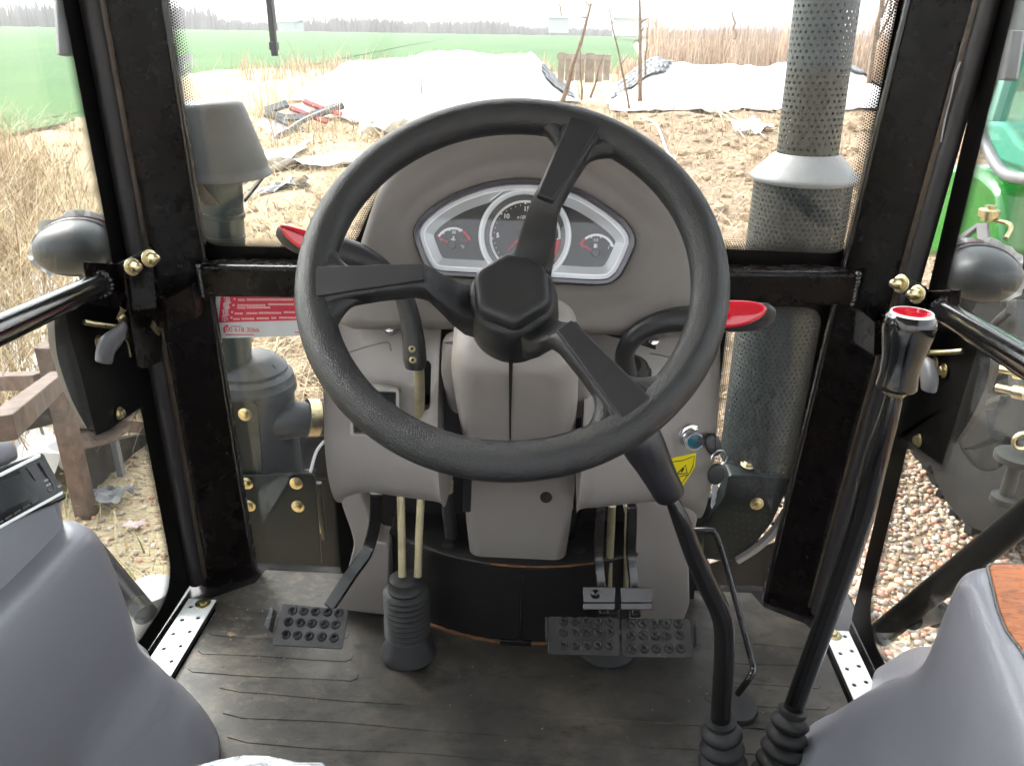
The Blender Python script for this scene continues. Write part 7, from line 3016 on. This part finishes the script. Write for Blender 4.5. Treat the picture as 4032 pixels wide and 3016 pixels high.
bs = thing('board_screen', P(2340, 300, Y=18.6), 'weathered upright boards standing between the two white heaps', 'boards')
z0_, z1_ = P(2340, 328, Y=18.6).z, P(2340, 210, Y=18.6).z
for i, (x0, x1) in enumerate(((2195, 2222), (2224, 2262), (2264, 2300), (2302, 2340), (2342, 2372), (2374, 2402))):
    m = MB()
    a, b = P(x0, 300, Y=18.6), P(x1, 300, Y=18.6)
    m.box(((a.x + b.x) / 2, 18.6 + 0.03 * (i % 2), (z0_ + z1_) / 2), (b.x - a.x - 0.012, 0.04, z1_ - z0_ - 0.05 * (i % 3)))
    build('board', m, MT['clayjar'], bs, bevel=0.004)
m = MB()
m.box((P(2300, 218, Y=18.55).x, 18.53, z1_ - 0.08), (1.15, 0.04, 0.10))
build('top_rail', m, MT['clayjar'], bs)

# ------------------------------------------------------------------ standing stalks and saplings


def stalk(base, tip, r, label, kinks=5, twigs=4, sway=0.05):
    t = thing('dry_stalk', base, label, 'stalk', 'dry stalks before the sheets')
    pts = []
    for i in range(kinks + 1):
        s = i / kinks
        p = base.lerp(tip, s) + V((rnd.uniform(-1, 1) * sway, rnd.uniform(-1, 1) * sway, 0)) * (1 if 0 < i < kinks else 0)
        pts.append(p)
    m = MB()
    path = catmull(pts, 4)
    m.tube(path, [r * (1.0 - 0.6 * i / (len(path) - 1)) * (1.25 if i % 4 == 0 else 1.0) for i in range(len(path))], 8)
    build('stem', m, MT['bark'], t, smooth=60)
    m = MB()
    for _ in range(twigs):
        p = path[rnd.randint(len(path) // 3, len(path) - 1)]
        d = V((rnd.uniform(-1, 1), rnd.uniform(-1, 1), rnd.uniform(0.1, 1.2))).normalized() * (tip - base).length * rnd.uniform(0.06, 0.16)
        m.tube([p, p + d * 0.5 + V((0, 0, 0.01)), p + d], [r * 0.4, r * 0.3, r * 0.12], 5)
    if twigs:
        build('twig', m, MT['bark'], t)
    return t


def st(px0, py0, px1, py1, Y, r, label, **kw):
    stalk(P(px0, py0, Y=Y), P(px1, py1, Y=Y), r, label, **kw)


st(2215, 400, 2328, 15, 16.6, 0.048, 'thick dry stalk leaning right at the left of the group', sway=0.02)
st(2478, 428, 2400, 40, 17.0, 0.024, 'thin dry stalk leaning left between two thicker ones', sway=0.02)
st(2520, 400, 2518, -15, 16.8, 0.044, 'thickest upright dry stalk, right of the group', sway=0.015)
st(2290, 395, 2286, 210, 16.6, 0.020, 'short straight dry stalk in front of the boards', sway=0.015, twigs=1)
st(2325, 385, 2378, 215, 16.8, 0.024, 'short dry stalk leaning right in front of the boards', sway=0.02, twigs=1)
st(2542, 300, 2548, 110, 12.0, 0.014, 'slim stalk just right of the thickest stalk', sway=0.02, twigs=2)
st(2405, 62, 2200, -30, 9.0, 0.008, 'thin twig hanging at the top edge above the boards', sway=0.02, twigs=0) if False else None
st(1664, 420, 1660, 228, 17.2, 0.020, 'single thin dry stalk above the top left of the steering wheel', sway=0.02, twigs=0)
st(2893, 155, 2882, 50, 24.0, 0.035, 'bare sapling left of the exhaust in the brush', sway=0.06, twigs=4)
st(2212, 62, 2205, -20, 14.0, 0.012, 'thin twig at the top edge left of the leaning stalk', sway=0.03, twigs=0)


def bare_tree(base, h, label, seed):
    rr_ = random.Random(seed)
    t = thing('bare_tree', base, label, 'tree')
    trunk, crown = MB(), MB()

    def grow(p, d, L, r, lev):
        q = p + d * L
        mid = p.lerp(q, 0.5) + V((rr_.uniform(-1, 1), rr_.uniform(-1, 1), 0)) * L * 0.06
        (trunk if lev == 0 else crown).tube([p, mid, q], [r, r * 0.85, r * 0.6], 6 if lev < 2 else 4)
        if lev >= 4:
            return
        for _ in range(3 if lev else 5):
            s = rr_.uniform(0.35, 1.0)
            nd_ = (d + V((rr_.uniform(-1, 1), rr_.uniform(-1, 1), rr_.uniform(-0.1, 0.6))) * 0.75).normalized()
            grow(p.lerp(q, s), nd_, L * rr_.uniform(0.5, 0.75), r * 0.5, lev + 1)
    grow(base, V((0.02, 0, 1)), h * 0.5, h * 0.012, 0)
    build('trunk', trunk, MT['bark'], t, smooth=60)
    build('crown', crown, MT['bark'], t, smooth=60)


bare_tree(P(3420, 330, Y=15.0), 3.6, 'bare thin tree standing right of the exhaust near the pillar', 3)
bare_tree(P(3480, 300, Y=18.0), 3.4, 'second bare tree partly hidden behind the right pillar', 9)

# ------------------------------------------------------------------ fallen panel, hose, litter
pn = thing('fallen_panel', P(1180, 500, Z=-0.75), 'broken red-framed white panel lying on the straw beyond the intake cap', 'panel')
dpl = 13.2
PF = Frame(P(1180, 480, d=dpl), (0.05, -0.62, 0.78), up=(0, 1, 0))


def ppx(x, y, h=0.0):
    return V(PF.pix(600 + x * 1400 / 2212, y * 1400 / 2212, h))


for q in (((630, 765), (880, 905), (990, 850), (720, 725)), ((720, 720), (840, 770), (985, 735), (860, 680)), ((850, 655), (1000, 720), (1085, 690), (945, 640)), ((960, 640), (1090, 690), (1190, 660), (1070, 615))):
    poly = [ppx(*p) for p in q]
    a_ = sum(poly[i - 1].x * poly[i].y - poly[i].x * poly[i - 1].y for i in range(4))
    m = MB()
    m.prism(poly if a_ > 0 else poly[::-1], PF, -0.02, 0.0)
    build('panel', m, MT['panel'], pn, smooth=0)
for q, w in ((((705, 700), (845, 655)), 0.14), (((860, 680), (960, 722), (1090, 772)), 0.07), (((945, 640), (1080, 695), (1180, 720)), 0.07), (((705, 715), (820, 745), (960, 740), (1190, 665)), 0.13), (((720, 720), (860, 790), (960, 830)), 0.07)):
    m = MB()
    m.bar([PF.w(*ppx(*p), 0.03) for p in q], w, 0.06, PF.y)
    build('frame_bar', m, MT['redframe'] if q[0][0] in (860, 945) else MT['darkplastic'], pn, bevel=0.006)
m = MB()
m.tube(catmull([PF.w(*ppx(*p), 0.06) for p in ((1190, 668), (960, 760), (860, 830), (790, 870), (735, 945))], 4), [0.05, 0.05, 0.07, 0.10, 0.03], 8, flat=(1, 0.5))
build('strap', m, MT['darkplastic'], pn)


def drape(x, y):
    return V((x, y, hgt(x, y)))


hz_ = thing('white_hose', P(2650, 560, Z=-0.6), 'bent white plastic hose lying on the soil right of the wheel', 'hose')
m = MB()
hp = []
for x, y in ((2530, 470), (2580, 530), (2630, 600), (2655, 640), (2648, 658)):
    q = P(x, y, Z=-0.62)
    hp.append(V((q.x, q.y, hgt(q.x, q.y) + 0.03)))
m.tube(catmull(hp, 5), 0.018, 10)
build('tube', m, MT['whiteplastic'], hz_)


def scrap(px, Zs, s, label, name='plastic_scrap', mat='whiteplastic', seed=1):
    q = P(*px, Z=Zs)
    rr_ = random.Random(seed)
    t = thing(name, q, label, 'litter')
    n = 9
    rows = []
    for j in range(n):
        row = []
        for i in range(n):
            u, v = i / (n - 1) - 0.5, j / (n - 1) - 0.5
            k = 1 + 0.35 * mnoise.noise(V((u * 3 + seed, v * 3, seed)))
            x, y = q.x + u * s[0] * k, q.y + v * s[1] * k
            z = hgt(x, y) + 0.02 + s[2] * (0.5 + mnoise.noise(V((u * 4 + seed * 3, v * 4, seed * 1.7))))
            row.append(V((x, y, z)))
        rows.append(row)
    m = MB()
    m.grid(rows)
    o = build('crumpled_sheet', m, MT[mat], t, smooth=0, fixn=False)
    sol = o.modifiers.new('solid', 'SOLIDIFY')
    sol.thickness = 0.004


scrap((2950, 530), -0.62, (0.55, 0.75, 0.12), 'white plastic scrap on soil beside the exhaust', seed=2)
scrap((1060, 700), -0.9, (0.9, 0.8, 0.10), 'white crumpled plastic just right of the intake cap', seed=5)
scrap((1000, 760), -0.95, (0.35, 0.4, 0.08), 'dark plastic scrap under the intake cap', mat='darkplastic', seed=6)
scrap((1130, 850), -0.95, (0.6, 0.3, 0.05), 'dark torn scrap above the red lever tip', mat='darkplastic', seed=7)
scrap((1240, 760), -0.9, (1.1, 0.7, 0.10), 'large white plastic scrap above the red lever tip', seed=8)
scrap((1520, 560), -0.7, (0.7, 1.3, 0.25), 'pale torn film on straw at the upper left of the wheel rim', seed=9)
scrap((1420, 430), -0.65, (0.8, 1.6, 0.3), 'white film heaped on straw beyond the wheel rim', seed=10)
sp = []
br = thing('cut_branches', P(2900, 470, Z=-0.6), 'heap of pale cut branches lying left of the exhaust', 'branches')
for k_, (x0, y0, x1, y1) in enumerate(((2700, 378, 2960, 440), (2720, 405, 3010, 425), (2700, 430, 2900, 450), (2810, 440, 2850, 520), (2830, 430, 2960, 540), (2850, 500, 3010, 560), (2690, 420, 2820, 436), (2760, 390, 3020, 410), (2840, 450, 2930, 560), (2940, 390, 3040, 450))):
    a, b = P(x0, y0, Z=-0.6), P(x1, y1, Z=-0.6)
    a = drape(a.x, a.y) + V((0, 0, 0.06))
    b = drape(b.x, b.y) + V((0, 0, 0.06))
    m = MB()
    c = a.lerp(b, 0.5) + V((rnd.uniform(-.1, .1), rnd.uniform(-.2, .2), 0.08))
    m.tube(catmull([a, c, b], 4), [0.016, 0.012, 0.006], 7)
    build('branch', m, MT['straw'], br)

# ------------------------------------------------------------------ rusty frame and board outside the left door
rf_ = thing('rusty_frame', P(200, 1700, X=-2.2), 'rusty brown square-tube steel frame outside the left door', 'steel frame')
FXp = -2.05


def rbar(pts, w, name='beam', Xs=None, mat='rustbeam'):
    q = [P(x, y, X=X) for (x, y, X) in pts]
    m = MB()
    m.bar(q, w, w, (1, 0.2, 0) if abs((q[-1] - q[0]).normalized().z) > 0.6 else (0, 0, 1))
    return build(name, m, MT[mat], rf_, smooth=0, bevel=0.004)


pa = P(185, 1360, X=FXp)
pbm = V((pa.x, pa.y, GZ - 0.05))
m = MB()
m.box(((pa + pbm) / 2), (0.072, 0.072, (pa - pbm).length))
build('post', m, MT['rustbeam'], rf_, bevel=0.004)
rbar([(235, 1490, FXp + 0.07), (0, 1690, FXp + 0.75)], 0.066)
rbar([(170, 1498, FXp - 0.05), (-80, 1505, FXp - 0.6)], 0.07)
rbar([(230, 1590, FXp - 0.06), (330, 1570, FXp - 0.05), (640, 1510, FXp - 0.02)], 0.075)
rbar([(215, 1625, FXp - 0.06), (-60, 1690, FXp - 0.1)], 0.075, mat='boardblack')
rbar([(260, 1655, FXp - 0.08), (620, 1690, FXp - 0.04)], 0.06)
tr2 = thing('black_board', P(460, 1850, X=-2.1), 'dark weathered board with a bent brown sheet behind the left pillar', 'board')
m = MB()
q = [P(270, 1768, X=-2.15), P(440, 1735, X=-2.13), P(640, 1700, X=-2.1), P(690, 1960, X=-2.1), P(300, 2010, X=-2.15)]
m.loft([q, [p + V((-0.03, 0.02, 0)) for p in q]])
build('board', m, MT['boardblack'], tr2, smooth=0)
m = MB()
q = [P(268, 1650, X=-2.20), P(540, 1612, X=-2.16), P(505, 1690, X=-2.05), P(430, 1738, X=-2.04), P(276, 1770, X=-2.05)]
m.loft([q, [p + V((0, 0, -0.012)) for p in q]])
build('bent_sheet', m, MT['rustsheet'] if 'rustsheet' in MT else MT['rustbeam'], tr2, smooth=0)
m = MB()
m.bar([P(450, 1735, X=-2.08), P(495, 1950, X=-2.08)], 0.03, 0.03, (1, 0, 0))
build('grey_stay', m, MT['greymetal'], tr2)
scrap((165, 1745), -0.95, (0.5, 0.6, 0.22), 'white plastic bundle beside the rusty post', seed=21)
scrap((40, 1400), -1.0, (1.4, 1.5, 0.15), 'wide white plastic sheet on the ground beyond the rusty frame', name='ground_sheet', seed=22)
scrap((420, 1930), -1.02, (0.16, 0.16, 0.06), 'small grey film scrap leaning on the black board', mat='greymetal', seed=23)
scrap((525, 2065), -1.06, (0.07, 0.05, 0.02), 'tiny pink wrapper on the soil outside the left door', mat='pinkscrap' if 'pinkscrap' in MT else 'redframe', seed=24)
scrap((250, 1180), -0.95, (2.6, 1.6, 0.12), 'broad white plastic sheet on the ground under the left lamp', name='ground_sheet', seed=25)

# ------------------------------------------------------------------ the green tractor alongside on the right
gt = thing('green_tractor', (2.4, 1.8, GZ), 'green tractor with tinted cab parked alongside on the right', 'tractor')
TX = 1.75


def tq(pts, X, th, name, mat, bev=0.006, smooth=0):
    q = [P(x, y, X=X) for x, y in pts]
    m = MB()
    m.loft([q, [p + V((th, 0, 0)) for p in q]])
    return build(name, m, MT[mat], gt, smooth=smooth, bevel=bev)


tq([(3700, 150), (4300, 100), (4300, -200), (3700, -200)], TX + 0.1, 0.5, 'roof', 'lampshell')
tq([(3850, 150), (4300, 150), (4300, 700), (4040, 690), (3920, 640), (3860, 540), (3830, 500)], TX + 0.05, 0.012, 'cab_window', 'cabglass', 0)
cp = tq([(3878, 480), (3950, 478), (4010, 560), (4060, 600), (4300, 620), (4300, 680), (4040, 680), (3930, 640), (3895, 560)], TX + 0.25, 0.3, 'dashboard', 'mint' if 'mint' in MT else 'cabglass', 0.02, 40)
mb = MB()
mb.tube(catmull([P(3862, 530, X=TX), P(3900, 610, X=TX), P(3950, 680, X=TX), P(4040, 705, X=TX), P(4300, 710, X=TX)], 4), 0.022, 10)
build('window_frame', mb, MT['greymetal'], gt, smooth=60)
tq([(3962, 150), (4000, 160), (3950, 330), (3905, 480), (3880, 470), (3925, 330)], TX + 0.02, 0.06, 'cab_pillar', 'mint' if 'mint' in MT else 'greymetal')
tq([(3560, 640), (3800, 648), (3868, 676), (3912, 715), (3938, 755), (3945, 1010), (3560, 1010)], TX + 0.05, 0.42, 'fender', 'tractorgreen', 0.035, 50)
tq([(3930, 720), (4300, 720), (4300, 1350), (3900, 1330), (3925, 1000)], TX + 0.30, 0.4, 'body_side', 'darkgrime')
tq([(3960, 800), (4300, 790), (4300, 1100), (3965, 1090)], TX + 0.26, 0.02, 'black_panel', 'blacksteel')
# wheels: big rear tyre and front tyre of the neighbour
def wheel(c, r, w, name='wheel'):
    t_ = MB()
    t_.lathe([(r * 0.52, -w * 0.42), (r * 0.86, -w * 0.5), (r * 0.97, -w * 0.46), (r, -w * 0.3), (r, w * 0.3), (r * 0.97, w * 0.46), (r * 0.86, w * 0.5), (r * 0.52, w * 0.42)], c, (1, 0, 0), 56, cap0=False, cap1=False)
    o = build(name, t_, MT['tyre'], gt, smooth=40)
    l_ = MB()
    for k in range(24):
        for s in (-1, 1):
            a = 2 * math.pi * (k + (0.5 if s > 0 else 0)) / 24
            a2 = a + 0.16
            p = c + V((s * w * 0.46, r * 1.005 * math.cos(a), r * 1.005 * math.sin(a)))
            q_ = c + V((s * w * 0.02, r * 1.02 * math.cos(a2), r * 1.02 * math.sin(a2)))
            l_.bar([p, q_], r * 0.09, r * 0.07, V((0, math.cos(a), math.sin(a))))
    build('tread_lugs', l_, MT['tyre'], o, bevel=0.006)
    h_ = MB()
    h_.lathe([(r * 0.53, -w * 0.40), (r * 0.50, -w * 0.30), (r * 0.2, -w * 0.12), (r * 0.18, -w * 0.25), (0.01, -w * 0.26)], c, (1, 0, 0), 40, cap0=False)
    build('rim', h_, MT['darkgrime'], o, smooth=40)


fw_ = P(3560, 1700, X=2.15)
wheel(V((2.15, 3.35, GZ + 0.58)), 0.58, 0.38)
# linkage clutter between the tractors: brass filler, hydraulic couplers, hitch block
mb = MB()
c = P(3886, 870, X=1.45)
mb.lathe([(0.020, 0), (0.020, 0.012), (0.032, 0.014), (0.032, 0.035), (0.028, 0.038), (0.016, 0.040), (0.016, 0.050)], c, (0, 0, 1), 24)
build('brass_cap', mb, MT['zinc'], gt)
mb = MB()
mb.tube(catmull([c + V((0, 0, 0.005)), c + V((0.05, -0.05, 0.0)), P(3960, 940, X=1.45)], 4), 0.007, 8)
build('brass_pipe', mb, MT['zinc'], gt)
tq([(3842, 880), (3885, 880), (3890, 965), (3850, 965)], 1.46, 0.01, 'cap_bracket', 'greymetal', 0.001)
tq([(3745, 950), (3845, 880), (3848, 892), (3755, 968)], 1.50, 0.02, 'stay', 'greymetal', 0.001)
for x, y in ((3930, 1450), (3925, 1525)):
    mb = MB()
    c = P(x, y, X=1.40)
    mb.lathe([(0.012, 0), (0.012, 0.05), (0.022, 0.052), (0.022, 0.085), (0.014, 0.092)], c, (0.55, -0.8, 0.15), 20)
    build('coupler', mb, MT['zinc'], gt, smooth=40)
tq([(3930, 1555), (4100, 1550), (4100, 1760), (3905, 1700)], 1.50, 0.25, 'hitch_block', 'darkgrime')
tq([(3830, 1590), (3940, 1555), (3935, 1575), (3835, 1612)], 1.48, 0.06, 'hitch_plate', 'dullmetal', 0.002)
mb = MB()
c = P(4010, 1790, X=1.42)
mb.lathe([(0.040, -0.16), (0.040, -0.14), (0.020, -0.135), (0.020, -0.02), (0.062, -0.018), (0.062, 0.0), (0.02, 0.004)], c, (0, 0, 1), 28)
build('lower_pin', mb, MT['dullmetal'], gt, smooth=40)
mb = MB()
rr2 = [c + V((0.026 * math.cos(a), 0, 0.045 + 0.026 * math.sin(a))) for a in [2 * math.pi * k / 20 for k in range(21)]]
mb.tube(rr2, 0.006, 8)
build('lynch_ring', mb, MT['zinc'], gt)
for q_, X_, nm, mt_ in ((((3760, 1360), (4060, 1340), (4060, 1375), (3765, 1395)), 1.62, 'link_arm', 'dullmetal'), (((3770, 1460), (3900, 1452), (3900, 1476), (3772, 1486)), 1.58, 'link_arm', 'blacksteel'), (((3960, 1180), (4000, 1180), (4010, 1560), (3970, 1560)), 1.55, 'lift_rod', 'dullmetal'), (((3770, 1640), (3880, 1600), (3900, 1730), (3790, 1770)), 1.66, 'guard_plate', 'darkgrime')):
    tq(q_, X_, 0.05, nm, mt_, 0.004)
mb = MB()
mb.tube(catmull([P(3980, 1220, X=1.5), P(3900, 1300, X=1.55), P(3860, 1440, X=1.6), P(3800, 1560, X=1.7)], 5), 0.014, 10)
build('hydraulic_hose', mb, MT['rubber'], gt)
tq([(3560, 1560), (3930, 1620), (3930, 1860), (3640, 1930), (3520, 1850)], 2.0, 0.5, 'axle_housing', 'darkgrime', 0.02)

# ------------------------------------------------------------------ hazy winter air
hb = MB()
hb.box((0, 100, 3.9), (560, 300, 12.4))
hz = bpy.data.objects.new('haze', hb.mesh('haze'))
COL.objects.link(hz)
WORLD[hz.name] = M4.Identity(4)
hm = bpy.data.materials.new('haze')
hm.use_nodes = True
hm.node_tree.nodes.clear()
ho = hm.node_tree.nodes.new('ShaderNodeOutputMaterial')
hv = hm.node_tree.nodes.new('ShaderNodeVolumePrincipled')
hv.inputs['Color'].default_value = (0.93, 0.94, 0.96, 1)
hv.inputs['Density'].default_value = 0.0013
hm.node_tree.links.new(hv.outputs[0], ho.inputs['Volume'])
hz.data.materials.append(hm)
tag(hz, 'pale winter haze over the fields', 'haze', kind='stuff')
